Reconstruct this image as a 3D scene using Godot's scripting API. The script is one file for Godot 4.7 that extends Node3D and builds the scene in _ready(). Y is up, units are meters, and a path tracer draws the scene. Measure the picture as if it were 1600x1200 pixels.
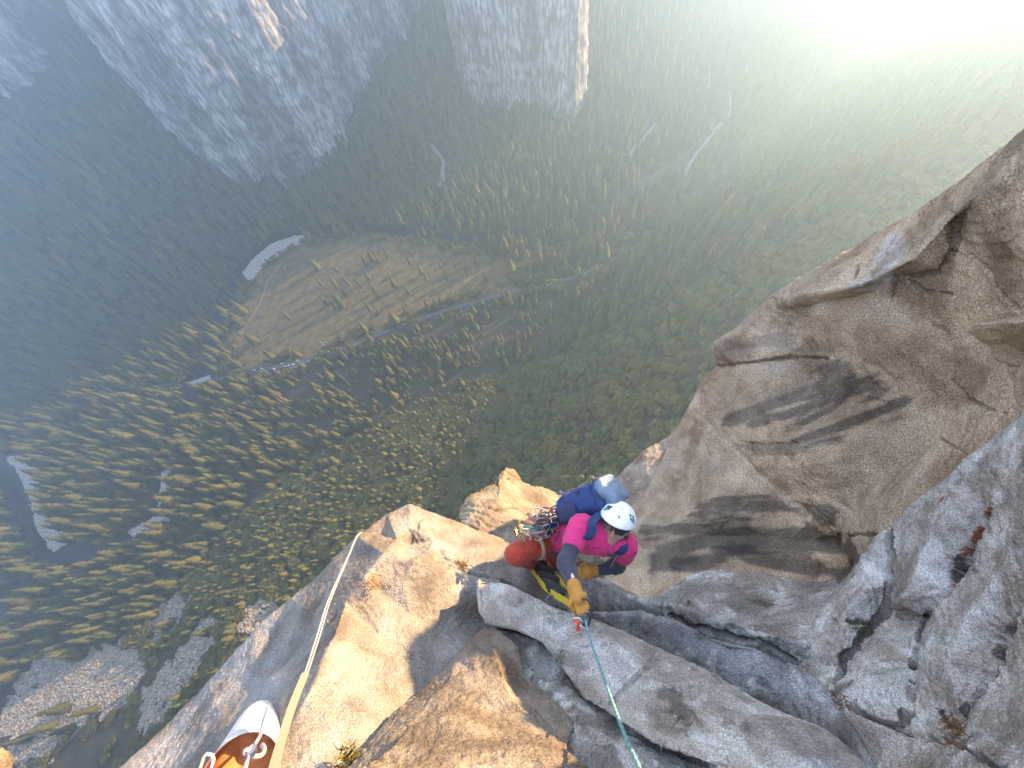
extends Node3D
# A climber jumaring towards a belay high on a granite wall, the forested valley floor 600 m below.

const EYE := Vector3(0, 600, 0)
const SUN_AZIMUTH := 67.0
const SUN_HEIGHT := 13.0

var used := {}
var rng := RandomNumberGenerator.new()
var nz := FastNoiseLite.new()
var M := {}

func _ready() -> void:
	# ---- camera, sky, sun, exposure, haze
	var cam := Camera3D.new()
	cam.name = "camera"
	cam.position = EYE
	cam.basis = Basis(Vector3(0.973250, -0.106226, 0.203719), Vector3(0.229751, 0.449987, -0.862975), Vector3(0.000000, 0.886695, 0.462355))
	cam.fov = 89.905
	cam.near = 0.05
	cam.far = 8000.0
	add_child(cam)
	cam.current = true
	var sky_mat := ProceduralSkyMaterial.new()
	sky_mat.sky_top_color = Color(0.6, 0.67, 0.78)
	sky_mat.sky_horizon_color = Color(0.92, 0.86, 0.79)
	sky_mat.sky_curve = 0.12
	sky_mat.ground_bottom_color = Color(0.3, 0.32, 0.32)
	sky_mat.ground_horizon_color = Color(0.42, 0.44, 0.44)
	sky_mat.sun_angle_max = 1.0
	var sky := Sky.new()
	sky.sky_material = sky_mat
	var env := Environment.new()
	env.background_mode = Environment.BG_SKY
	env.sky = sky
	env.background_energy_multiplier = 0.88
	env.tonemap_mode = Environment.TONE_MAPPER_LINEAR
	env.tonemap_exposure = 6.6
	env.volumetric_fog_enabled = true
	env.volumetric_fog_density = 0.0005
	env.volumetric_fog_albedo = Color(0.7, 0.85, 1.0)
	env.volumetric_fog_anisotropy = 0.56
	env.sdfgi_enabled = true
	env.ssao_enabled = true
	env.ssil_enabled = true
	var around := WorldEnvironment.new()
	around.name = "world_environment"
	around.environment = env
	add_child(around)
	var sun := DirectionalLight3D.new()
	sun.name = "sun"
	sun.light_energy = 1.6
	sun.light_color = Color(1.0, 0.83, 0.6)
	sun.light_angular_distance = 0.5
	sun.shadow_enabled = true
	var az := deg_to_rad(SUN_AZIMUTH)
	var el := deg_to_rad(SUN_HEIGHT)
	var to_sun := Vector3(cos(el) * sin(az), sin(el), -cos(el) * cos(az))
	add_child(sun)
	sun.look_at_from_position(Vector3(0, 900, 0), Vector3(0, 900, 0) - to_sun, Vector3.UP)

	rng.seed = 20240611
	nz.seed = 7
	nz.noise_type = FastNoiseLite.TYPE_SIMPLEX_SMOOTH
	nz.frequency = 1.0
	nz.fractal_type = FastNoiseLite.FRACTAL_NONE
	make_materials()
	# ---- the large structure
	build_terrain()
	build_far_cliffs()
	build_water_and_roads()
	build_near_rock()
	# ---- vegetation and objects
	build_forest()
	build_valley_things()
	build_climber()
	build_gear()
	build_plants()

# ------------------------------------------------------------------ helpers
func numbered(called: String) -> String:
	var n: int = used.get(called, 0)
	used[called] = n + 1
	return called if n == 0 else "%s_%03d" % [called, n]

func tag(o: Node, label := "", category := "", group := "", kind := "") -> Node:
	if label: o.set_meta("label", label)
	if category: o.set_meta("category", category)
	if group: o.set_meta("group", group)
	if kind: o.set_meta("kind", kind)
	return o

func thing(called: String, label: String, category: String, where := Vector3.ZERO, group := "") -> Node3D:
	var o := Node3D.new()
	o.name = numbered(called)
	add_child(o)
	o.position = where
	tag(o, label, category, group)
	return o

func obj(called: String, mesh: Mesh, mat: Material, parent: Node = self) -> MeshInstance3D:
	var o := MeshInstance3D.new()
	o.name = numbered(called) if parent == self else called
	o.mesh = mesh
	if mat: o.material_override = mat
	parent.add_child(o, true)
	return o

func structure(called: String, mesh: Mesh, mat: Material, label := "", parent: Node = self) -> MeshInstance3D:
	var o := obj(called, mesh, mat, parent)
	if parent == self:
		o.set_meta("kind", "structure")
	if label: o.set_meta("label", label)
	return o

func mat(color: Color, rough := 0.85, metal := 0.0) -> StandardMaterial3D:   # colour given linear
	var m := StandardMaterial3D.new()
	m.albedo_color = color.linear_to_srgb()
	m.roughness = rough
	m.metallic = metal
	return m

func noise_texture(seed_: int, freq: float, lo: Color, hi: Color, size := 512, octaves := 4, kind := FastNoiseLite.TYPE_SIMPLEX_SMOOTH, mid := -1.0, gain := 0.55) -> NoiseTexture2D:
	var n := FastNoiseLite.new()
	n.seed = seed_
	n.noise_type = kind
	n.frequency = freq
	n.fractal_type = FastNoiseLite.FRACTAL_FBM
	n.fractal_octaves = octaves
	n.fractal_gain = gain
	var t := NoiseTexture2D.new()
	t.width = size
	t.height = size
	t.seamless = true
	t.noise = n
	var g := Gradient.new()
	g.set_color(0, lo)
	g.set_color(1, hi)
	if mid >= 0.0:
		g.set_offset(0, mid - 0.12)
		g.set_offset(1, mid + 0.12)
	t.color_ramp = g
	return t

func fbm(p: Vector3, f: float, oct := 3) -> float:
	var s := 0.0
	var a := 1.0
	for i in oct:
		s += a * nz.get_noise_3dv(p * f)
		f *= 2.03
		a *= 0.5
	return s

func mesh_of(v: PackedVector3Array, idx: PackedInt32Array, colors := PackedColorArray(), smooth := true) -> ArrayMesh:
	# vertices, clockwise triangles -> a mesh with averaged normals
	var n := PackedVector3Array()
	n.resize(v.size())
	for t in range(0, idx.size(), 3):
		var a := idx[t]
		var b := idx[t + 1]
		var c := idx[t + 2]
		var k := (v[c] - v[a]).cross(v[b] - v[a])
		n[a] += k
		n[b] += k
		n[c] += k
	for i in n.size():
		n[i] = n[i].normalized() if n[i].length_squared() > 1e-20 else Vector3.UP
	var arr := []
	arr.resize(Mesh.ARRAY_MAX)
	arr[Mesh.ARRAY_VERTEX] = v
	if smooth: arr[Mesh.ARRAY_NORMAL] = n
	if colors.size(): arr[Mesh.ARRAY_COLOR] = colors
	arr[Mesh.ARRAY_INDEX] = idx
	var m := ArrayMesh.new()
	m.add_surface_from_arrays(Mesh.PRIMITIVE_TRIANGLES, arr)
	return m

func tube(path: PackedVector3Array, radius, sides := 8, closed := false, caps := true) -> ArrayMesh:
	# a swept tube; radius is a number or one number per point
	var v := PackedVector3Array()
	var idx := PackedInt32Array()
	var n := path.size()
	var prev := Vector3.ZERO
	for i in n:
		var a := path[(i - 1 + n) % n] if (closed or i > 0) else path[i]
		var b := path[(i + 1) % n] if (closed or i < n - 1) else path[i]
		var t := (b - a).normalized()
		var u := prev - t * prev.dot(t)
		if u.length() < 0.01:
			u = t.cross(Vector3.UP if absf(t.y) < 0.9 else Vector3.RIGHT)
		u = u.normalized()
		prev = u
		var w := t.cross(u)
		var r: float = radius[i] if radius is Array or radius is PackedFloat32Array else radius
		for k in sides:
			var an := TAU * k / sides
			v.append(path[i] + (u * cos(an) + w * sin(an)) * r)
	var rings := n if closed else n - 1
	for i in rings:
		var j := (i + 1) % n
		for k in sides:
			var k2 := (k + 1) % sides
			idx.append_array([i * sides + k, j * sides + k, i * sides + k2, i * sides + k2, j * sides + k, j * sides + k2])
	if caps and not closed:
		var c0 := v.size()
		v.append(path[0])
		v.append(path[n - 1])
		for k in sides:
			var k2 := (k + 1) % sides
			idx.append_array([c0, k, k2, c0 + 1, (n - 1) * sides + k2, (n - 1) * sides + k])
	return mesh_of(v, idx)

func ribbon(path: PackedVector3Array, across: Vector3, width: float, thick: float) -> ArrayMesh:
	# flat webbing: a rectangular section carried along a path
	var v := PackedVector3Array()
	var idx := PackedInt32Array()
	var n := path.size()
	for i in n:
		var t := (path[mini(i + 1, n - 1)] - path[maxi(i - 1, 0)]).normalized()
		var a := (across - t * across.dot(t)).normalized()
		var up := a.cross(t)
		for c in [[-1, -1], [1, -1], [1, 1], [-1, 1]]:
			v.append(path[i] + a * (width * 0.5 * c[0]) + up * (thick * 0.5 * c[1]))
	for i in n - 1:
		for k in 4:
			var k2 := (k + 1) % 4
			idx.append_array([i * 4 + k, i * 4 + k2, i * 4 + 4 + k, i * 4 + k2, i * 4 + 4 + k2, i * 4 + 4 + k])
	idx.append_array([0, 2, 1, 0, 3, 2])
	var e := (n - 1) * 4
	idx.append_array([e, e + 1, e + 2, e, e + 2, e + 3])
	return flat(v, idx)

func flat(v: PackedVector3Array, idx: PackedInt32Array) -> ArrayMesh:
	# one normal per face
	var st := SurfaceTool.new()
	st.begin(Mesh.PRIMITIVE_TRIANGLES)
	st.set_smooth_group(-1)
	for i in idx: st.add_vertex(v[i])
	st.generate_normals()
	return st.commit()

func smooth_path(p: Array, per := 6) -> PackedVector3Array:
	# Catmull-Rom through the points
	var out := PackedVector3Array()
	for i in p.size() - 1:
		var a: Vector3 = p[maxi(i - 1, 0)]
		var b: Vector3 = p[i]
		var c: Vector3 = p[i + 1]
		var d: Vector3 = p[mini(i + 2, p.size() - 1)]
		for k in per:
			out.append(b.cubic_interpolate(c, a, d, float(k) / per))
	out.append(p[-1])
	return out

func polyline_distance(x: float, z: float, pl: PackedVector2Array) -> float:
	var q := Vector2(x, z)
	var best := 1e9
	for i in pl.size() - 1:
		best = minf(best, q.distance_squared_to(Geometry2D.get_closest_point_to_segment(q, pl[i], pl[i + 1])))
	return sqrt(best)

func on_line(x: float, pts: Array) -> float:
	# piecewise linear look-up
	if x <= pts[0][0]: return pts[0][1]
	for i in pts.size() - 1:
		if x <= pts[i + 1][0]:
			return lerpf(pts[i][1], pts[i + 1][1], (x - pts[i][0]) / (pts[i + 1][0] - pts[i][0]))
	return pts[-1][1]

func make_materials() -> void:
	var speck := noise_texture(11, 0.09, Color(0.6, 0.585, 0.58), Color(1, 1, 1), 1024, 5, FastNoiseLite.TYPE_SIMPLEX_SMOOTH, 0.5, 0.75)
	var grain := noise_texture(12, 0.02, Color(0, 0, 0), Color(1, 1, 1), 1024, 6, FastNoiseLite.TYPE_SIMPLEX_SMOOTH, -1.0, 0.68)
	var blotch := noise_texture(13, 0.012, Color(0.72, 0.69, 0.66), Color(1, 1, 1), 512, 5, FastNoiseLite.TYPE_SIMPLEX_SMOOTH, 0.5)
	for spec in [["granite", 1.1, 0.8], ["granite_far", 0.45, 1.6]]:
		var g := StandardMaterial3D.new()
		g.vertex_color_use_as_albedo = true
		g.albedo_texture = speck
		g.uv1_triplanar = true
		g.uv1_world_triplanar = true
		g.uv1_scale = Vector3.ONE * spec[1]
		g.uv2_triplanar = true
		g.uv2_world_triplanar = true
		g.uv2_scale = Vector3.ONE * 0.37 * spec[1]
		g.detail_enabled = true
		g.detail_blend_mode = BaseMaterial3D.BLEND_MODE_MUL
		g.detail_uv_layer = BaseMaterial3D.DETAIL_UV_2
		g.detail_albedo = blotch
		g.heightmap_enabled = true
		g.heightmap_texture = grain
		g.heightmap_scale = spec[2]
		g.roughness = 0.78
		g.metallic_specular = 0.4
		M[spec[0]] = g
	# far cliffs, hundreds of metres high
	var c := StandardMaterial3D.new()
	c.vertex_color_use_as_albedo = true
	c.albedo_texture = noise_texture(21, 0.016, Color(0.58, 0.57, 0.56), Color(1, 1, 1), 1024, 6, FastNoiseLite.TYPE_SIMPLEX_SMOOTH, 0.5, 0.58)
	c.uv1_triplanar = true
	c.uv1_world_triplanar = true
	c.uv1_scale = Vector3(0.0065, 0.0014, 0.0065)
	c.roughness = 0.9
	M.far_rock = c
	var t := StandardMaterial3D.new()
	t.vertex_color_use_as_albedo = true
	t.albedo_texture = noise_texture(31, 0.03, Color(0.55, 0.55, 0.5), Color(1, 1, 1), 1024, 6, FastNoiseLite.TYPE_SIMPLEX_SMOOTH, 0.5, 0.7)
	t.uv1_triplanar = true
	t.uv1_world_triplanar = true
	t.uv1_scale = Vector3.ONE * 0.012
	t.roughness = 0.95
	M.ground = t

# ------------------------------------------------------------------ the valley (plan coordinates in metres, valley floor at y = 0)
const SOUTH := [[-3000, -250], [-1500, -430], [-900, -600], [-620, -760], [-450, -850], [-250, -900], [0, -900], [250, -930], [600, -1150], [1000, -1500], [2000, -2300]]
const NORTH := [[-3000, 300], [-900, 20], [-700, -60], [-560, -130], [-420, -270], [-200, -340], [0, -370], [300, -370], [900, -370]]
const SPUR := [Vector3(250, 470, 250), Vector3(650, 390, -200), Vector3(949, 238, -590), Vector3(1025, 170, -725), Vector3(1120, 95, -900), Vector3(1250, 0, -1100)]
var river := PackedVector2Array([Vector2(560, -800), Vector2(377, -720), Vector2(218, -668), Vector2(73, -662), Vector2(-64, -708), Vector2(-178, -767), Vector2(-268, -813), Vector2(-377, -838), Vector2(-462, -840), Vector2(-528, -795), Vector2(-556, -725), Vector2(-576, -658), Vector2(-582, -575), Vector2(-592, -499), Vector2(-603, -445), Vector2(-620, -395), Vector2(-626, -332), Vector2(-628, -274), Vector2(-625, -235), Vector2(-655, -200), Vector2(-700, -185), Vector2(-749, -190), Vector2(-800, -215), Vector2(-862, -290), Vector2(-945, -385), Vector2(-1068, -467), Vector2(-1250, -520)])
var meadow := PackedVector2Array([Vector2(-540, -700), Vector2(-505, -765), Vector2(-430, -812), Vector2(-268, -790), Vector2(-136, -735), Vector2(-14, -660), Vector2(89, -570), Vector2(120, -535), Vector2(43, -517), Vector2(-89, -515), Vector2(-195, -502), Vector2(-275, -476), Vector2(-377, -466), Vector2(-479, -466), Vector2(-552, -474), Vector2(-562, -537), Vector2(-555, -620)])
var road := PackedVector2Array([Vector2(-700, -492), Vector2(-609, -478), Vector2(-544, -471), Vector2(-479, -468), Vector2(-377, -467), Vector2(-300, -472), Vector2(-222, -489), Vector2(-170, -499), Vector2(-64, -510), Vector2(42, -514), Vector2(120, -510), Vector2(216, -524), Vector2(320, -560)])
var track := PackedVector2Array([Vector2(-500, -400), Vector2(-475, -425), Vector2(-427, -452), Vector2(-370, -462)])
var bars := [
	PackedVector2Array([Vector2(-541, -751), Vector2(-521, -789), Vector2(-479, -829), Vector2(-421, -834), Vector2(-390, -826), Vector2(-405, -806), Vector2(-452, -782), Vector2(-488, -757), Vector2(-520, -716)]),
	PackedVector2Array([Vector2(-953, -407), Vector2(-914, -405), Vector2(-874, -378), Vector2(-836, -310), Vector2(-790, -248), Vector2(-765, -215), Vector2(-790, -205), Vector2(-832, -248), Vector2(-862, -297), Vector2(-912, -366)]),
	PackedVector2Array([Vector2(-668, -212), Vector2(-620, -226), Vector2(-604, -244), Vector2(-596, -212), Vector2(-627, -198), Vector2(-655, -200)]),
	PackedVector2Array([Vector2(-622, -238), Vector2(-630, -304), Vector2(-616, -306), Vector2(-604, -255)])]
var screes := [
	PackedVector2Array([Vector2(-790, 1), Vector2(-778, -45), Vector2(-741, -62), Vector2(-685, -45), Vector2(-641, -58), Vector2(-581, -33), Vector2(-557, -4), Vector2(-591, 33), Vector2(-640, 34), Vector2(-683, 64), Vector2(-740, 70)]),
	PackedVector2Array([Vector2(-605, -78), Vector2(-554, -100), Vector2(-515, -80), Vector2(-535, -44), Vector2(-573, -38)]),
	PackedVector2Array([Vector2(-412, -30), Vector2(-404, -62), Vector2(-365, -60), Vector2(-360, -28), Vector2(-388, -10)]),
	PackedVector2Array([Vector2(-560, 20), Vector2(-520, -20), Vector2(-480, -60), Vector2(-440, -40), Vector2(-470, 20), Vector2(-530, 70)])]
var chutes := [[PackedVector2Array([Vector2(393, -838), Vector2(437, -873), Vector2(500, -935)]), 6.0], [PackedVector2Array([Vector2(473, -709), Vector2(534, -783), Vector2(585, -827), Vector2(645, -880)]), 4.0], [PackedVector2Array([Vector2(720, -1000), Vector2(687, -926), Vector2(665, -891)]), 3.0], [PackedVector2Array([Vector2(730, -1140), Vector2(691, -1052), Vector2(664, -1014)]), 2.5], [PackedVector2Array([Vector2(-60, -890), Vector2(-40, -960), Vector2(-60, -1000)]), 5.0]]
var wall_one := PackedVector2Array([Vector2(-560, -1700), Vector2(-600, -1450), Vector2(-622, -1328), Vector2(-642, -1190), Vector2(-640, -1110), Vector2(-622, -1040), Vector2(-575, -991), Vector2(-492, -965), Vector2(-391, -972), Vector2(-305, -1008), Vector2(-246, -1080), Vector2(-160, -1165), Vector2(-72, -1225), Vector2(20, -1290), Vector2(100, -1400), Vector2(150, -1700)])
var wall_two := PackedVector2Array([Vector2(60, -1500), Vector2(52, -1250), Vector2(48, -1090), Vector2(70, -1066), Vector2(159, -1047), Vector2(240, -1028), Vector2(312, -1009), Vector2(352, -1058), Vector2(372, -1130), Vector2(372, -1235), Vector2(320, -1500)])
# unseen top, cleft to let sun onto wall_one: front tower, back tower, floor between
var tower_front := PackedVector2Array([Vector2(52, -1172), Vector2(48, -1090), Vector2(70, -1066), Vector2(159, -1047), Vector2(240, -1028), Vector2(312, -1009), Vector2(352, -1058), Vector2(372, -1130), Vector2(380, -1309), Vector2(207, -1236), Vector2(52, -1172)])
var tower_back := PackedVector2Array([Vector2(60, -1500), Vector2(52, -1220), Vector2(160, -1266), Vector2(305, -1328), Vector2(380, -1359), Vector2(360, -1500)])
var sun_gap_floor := PackedVector2Array([Vector2(60, -1380), Vector2(52, -1168), Vector2(160, -1214), Vector2(378, -1305), Vector2(378, -1370), Vector2(330, -1450)])
var wall_three := PackedVector2Array([Vector2(-1250, -1500), Vector2(-1150, -1130), Vector2(-1060, -1060), Vector2(-950, -1040), Vector2(-860, -1085), Vector2(-790, -1170), Vector2(-760, -1300), Vector2(-780, -1600)])
# what the climbers' own rock leaves open to view, along the foot of the wall
const FOOT := [[-2000, 120], [-776, 60], [-543, 75], [-462, 20], [-328, -79], [-184, -155], [15, -103], [92, -96], [166, -136], [266, -213], [466, -321], [768, -419], [1500, -600]]

func height(x: float, z: float) -> float:
	var d := on_line(x, SOUTH) - z
	var s := 0.0
	if d > 0: s = minf(0.6 * d * d / (d + 60.0), 620.0)
	var dn := z - on_line(x, NORTH)
	var n := 0.0
	if dn > 0: n = minf(0.32 * dn * dn / (dn + 90.0), 130.0)
	var r := 0.0
	for i in SPUR.size() - 1:
		var a: Vector3 = SPUR[i]
		var b: Vector3 = SPUR[i + 1]
		var t := clampf(((x - a.x) * (b.x - a.x) + (z - a.z) * (b.z - a.z)) / ((b.x - a.x) ** 2 + (b.z - a.z) ** 2), 0, 1)
		var k := a.lerp(b, t)
		r = maxf(r, k.y - 0.8 * Vector2(x - k.x, z - k.z).length())
	var y := maxf(maxf(s, n), r)
	if y > 1.0:
		y += minf(y * 0.12, 9.0) * fbm(Vector3(x, 0, z), 0.012, 3)
	return y

func build_terrain() -> void:
	var step := 12.5
	var x0 := -1500.0
	var z0 := -1750.0
	var nx := 224
	var nzz := 164
	var v := PackedVector3Array()
	var col := PackedColorArray()
	var idx := PackedInt32Array()
	for j in nzz:
		for i in nx:
			var x := x0 + i * step
			var z := z0 + j * step
			v.append(Vector3(x, height(x, z), z))
			var k := fbm(Vector3(x, 3, z), 0.02, 3)
			var c := Color(0.06, 0.05, 0.033).lerp(Color(0.085, 0.066, 0.042), clampf(0.5 + k, 0, 1))
			col.append(c)
	for j in nzz - 1:
		for i in nx - 1:
			var a := j * nx + i
			idx.append_array([a, a + 1, a + nx, a + 1, a + nx + 1, a + nx])
	structure("valley_terrain", mesh_of(v, idx, col), M.ground, "forest floor of the valley and its wooded slopes")
	# the foot of the big wall below the belay
	build_big_wall()

func wall_mesh(plan: PackedVector2Array, foot: float, top: Callable, lean: float, step: float, ribs: float, rough: float, color: Color, seed_: float) -> ArrayMesh:
	# an upright rock face over a plan line, ribbed up and down, with a cap behind it
	var along := PackedVector2Array()
	for i in plan.size() - 1:
		var k := maxi(1, int(plan[i].distance_to(plan[i + 1]) / step))
		for j in k: along.append(plan[i].lerp(plan[i + 1], float(j) / k))
	along.append(plan[-1])
	var n := along.size()
	var rows := 0
	var tops := []
	for i in n:
		tops.append(top.call(along[i]))
		rows = maxi(rows, int((tops[i] - foot) / step))
	var v := PackedVector3Array()
	var col := PackedColorArray()
	var idx := PackedInt32Array()
	for i in n:
		var t := (along[mini(i + 1, n - 1)] - along[maxi(i - 1, 0)]).normalized()
		var out := Vector3(-t.y, 0, t.x)
		for j in rows + 1:
			var y := lerpf(foot, tops[i], float(j) / rows)
			var p := Vector3(along[i].x, y, along[i].y)
			var q := Vector3(p.x, p.y * 0.16, p.z) + Vector3(seed_, 0, 0)
			var d := ribs * (fbm(q, 0.011, 4)) + ribs * 0.35 * (1.0 - absf(fbm(q * Vector3(1, 1.4, 1), 0.035, 2))) + rough * fbm(p, 0.045, 3) + ribs * 0.16 * fbm(q * Vector3(1, 0.6, 1), 0.09, 2)
			d -= (y - foot) * lean
			v.append(p + out * d)
			var k := fbm(q * Vector3(1, 0.5, 1) + Vector3(50, 0, 0), 0.02, 3)
			var k2 := fbm(Vector3(p.x, p.y * 0.3, p.z) + Vector3(0, 400, 0), 0.011, 4)
			var c := color * (1.0 + 0.55 * k)
			c = c.lerp(Color(0.1, 0.09, 0.085), clampf(k2 * 1.3 - 0.25, 0, 0.7))
			c = c.lerp(Color(0.52, 0.5, 0.47), clampf(-k2 * 1.2 - 0.3, 0, 0.7))
			col.append(c)
	for i in n - 1:
		for j in rows:
			var a := i * (rows + 1) + j
			var b := a + rows + 1
			idx.append_array([a, a + 1, b, a + 1, b + 1, b])
	# cap: close the top towards the middle of the plan
	var mid := Vector3.ZERO
	for i in n: mid += v[i * (rows + 1) + rows]
	mid /= n
	var c0 := v.size()
	v.append(mid)
	col.append(color)
	for i in n - 1:
		idx.append_array([i * (rows + 1) + rows, c0, (i + 1) * (rows + 1) + rows])
	return mesh_of(v, idx, col)

func build_far_cliffs() -> void:
	var one := wall_mesh(wall_one, -20.0, func(p): return 640.0 + 60.0 * nz.get_noise_2d(p.x * 0.01, p.y * 0.01), 0.06, 6.0, 17.0, 4.0, Color(0.43, 0.42, 0.41), 0.0)
	tag(structure("granite_cliff", one, M.far_rock), "tall pale granite cliff with a rounded toe above the shaded forest", "cliff")
	var two := Node3D.new()
	two.name = numbered("granite_cliff")
	add_child(two)
	tag(two, "hazy granite cliff with one sunlit vertical edge", "cliff", "", "structure")
	structure("rock_tower", wall_mesh(tower_front, -20.0, top_two, 0.01, 6.0, 6.0, 3.0, Color(0.36, 0.33, 0.31), 300.0), M.far_rock, "", two)
	structure("rock_tower", wall_mesh(tower_back, -20.0, top_two, 0.01, 12.0, 3.0, 2.0, Color(0.36, 0.33, 0.31), 330.0), M.far_rock, "", two)
	structure("sun_gap_saddle", wall_mesh(sun_gap_floor, -20.0, func(p): return 380.0 + (p.x - 160.0) * 0.23, 0.0, 14.0, 2.0, 1.0, Color(0.36, 0.33, 0.31), 360.0), M.far_rock, "", two)  # unseen saddle, its height set by the sun path through the cleft
	var three := wall_mesh(wall_three, -20.0, func(p): return 560.0 + 60.0 * nz.get_noise_2d(p.x * 0.01, p.y * 0.01), 0.12, 9.0, 34.0, 10.0, Color(0.43, 0.42, 0.41), 700.0)
	tag(structure("granite_cliff", three, M.far_rock), "dim bluish cliff in shade at the edge of the gully", "cliff")

func top_two(p: Vector2) -> float:
	return 560.0 + 40.0 * nz.get_noise_2d(p.x * 0.01, p.y * 0.01)

func build_big_wall() -> void:
	# the wall that the belay hangs on, down to the talus
	var plan := PackedVector2Array([Vector2(900, 160), Vector2(400, 90), Vector2(120, 40), Vector2(30, 14), Vector2(9, 8), Vector2(-2, 9), Vector2(-40, 25), Vector2(-180, 110), Vector2(-420, 190), Vector2(-900, 260), Vector2(-1400, 420)])
	plan.reverse()
	var m := wall_mesh(plan, 0.0, func(p): return 590.0 if absf(p.x) < 50.0 else 640.0, 0.005, 9.0, 3.0, 1.0, Color(0.36, 0.32, 0.28), 40.0)
	tag(structure("granite_cliff", m, M.far_rock), "great granite wall dropping from the belay to the forest", "cliff")

func sheet(poly: PackedVector2Array, y: float, called: String, m: Material, label: String, rag := 0.0) -> void:
	# a level patch of ground with an uneven rim
	var pts := PackedVector2Array()
	for i in poly.size():
		var a := poly[i]
		var b := poly[(i + 1) % poly.size()]
		var k := maxi(1, int(a.distance_to(b) / 6.0))
		for j in k:
			var q := a.lerp(b, float(j) / k)
			q += Vector2(nz.get_noise_2d(q.x * 0.06, q.y * 0.06), nz.get_noise_2d(q.y * 0.06 + 90.0, q.x * 0.06)) * rag
			pts.append(q)
	var tri := Geometry2D.triangulate_polygon(pts)
	var v := PackedVector3Array()
	var idx := PackedInt32Array()
	for p in pts: v.append(Vector3(p.x, maxf(y, 0.0) + (height(p.x, p.y) if rag < 0 else 0.0), p.y))
	for t in range(0, tri.size(), 3):
		var a := pts[tri[t]]
		var b := pts[tri[t + 1]]
		var c := pts[tri[t + 2]]
		var flip := (b - a).cross(c - a) < 0
		idx.append_array([tri[t], tri[t + 2], tri[t + 1]] if flip else [tri[t], tri[t + 1], tri[t + 2]])
	structure(called, mesh_of(v, idx), m, label)

func strip(line: PackedVector2Array, half: float, y: float, wobble: float) -> ArrayMesh:
	var c := Curve2D.new()
	for i in line.size():
		var t := (line[mini(i + 1, line.size() - 1)] - line[maxi(i - 1, 0)]) / 6.0
		c.add_point(line[i], -t, t)
	var p := c.tessellate_even_length(5, 8.0)
	var v := PackedVector3Array()
	var idx := PackedInt32Array()
	for i in p.size():
		var t := (p[mini(i + 1, p.size() - 1)] - p[maxi(i - 1, 0)]).normalized()
		var o := Vector2(-t.y, t.x)
		for s in [-1, 1]:
			var w := half * (1.0 + wobble * nz.get_noise_2d(i * 0.13, s * 7.0))
			var q: Vector2 = p[i] + o * w * s
			v.append(Vector3(q.x, y + height(q.x, q.y), q.y))
	for i in p.size() - 1:
		var a := i * 2
		idx.append_array([a, a + 1, a + 2, a + 1, a + 3, a + 2])
		idx.append_array([a, a + 2, a + 1, a + 1, a + 2, a + 3])
	return mesh_of(v, idx.slice(0, idx.size()))

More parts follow.
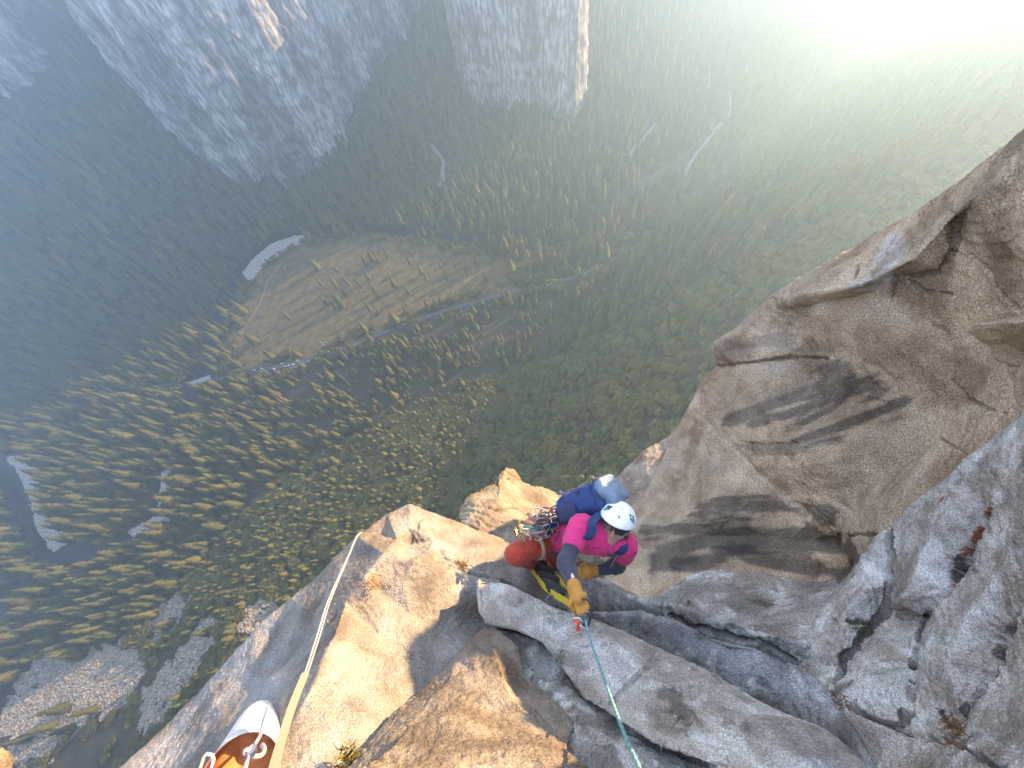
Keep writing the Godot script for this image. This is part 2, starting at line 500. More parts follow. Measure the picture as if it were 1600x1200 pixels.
func build_water_and_roads() -> void:
	var grass := StandardMaterial3D.new()
	grass.albedo_texture = noise_texture(41, 0.008, Color(0.22, 0.2, 0.11), Color(0.5, 0.41, 0.24), 1024, 7, FastNoiseLite.TYPE_SIMPLEX_SMOOTH, -1.0, 0.72)
	grass.uv1_triplanar = true
	grass.uv1_world_triplanar = true
	grass.uv1_scale = Vector3.ONE * 0.006
	grass.roughness = 1.0
	sheet(meadow, 0.3, "meadow", grass, "dry golden meadow inside the river bend", 7.0)
	var water := mat(Color(0.018, 0.02, 0.02), 0.3)
	water.metallic_specular = 0.25
	var o := structure("river", one_sided(river, 11.0, 0.55, 0.4), water, "dark river looping round the meadow")
	var sand := StandardMaterial3D.new()
	sand.albedo_texture = noise_texture(43, 0.03, Color(0.42, 0.39, 0.35), Color(0.68, 0.65, 0.6), 512, 5, FastNoiseLite.TYPE_SIMPLEX_SMOOTH, 0.5)
	sand.uv1_triplanar = true
	sand.uv1_world_triplanar = true
	sand.uv1_scale = Vector3.ONE * 0.02
	sand.roughness = 0.95
	for b in bars: sheet(b, 0.9, "sand_bar", sand, "", 3.0)
	for name_ in [["sand_bar", "pale sand bar on the outer bank beside the meadow"], ["sand_bar_001", "long curved sand bar beside the lower river bend"], ["sand_bar_002", "small tan sand bar inside the lower bend"], ["sand_bar_003", "narrow tan bank along the straight river reach"]]:
		get_node(name_[0]).set_meta("label", name_[1])
	var asphalt := mat(Color(0.085, 0.085, 0.09), 0.9)
	structure("road", one_sided(road, 3.9, 0.8, 0.05), asphalt, "grey valley road crossing the bridge past the meadow")
	structure("side_road", one_sided(track, 3.2, 0.7, 0.1), asphalt, "short side road branching from the valley road")
	var dirt := mat(Color(0.26, 0.18, 0.11), 1.0)
	for t in [[PackedVector2Array([Vector2(-545, -480), Vector2(-530, -520), Vector2(-528, -560), Vector2(-490, -640), Vector2(-478, -700), Vector2(-455, -745)]), "faint footpath winding through the meadow"], [PackedVector2Array([Vector2(-560, -478), Vector2(-540, -510), Vector2(-500, -525), Vector2(-470, -560)]), "sandy path from the bridge into the meadow"], [PackedVector2Array([Vector2(-660, 60), Vector2(-625, 25), Vector2(-612, -10), Vector2(-600, -40), Vector2(-575, -60), Vector2(-520, -70)]), "dirt trail climbing through the scree"]]:
		structure("footpath", one_sided(t[0], 1.1, 0.45, 0.3), dirt, t[1])
	var bare := mat(Color(0.2, 0.19, 0.175), 0.95)
	for c in chutes:
		structure("rock_slide", one_sided(c[0], c[1], 1.2, 0.9), bare, "")
	for n in [["rock_slide", "pale rock slide streaking the sunlit forest below the cliff edge"], ["rock_slide_001", "long white rock chute slanting through hazy forest"], ["rock_slide_002", "short white rock streak above the long chute"], ["rock_slide_003", "faint uppermost rock streak in the haze"], ["rock_slide_004", "grey bare patch in the shaded forest between the cliffs"]]:
		get_node(n[0]).set_meta("label", n[1])
	build_scree()

func one_sided(line: PackedVector2Array, half: float, y: float, wobble: float) -> ArrayMesh:
	var m := strip(line, half, y, wobble)
	var a := m.surface_get_arrays(0)
	var idx := PackedInt32Array()
	var v: PackedVector3Array = a[Mesh.ARRAY_VERTEX]
	var src: PackedInt32Array = a[Mesh.ARRAY_INDEX]
	for t in range(0, src.size(), 3):
		var k := (v[src[t + 2]] - v[src[t]]).cross(v[src[t + 1]] - v[src[t]])
		if k.y > 0: idx.append_array([src[t], src[t + 1], src[t + 2]])
	return mesh_of(v, idx)

func rock_mesh(seed_: int) -> ArrayMesh:
	# an angular broken stone about one metre across
	var r := RandomNumberGenerator.new()
	r.seed = seed_
	var b := SphereMesh.new()
	b.radial_segments = 7
	b.rings = 4
	b.radius = 0.5
	b.height = 1.0
	var a := b.surface_get_arrays(0)
	var v: PackedVector3Array = a[Mesh.ARRAY_VERTEX]
	var planes := []
	for i in 7: planes.append([Vector3(r.randf_range(-1, 1), r.randf_range(-1, 1), r.randf_range(-1, 1)).normalized(), r.randf_range(0.24, 0.4)])
	for i in v.size():
		var p := v[i] * Vector3(1.1, 0.8, 0.95)
		for q in planes:
			var d: float = p.dot(q[0]) - q[1]
			if d > 0: p -= q[0] * d
		v[i] = p
	return flat(v, a[Mesh.ARRAY_INDEX])

func build_scree() -> void:
	var m := mat(Color(0.33, 0.285, 0.24), 0.95)
	m.vertex_color_use_as_albedo = true
	var count := 0
	for poly in screes:
		var lo := Vector2(1e9, 1e9)
		var hi := -lo
		for p in poly:
			lo = lo.min(p)
			hi = hi.max(p)
		var mm := MultiMesh.new()
		mm.transform_format = MultiMesh.TRANSFORM_3D
		mm.use_colors = true
		mm.mesh = rock_mesh(5)
		var where := []
		var area := (hi.x - lo.x) * (hi.y - lo.y)
		for k in int(area * 1.2):
			var q := Vector2(rng.randf_range(lo.x, hi.x), rng.randf_range(lo.y, hi.y))
			var w := q + Vector2(nz.get_noise_2d(q.x * 0.05, q.y * 0.05), nz.get_noise_2d(q.y * 0.05, q.x * 0.05 + 30)) * 14.0
			if not Geometry2D.is_point_in_polygon(w, poly): continue
			var s := 1.0 + 2.2 * pow(rng.randf(), 3.0)
			if rng.randf() < 0.03: s *= 2.0
			var b := Basis.from_euler(Vector3(rng.randf() * TAU, rng.randf() * TAU, rng.randf() * TAU)).scaled(Vector3(s, s, s) * Vector3(1.2, 0.9, 1.0))
			where.append(Transform3D(b, Vector3(q.x, height(q.x, q.y) + 0.1 * s, q.y)))
		mm.instance_count = where.size()
		for i in where.size():
			mm.set_instance_transform(i, where[i])
			var g := rng.randf_range(0.5, 1.25)
			mm.set_instance_color(i, Color(g, g * 0.97, g * 0.93))
		var o := MultiMeshInstance3D.new()
		o.name = numbered("scree")
		o.multimesh = mm
		o.material_override = m
		add_child(o)
		tag(o, ["broad fan of broken granite blocks at the foot of the wall", "small scree patch among the trees above the trail", "grey scree close below the smooth slab", "scree beside the oaks at the foot of the wall"][count], "scree", "", "stuff")
		count += 1

# ------------------------------------------------------------------ the near rock
func tessellate(key: String, fine: float) -> Array:
	# splits the flat faces until their edges are short for their distance; returns [vertices, triangles, how far back behind the rim]
	var src: Array = rock_points[key]
	var v := PackedVector3Array()
	for i in range(0, src.size(), 3): v.append(Vector3(src[i], src[i + 1], src[i + 2]))
	var idx := PackedInt32Array(rock_faces[key])
	var back := PackedFloat32Array()
	back.resize(v.size())
	# rim copies are the last points of the list: they are never used by three-front faces
	var first_back: int = rock_front[key]
	for i in v.size(): back[i] = 1.0 if i >= first_back else 0.0
	var near := {}
	for c in rock_cracks.get(key, []):
		for i in range(2, c.size() - 3, 3):
			var a := Vector3(c[i], c[i + 1], c[i + 2])
			var b := Vector3(c[i + 3], c[i + 4], c[i + 5])
			var k := int(a.distance_to(b) / 0.04) + 1
			for j in k + 1:
				var p := a.lerp(b, float(j) / k) / 0.05
				for dx in [-0.5, 0.5]:
					for dy in [-0.5, 0.5]:
						for dz in [-0.5, 0.5]: near[Vector3i((p + Vector3(dx, dy, dz)).floor())] = true
	for level in 12:
		var split := {}
		var out := PackedInt32Array()
		for t in range(0, idx.size(), 3):
			for e in 3:
				var a := idx[t + e]
				var b := idx[t + (e + 1) % 3]
				var id := (mini(a, b) << 24) | maxi(a, b)
				if split.has(id): continue
				var m := (v[a] + v[b]) * 0.5
				var l := fine * m.length() * (1.0 + 7.0 * (back[a] + back[b]) * 0.5)
				if near.has(Vector3i((m / 0.05).floor())): l *= 0.6
				if v[a].distance_squared_to(v[b]) > l * l:
					split[id] = v.size()
					v.append(m)
					back.append((back[a] + back[b]) * 0.5)
				else:
					split[id] = -1
		var any := false
		for t in range(0, idx.size(), 3):
			var a := idx[t]
			var b := idx[t + 1]
			var c := idx[t + 2]
			var ab: int = split[(mini(a, b) << 24) | maxi(a, b)]
			var bc: int = split[(mini(b, c) << 24) | maxi(b, c)]
			var ca: int = split[(mini(c, a) << 24) | maxi(c, a)]
			var n := int(ab >= 0) + int(bc >= 0) + int(ca >= 0)
			if n == 0:
				out.append_array([a, b, c])
				continue
			any = true
			if n == 3:
				out.append_array([a, ab, ca, ab, b, bc, ca, bc, c, ab, bc, ca])
				continue
			while ab < 0 or (n == 2 and bc < 0):   # turn the triangle until its split edges come first
				var t0 := a
				a = b
				b = c
				c = t0
				var e0 := ab
				ab = bc
				bc = ca
				ca = e0
			if n == 1:
				out.append_array([a, ab, c, ab, b, c])
			elif v[a].distance_squared_to(v[bc]) < v[ab].distance_squared_to(v[c]):
				out.append_array([ab, b, bc, a, ab, bc, a, bc, c])
			else:
				out.append_array([ab, b, bc, a, ab, c, ab, bc, c])
		idx = out
		if not any: break
	return [v, idx, back]

func normals_of(v: PackedVector3Array, idx: PackedInt32Array) -> PackedVector3Array:
	var n := PackedVector3Array()
	n.resize(v.size())
	for t in range(0, idx.size(), 3):
		var a := idx[t]
		var b := idx[t + 1]
		var c := idx[t + 2]
		var k := (v[c] - v[a]).cross(v[b] - v[a])
		n[a] += k
		n[b] += k
		n[c] += k
	for i in n.size(): n[i] = n[i].normalized()
	return n

func relax(v: PackedVector3Array, idx: PackedInt32Array, times: int, share: float) -> PackedVector3Array:
	for r in times:
		var s := PackedVector3Array()
		s.resize(v.size())
		var k := PackedFloat32Array()
		k.resize(v.size())
		for t in range(0, idx.size(), 3):
			var a := idx[t]
			var b := idx[t + 1]
			var c := idx[t + 2]
			s[a] += v[b] + v[c]
			s[b] += v[a] + v[c]
			s[c] += v[a] + v[b]
			k[a] += 2.0
			k[b] += 2.0
			k[c] += 2.0
		for i in v.size(): v[i] = v[i].lerp(s[i] / k[i], share)
	return v

func near_line(p: Vector3, c: Array, from: int) -> float:
	var best := 1e9
	for i in range(from, c.size() - 3, 3):
		best = minf(best, p.distance_squared_to(Geometry3D.get_closest_point_to_segment(p, Vector3(c[i], c[i + 1], c[i + 2]), Vector3(c[i + 3], c[i + 4], c[i + 5]))))
	return sqrt(best)

func box_of(c: Array, from: int, grow: float) -> AABB:
	var b := AABB(Vector3(c[from], c[from + 1], c[from + 2]), Vector3.ZERO)
	for i in range(from + 3, c.size(), 3): b = b.expand(Vector3(c[i], c[i + 1], c[i + 2]))
	return b.grow(grow)

func rock(key: String, fine: float, wave: float, lump: float, rough: float, base: Color, warm: Color, pale: float, far := false) -> ArrayMesh:
	var t := tessellate(key, fine)
	var v: PackedVector3Array = t[0]
	var idx: PackedInt32Array = t[1]
	v = relax(v, idx, 1, 0.5)
	var n := normals_of(v, idx)
	var s := 0.35 if far else 1.0
	var col := PackedColorArray()
	col.resize(v.size())
	var cracks: Array = rock_cracks.get(key, []).filter(func(c): return c.size() >= 8)
	var crack_boxes := cracks.map(func(c): return box_of(c, 2, c[0] * 1.5))
	var marks: Array = rock_marks.get(key, []).filter(func(c): return c.size() >= 11)
	var mark_boxes := marks.map(func(c): return box_of(c, 5, c[0] * 2.0))
	for i in v.size():
		var p := v[i]
		var f := fbm(p, 1.1 * s, 2)
		var ridge := 1.0 - absf(nz.get_noise_3dv(p * 2.6 * s + Vector3(9, 0, 0))) * 2.0
		var g := fbm(p + Vector3(0, 31, 0), 5.5 * s, 3)
		var step_ := snappedf(nz.get_noise_3dv(p * Vector3(1.6, 2.6, 1.6) * s + Vector3(0, 0, 17)), 0.22)
		var d := wave * f * 0.6 + lump * (0.35 * ridge + 0.45 * g) + lump * 2.2 * step_ + rough * fbm(p, 27.0 * s, 2)
		for k in cracks.size():
			if crack_boxes[k].has_point(p):
				var c: Array = cracks[k]
				var w: float = c[0] * 0.5 * (1.0 + 0.7 * nz.get_noise_3dv(p * 9.0))
				var q := near_line(p + Vector3(g, f, g) * 0.012, c, 2)
				if q < w: d -= c[1] * (1.0 - (q / w) ** 2)
		# colour: two tones in patches, pale crystals and lichen, stains
		var k1 := fbm(p + Vector3(70, 0, 0), 0.9 * s, 3)
		var k2 := fbm(p + Vector3(0, 0, 70), 4.0 * s, 3)
		var c := base.lerp(warm, clampf(0.5 + 0.9 * k1, 0, 1)) * (1.0 + 0.13 * k2)
		if pale > 0.0:
			var k3 := fbm(p + Vector3(33, 5, 0), 7.0 * s, 4)
			c = c.lerp(Color(0.66, 0.66, 0.64), clampf((k3 - 0.3 + pale * 0.4) * 2.2, 0, 0.75))
			var k4 := fbm(p + Vector3(3, 55, 0), 9.0 * s, 3)
			c = c.lerp(Color(0.09, 0.085, 0.08), clampf((k4 - 0.62) * 2.4, 0, 0.4))
		for k in marks.size():
			if mark_boxes[k].has_point(p):
				var m: Array = marks[k]
				var run := (Vector3(m[-3], m[-2], m[-1]) - Vector3(m[5], m[6], m[7])).normalized()
				var pp := p - run * p.dot(run) * (0.9 if m[0] > 0.07 else 0.0)
				var q: float = near_line(p, m, 5) / m[0] + 0.8 * fbm(pp + Vector3(0, 12, 0), 0.6 / m[0], 3)
				c = c.lerp(Color(m[2], m[3], m[4]), clampf((1.0 - q) * 2.2, 0, 1) * m[1])
		v[i] = p + n[i] * d
		col[i] = c
	for i in v.size(): v[i] += EYE
	return mesh_of(v, idx, col)

func build_near_rock() -> void:
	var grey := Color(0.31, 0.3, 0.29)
	var buff_sunlit := Color(0.25, 0.215, 0.175)  # darker albedo for sunlit pieces; shaded ones get paler albedo to even the light
	var cliff := Node3D.new()
	cliff.name = "belay_cliff"
	add_child(cliff)
	cliff.position = EYE
	tag(cliff, "near granite cliff of slabs, blocks and corners round the climber", "", "", "structure")
	for spec in [  # slab, lichen blocks and right wall: granite paled to make up for shade
		["buttress", "rock_buttress", 0.006, 0.02, 0.006, 0.004, grey, buff_sunlit, 0.0, "sunlit buttress falling away beside a smooth shaded slab"],
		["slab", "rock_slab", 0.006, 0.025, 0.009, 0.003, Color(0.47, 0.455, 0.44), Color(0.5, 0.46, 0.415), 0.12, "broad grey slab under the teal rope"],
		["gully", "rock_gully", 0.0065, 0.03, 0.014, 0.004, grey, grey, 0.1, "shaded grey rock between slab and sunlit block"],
		["front", "rock_block", 0.006, 0.02, 0.007, 0.004, buff_sunlit, Color(0.27, 0.23, 0.185), 0.0, "pointed sunlit block in front"],
		["front_step", "rock_block", 0.006, 0.02, 0.007, 0.004, buff_sunlit, Color(0.27, 0.23, 0.185), 0.0, "rounded sunlit step nearest the camera"],
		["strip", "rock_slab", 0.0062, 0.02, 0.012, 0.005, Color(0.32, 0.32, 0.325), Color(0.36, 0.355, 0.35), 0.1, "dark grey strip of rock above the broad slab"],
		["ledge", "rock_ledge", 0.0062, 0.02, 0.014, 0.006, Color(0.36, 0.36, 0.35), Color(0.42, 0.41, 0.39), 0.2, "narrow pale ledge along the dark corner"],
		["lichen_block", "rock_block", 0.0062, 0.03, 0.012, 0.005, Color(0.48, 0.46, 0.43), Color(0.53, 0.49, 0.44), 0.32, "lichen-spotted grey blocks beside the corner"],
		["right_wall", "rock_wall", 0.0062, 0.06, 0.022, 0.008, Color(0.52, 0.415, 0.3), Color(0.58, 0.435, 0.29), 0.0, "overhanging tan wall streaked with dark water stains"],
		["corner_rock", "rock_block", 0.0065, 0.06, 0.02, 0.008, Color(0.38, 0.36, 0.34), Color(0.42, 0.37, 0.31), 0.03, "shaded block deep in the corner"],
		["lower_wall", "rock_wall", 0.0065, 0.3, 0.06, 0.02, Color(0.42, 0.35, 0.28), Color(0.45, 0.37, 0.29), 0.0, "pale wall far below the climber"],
		["lower_spur", "rock_spur", 0.0065, 0.2, 0.06, 0.015, buff_sunlit, Color(0.28, 0.24, 0.19), 0.0, "sunlit spur of rock below the climber"],
		["corner_spur", "rock_spur", 0.008, 0.1, 0.05, 0.015, buff_sunlit, Color(0.3, 0.25, 0.17), 0.0, "small sunlit rock edge at the bottom corner"]]:
		var far: bool = spec[0] in ["right_wall", "lower_wall", "lower_spur", "corner_rock", "corner_spur"]
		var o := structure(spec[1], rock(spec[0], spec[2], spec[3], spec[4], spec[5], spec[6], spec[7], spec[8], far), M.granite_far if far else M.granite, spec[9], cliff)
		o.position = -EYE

# ------------------------------------------------------------------ trees
func conifer(seed_: int, whorls: int, per: int, slim: float, ragged: float) -> Array:
	# [trunk, crown] of a conifer one unit high: whorls of drooping sprays round a tapering stem
	var r := RandomNumberGenerator.new()
	r.seed = seed_
	var trunk := tube(PackedVector3Array([Vector3(0, -0.03, 0), Vector3(0.003, 0.3, 0), Vector3(0, 0.7, 0.002), Vector3(0, 0.97, 0)]), [0.014, 0.011, 0.006, 0.001], 5)
	var v := PackedVector3Array()
	var idx := PackedInt32Array()
	var col := PackedColorArray()
	for w in whorls:
		var f := (w + 0.4) / whorls
		var y := 0.2 + 0.8 * f
		var reach := slim * (pow(1.0 - f, 0.62) * 0.96 + 0.04) * (0.7 if w == 0 else 1.0)
		for k in per:
			if r.randf() < ragged: continue
			var an := TAU * (k + r.randf_range(-0.35, 0.35)) / per + w * 0.7
			var l := reach * r.randf_range(0.6, 1.12)
			var d := Vector3(cos(an), 0, sin(an))
			var side := Vector3(-d.z, 0, d.x)
			var y0 := y + r.randf_range(-0.018, 0.018)
			var drop := l * r.randf_range(0.7, 1.35)
			var wide := l * r.randf_range(0.28, 0.42)
			var a := Vector3(0, y0 + 0.02, 0)
			var m := d * l * 0.55 + Vector3(0, y0 - drop * 0.25, 0)
			var tip := d * l + Vector3(0, y0 - drop, 0)
			var low := d * l * 0.4 + Vector3(0, y0 - drop * 0.2 - 0.045, 0)
			var b := v.size()
			v.append_array([a, m + side * wide + Vector3(0, -0.012, 0), tip, m - side * wide + Vector3(0, -0.012, 0), m + Vector3(0, 0.012, 0), low])
			idx.append_array([b, b + 4, b + 1, b + 1, b + 4, b + 2, b + 4, b + 3, b + 2, b, b + 3, b + 4, b + 1, b + 2, b + 5, b + 2, b + 3, b + 5])
			var g := r.randf_range(0.75, 1.2)
			for q in 6: col.append(Color(g, g, g))
	# leader
	var b := v.size()
	v.append_array([Vector3(0.012, 0.95, 0), Vector3(-0.008, 0.95, 0.01), Vector3(-0.006, 0.95, -0.011), Vector3(0, 1.02, 0)])
	idx.append_array([b, b + 3, b + 1, b + 1, b + 3, b + 2, b + 2, b + 3, b])
	for q in 4: col.append(Color(1, 1, 1))
	return [trunk, unfolded(v, idx, col)]

func unfolded(v: PackedVector3Array, idx: PackedInt32Array, col: PackedColorArray) -> ArrayMesh:
	var st := SurfaceTool.new()
	st.begin(Mesh.PRIMITIVE_TRIANGLES)
	st.set_smooth_group(-1)
	for i in idx:
		st.set_color(col[i])
		st.add_vertex(v[i])
	st.generate_normals()
	return st.commit()

func broadleaf(seed_: int, clumps: int, leaves: int) -> Array:
	# [trunk, crown] of a spreading oak one unit high
	var r := RandomNumberGenerator.new()
	r.seed = seed_
	var st := SurfaceTool.new()
	st.begin(Mesh.PRIMITIVE_TRIANGLES)
	st.append_from(tube(PackedVector3Array([Vector3(0, -0.04, 0), Vector3(0.01, 0.2, 0), Vector3(0, 0.5, 0.01), Vector3(0, 0.75, 0)]), [0.045, 0.032, 0.02, 0.006], 5), 0, Transform3D())
	var v := PackedVector3Array()
	var idx := PackedInt32Array()
	var col := PackedColorArray()
	for c in clumps:
		var an := r.randf() * TAU
		var rad := 0.33 * sqrt(r.randf())
		var mid := Vector3(cos(an) * rad, 0.42 + 0.42 * r.randf() * (1.0 - rad), sin(an) * rad)
		var size := r.randf_range(0.11, 0.19)
		st.append_from(tube(PackedVector3Array([Vector3(0, 0.25, 0), mid * Vector3(0.6, 0.8, 0.6) + Vector3(0, 0.05, 0), mid]), [0.018, 0.011, 0.003], 4), 0, Transform3D())
		var tint := r.randf_range(0.8, 1.2)
		for k in leaves:
			var o := Vector3(r.randf_range(-1, 1), r.randf_range(-1, 1), r.randf_range(-1, 1)).normalized()
			var p := mid + o * size * r.randf_range(0.65, 1.0) * Vector3(1, 0.75, 1)
			var u := o.cross(Vector3(r.randf() - 0.5, r.randf() - 0.5, r.randf() - 0.5)).normalized()
			var n := (o + 0.6 * Vector3(r.randf() - 0.5, r.randf() - 0.5, r.randf() - 0.5)).normalized()
			u = (u - n * u.dot(n)).normalized()
			var w := n.cross(u)
			var s := r.randf_range(0.028, 0.05)
			var b := v.size()
			v.append_array([p - u * s, p + w * s * 0.8, p + u * s, p - w * s * 0.8])
			idx.append_array([b, b + 1, b + 2, b, b + 2, b + 3])
			var g := tint * r.randf_range(0.85, 1.15)
			for q in 4: col.append(Color(g, g, g))
	return [st.commit(), unfolded(v, idx, col)]

func snag_mesh(seed_: int, branches: int) -> ArrayMesh:
	# a bare dead trunk one unit high
	var r := RandomNumberGenerator.new()
	r.seed = seed_
	var st := SurfaceTool.new()
	st.begin(Mesh.PRIMITIVE_TRIANGLES)
	st.append_from(tube(PackedVector3Array([Vector3(0, -0.02, 0), Vector3(0.004, 0.4, 0.003), Vector3(0, 1, 0)]), [0.016, 0.011, 0.002], 6), 0, Transform3D())
	for k in branches:
		var y := r.randf_range(0.35, 0.95)
		var an := r.randf() * TAU
		var l := 0.11 * (1.1 - y)
		st.append_from(tube(PackedVector3Array([Vector3(0, y, 0), Vector3(cos(an) * l, y + 0.01, sin(an) * l)]), [0.004, 0.001], 4), 0, Transform3D())
	return st.commit()

func foliage(color: Color) -> StandardMaterial3D:
	var m := mat(color, 0.8)
	m.vertex_color_use_as_albedo = true
	m.cull_mode = BaseMaterial3D.CULL_DISABLED
	m.backlight_enabled = true
	m.backlight = Color(color.r * 3.4, color.g * 3.4, color.b * 2.2).linear_to_srgb()
	return m

func in_poly(q: Vector2, list: Array) -> bool:
	for p in list:
		if Geometry2D.is_point_in_polygon(q, p): return true
	return false

func build_forest() -> void:
	var bark := mat(Color(0.11, 0.075, 0.05), 0.95)
	var dead := mat(Color(0.42, 0.38, 0.34), 0.9)
	var kinds := [conifer(1, 14, 11, 0.19, 0.1), conifer(2, 16, 10, 0.155, 0.12), conifer(3, 12, 12, 0.23, 0.14), broadleaf(4, 20, 46), broadleaf(5, 16, 46)]
	var green := [Color(0.12, 0.126, 0.036), Color(0.103, 0.118, 0.038), Color(0.135, 0.132, 0.035), Color(0.112, 0.114, 0.032), Color(0.13, 0.124, 0.034)]
	var leaf := []
	for g in green: leaf.append(foliage(g))
	var cam: Camera3D = get_node("camera")
	var view := cam.basis.inverse()
	var stands := []     # [place, height, width, kind, turn, tint, seen size]
	var walls := [wall_one, wall_two, wall_three]
	var blockers: Array = screes
	var river_box := Rect2(-1100, -880, 1700, 720)
	var zz := -1500.0
	while zz < 140.0:
		var xx := -1450.0
		while xx < 1270.0:
			var far := Vector2(xx, zz).length() > 1050.0
			var x := xx + rng.randf_range(-4.0, 4.0)
			var z := zz + rng.randf_range(-4.0, 4.0)
			xx += 7.2
			if z > on_line(x, FOOT) + (90.0 if x < 250.0 else 130.0): continue
			var y0 := 0.0
			var e := view * (Vector3(x, 60, z) - EYE)
			if e.z > -50.0 or absf(e.x / e.z) > 1.5 or absf(e.y / e.z) > 1.15: continue
			var q := Vector2(x, z)
			var thick := nz.get_noise_2d(x * 0.008, z * 0.008) + 0.6 * nz.get_noise_2d(x * 0.03 + 80.0, z * 0.03)
			var chance := maxf(0.5, 0.6 + 0.55 * thick)
			var kind := 0
			var tall := 36.0
			var wide := 1.0
			var k := rng.randf()
			kind = 0 if k < 0.42 else (1 if k < 0.78 else 2)
			if river_box.has_point(q):
				if Geometry2D.is_point_in_polygon(q, meadow):
					# scattered meadow trees, denser along the road and the bank
					var rd := polyline_distance(x, z, road)
					chance = 0.006
					if rd < 26.0: chance = 0.28
					if x < -515.0 and z > -640.0: chance = 0.3
					var rim := PackedVector2Array(meadow)
					rim.append(meadow[0])
					if rd > 26.0 and polyline_distance(x, z, rim) < 22.0:
						chance = maxf(chance, 0.22)
						if k < 0.6: kind = 4
						tall = 22.0
					if rd < 7.0: chance = 0.0
					if rd < 26.0 and k < 0.7: kind = 3
				if polyline_distance(x, z, river) < 16.0 or in_poly(q, bars): chance = 0.0
				var rd2 := polyline_distance(x, z, road)
				if rd2 < 8.0 or polyline_distance(x, z, track) < 6.0: chance = 0.0
				elif rd2 < 24.0 and k < 0.5: kind = 3
				# burnt and felled ground between the road and the talus
				if x > -430.0 and x < 130.0 and z > -500.0 and z < -300.0:
					chance *= clampf(0.75 + 1.0 * nz.get_noise_2d(x * 0.012 + 7.0, z * 0.012), 0.2, 1.2)
					tall *= 0.8
				if x < -560.0 and x > -900.0 and z > -420.0: tall = 42.0
			if x > 50.0 and x < 300.0 and z < -540.0 and z > -780.0:
				chance = 0.9
				tall = 42.0
			if in_poly(q, blockers): chance = 0.02
			if chance > 0.0 and river_box.has_point(q) and (polyline_distance(x, z, river) < 16.0 or polyline_distance(x, z, road) < 8.0): chance = 0.0
			for w in walls:
				if Geometry2D.is_point_in_polygon(q, w): chance = 0.0
			for c in chutes:
				if polyline_distance(x, z, c[0]) < c[1] + 6.0: chance = 0.0
			y0 = height(x, z)
			# talus under the wall: low oaks and young firs
			var dn := z - on_line(x, NORTH)
			if dn > 30.0 and x > -620.0 and not in_poly(q, blockers):
				tall = 17.0
				wide = 1.3
				chance = 0.95 + 0.3 * thick
				if k < 0.5: kind = 3 if k < 0.25 else 4
			if dn > 0.0 and x <= -480.0 and z > -30.0 and not in_poly(q, blockers):
				kind = 3 if k < 0.6 else 4
				tall = 12.0
				wide = 1.3
				chance = 0.3 + thick
			if y0 > 150.0: chance *= 0.8
			var roll := rng.randf()
			if roll > chance: continue
			var small := tall >= 25.0 and roll > chance * 0.42    # young trees fill the gaps under the tall ones
			var hgt := tall * rng.randf_range(0.55, 1.22) * (1.0 if kind < 3 else 0.62)
			if kind >= 3: wide *= 1.25
			if small:
				hgt *= 0.36
				wide *= 1.5
			var warm := rng.randf()
			var tint := Color(1, 1, 1) * rng.randf_range(0.72, 1.25)
			tint = tint * Color(1.0 + 0.1 * warm, 1.0, 1.0 - 0.2 * warm)
			if rng.randf() < 0.008: tint = Color(1.95, 1.15, 0.9)       # a brown, dying tree
			var place := Vector3(x, y0 - 0.3, z)
			var seen := 0.0
			e = view * (place + Vector3(0, hgt * 0.7, 0) - EYE)
			if absf(e.x / e.z) < 1.3 and absf(e.y / e.z) < 0.97 and z < on_line(x, FOOT) - 20.0:
				seen = hgt / place.distance_to(EYE)
			stands.append([place, hgt, hgt * wide * rng.randf_range(1.0, 1.5), kind, rng.randf() * TAU, tint, seen])
		zz += 7.2
	# the lone trees of the meadow
	for q in [[-233, -706, 26], [-224, -683, 33], [-201, -685, 40], [-253, -683, 30], [-154, -651, 37], [-383, -675, 27], [-352, -653, 34], [-317, -636, 41], [-291, -634, 31], [-265, -620, 38], [-236, -597, 28], [-229, -582, 35], [-192, -598, 42], [-164, -571, 32], [-338, -594, 39], [-319, -575, 29], [-246, -550, 36], [-228, -536, 26], [-90, -621, 33], [-59, -611, 40], [-128, -729, 30], [-114, -728, 37], [-95, -718, 27], [-416, -578, 34], [-132, -616, 41], [-123, -595, 31], [-81, -581, 38], [-39, -586, 28], [-3, -557, 35], [-15, -607, 42]]:
		stands.append([Vector3(q[0], -0.2, q[1]), float(q[2]), q[2] * 0.85, rng.randi() % 2, rng.randf() * TAU, Color(1.15, 1.0, 0.8) * rng.randf_range(0.8, 1.3), 1.0])
	stands.sort_custom(func(a, b): return a[6] > b[6])
	# the 300 that show largest are things of their own, with trunk and crown
	var said := {}
	for i in mini(300, stands.size()):
		var s: Array = stands[i]
		var conif: bool = s[3] < 3
		var o := thing("conifer_tree" if conif else "oak_tree", tree_label(s), "tree", s[0], "trees standing on the valley floor")
		o.basis = Basis(Vector3.UP, s[4]).scaled(Vector3(s[2], s[1], s[2]))
		obj("trunk", kinds[s[3]][0], bark, o)
		var lm: StandardMaterial3D = leaf[s[3]]
		var key := "%d %d" % [s[3], int(s[5].r * 4.0)]
		if not M.has(key):
			var c: StandardMaterial3D = lm.duplicate()
			var tt: Color = s[5]
			c.albedo_color = (green[s[3]] * tt).linear_to_srgb()
			M[key] = c
		obj("crown", kinds[s[3]][1], M[key], o)
	var rest := stands.slice(300)
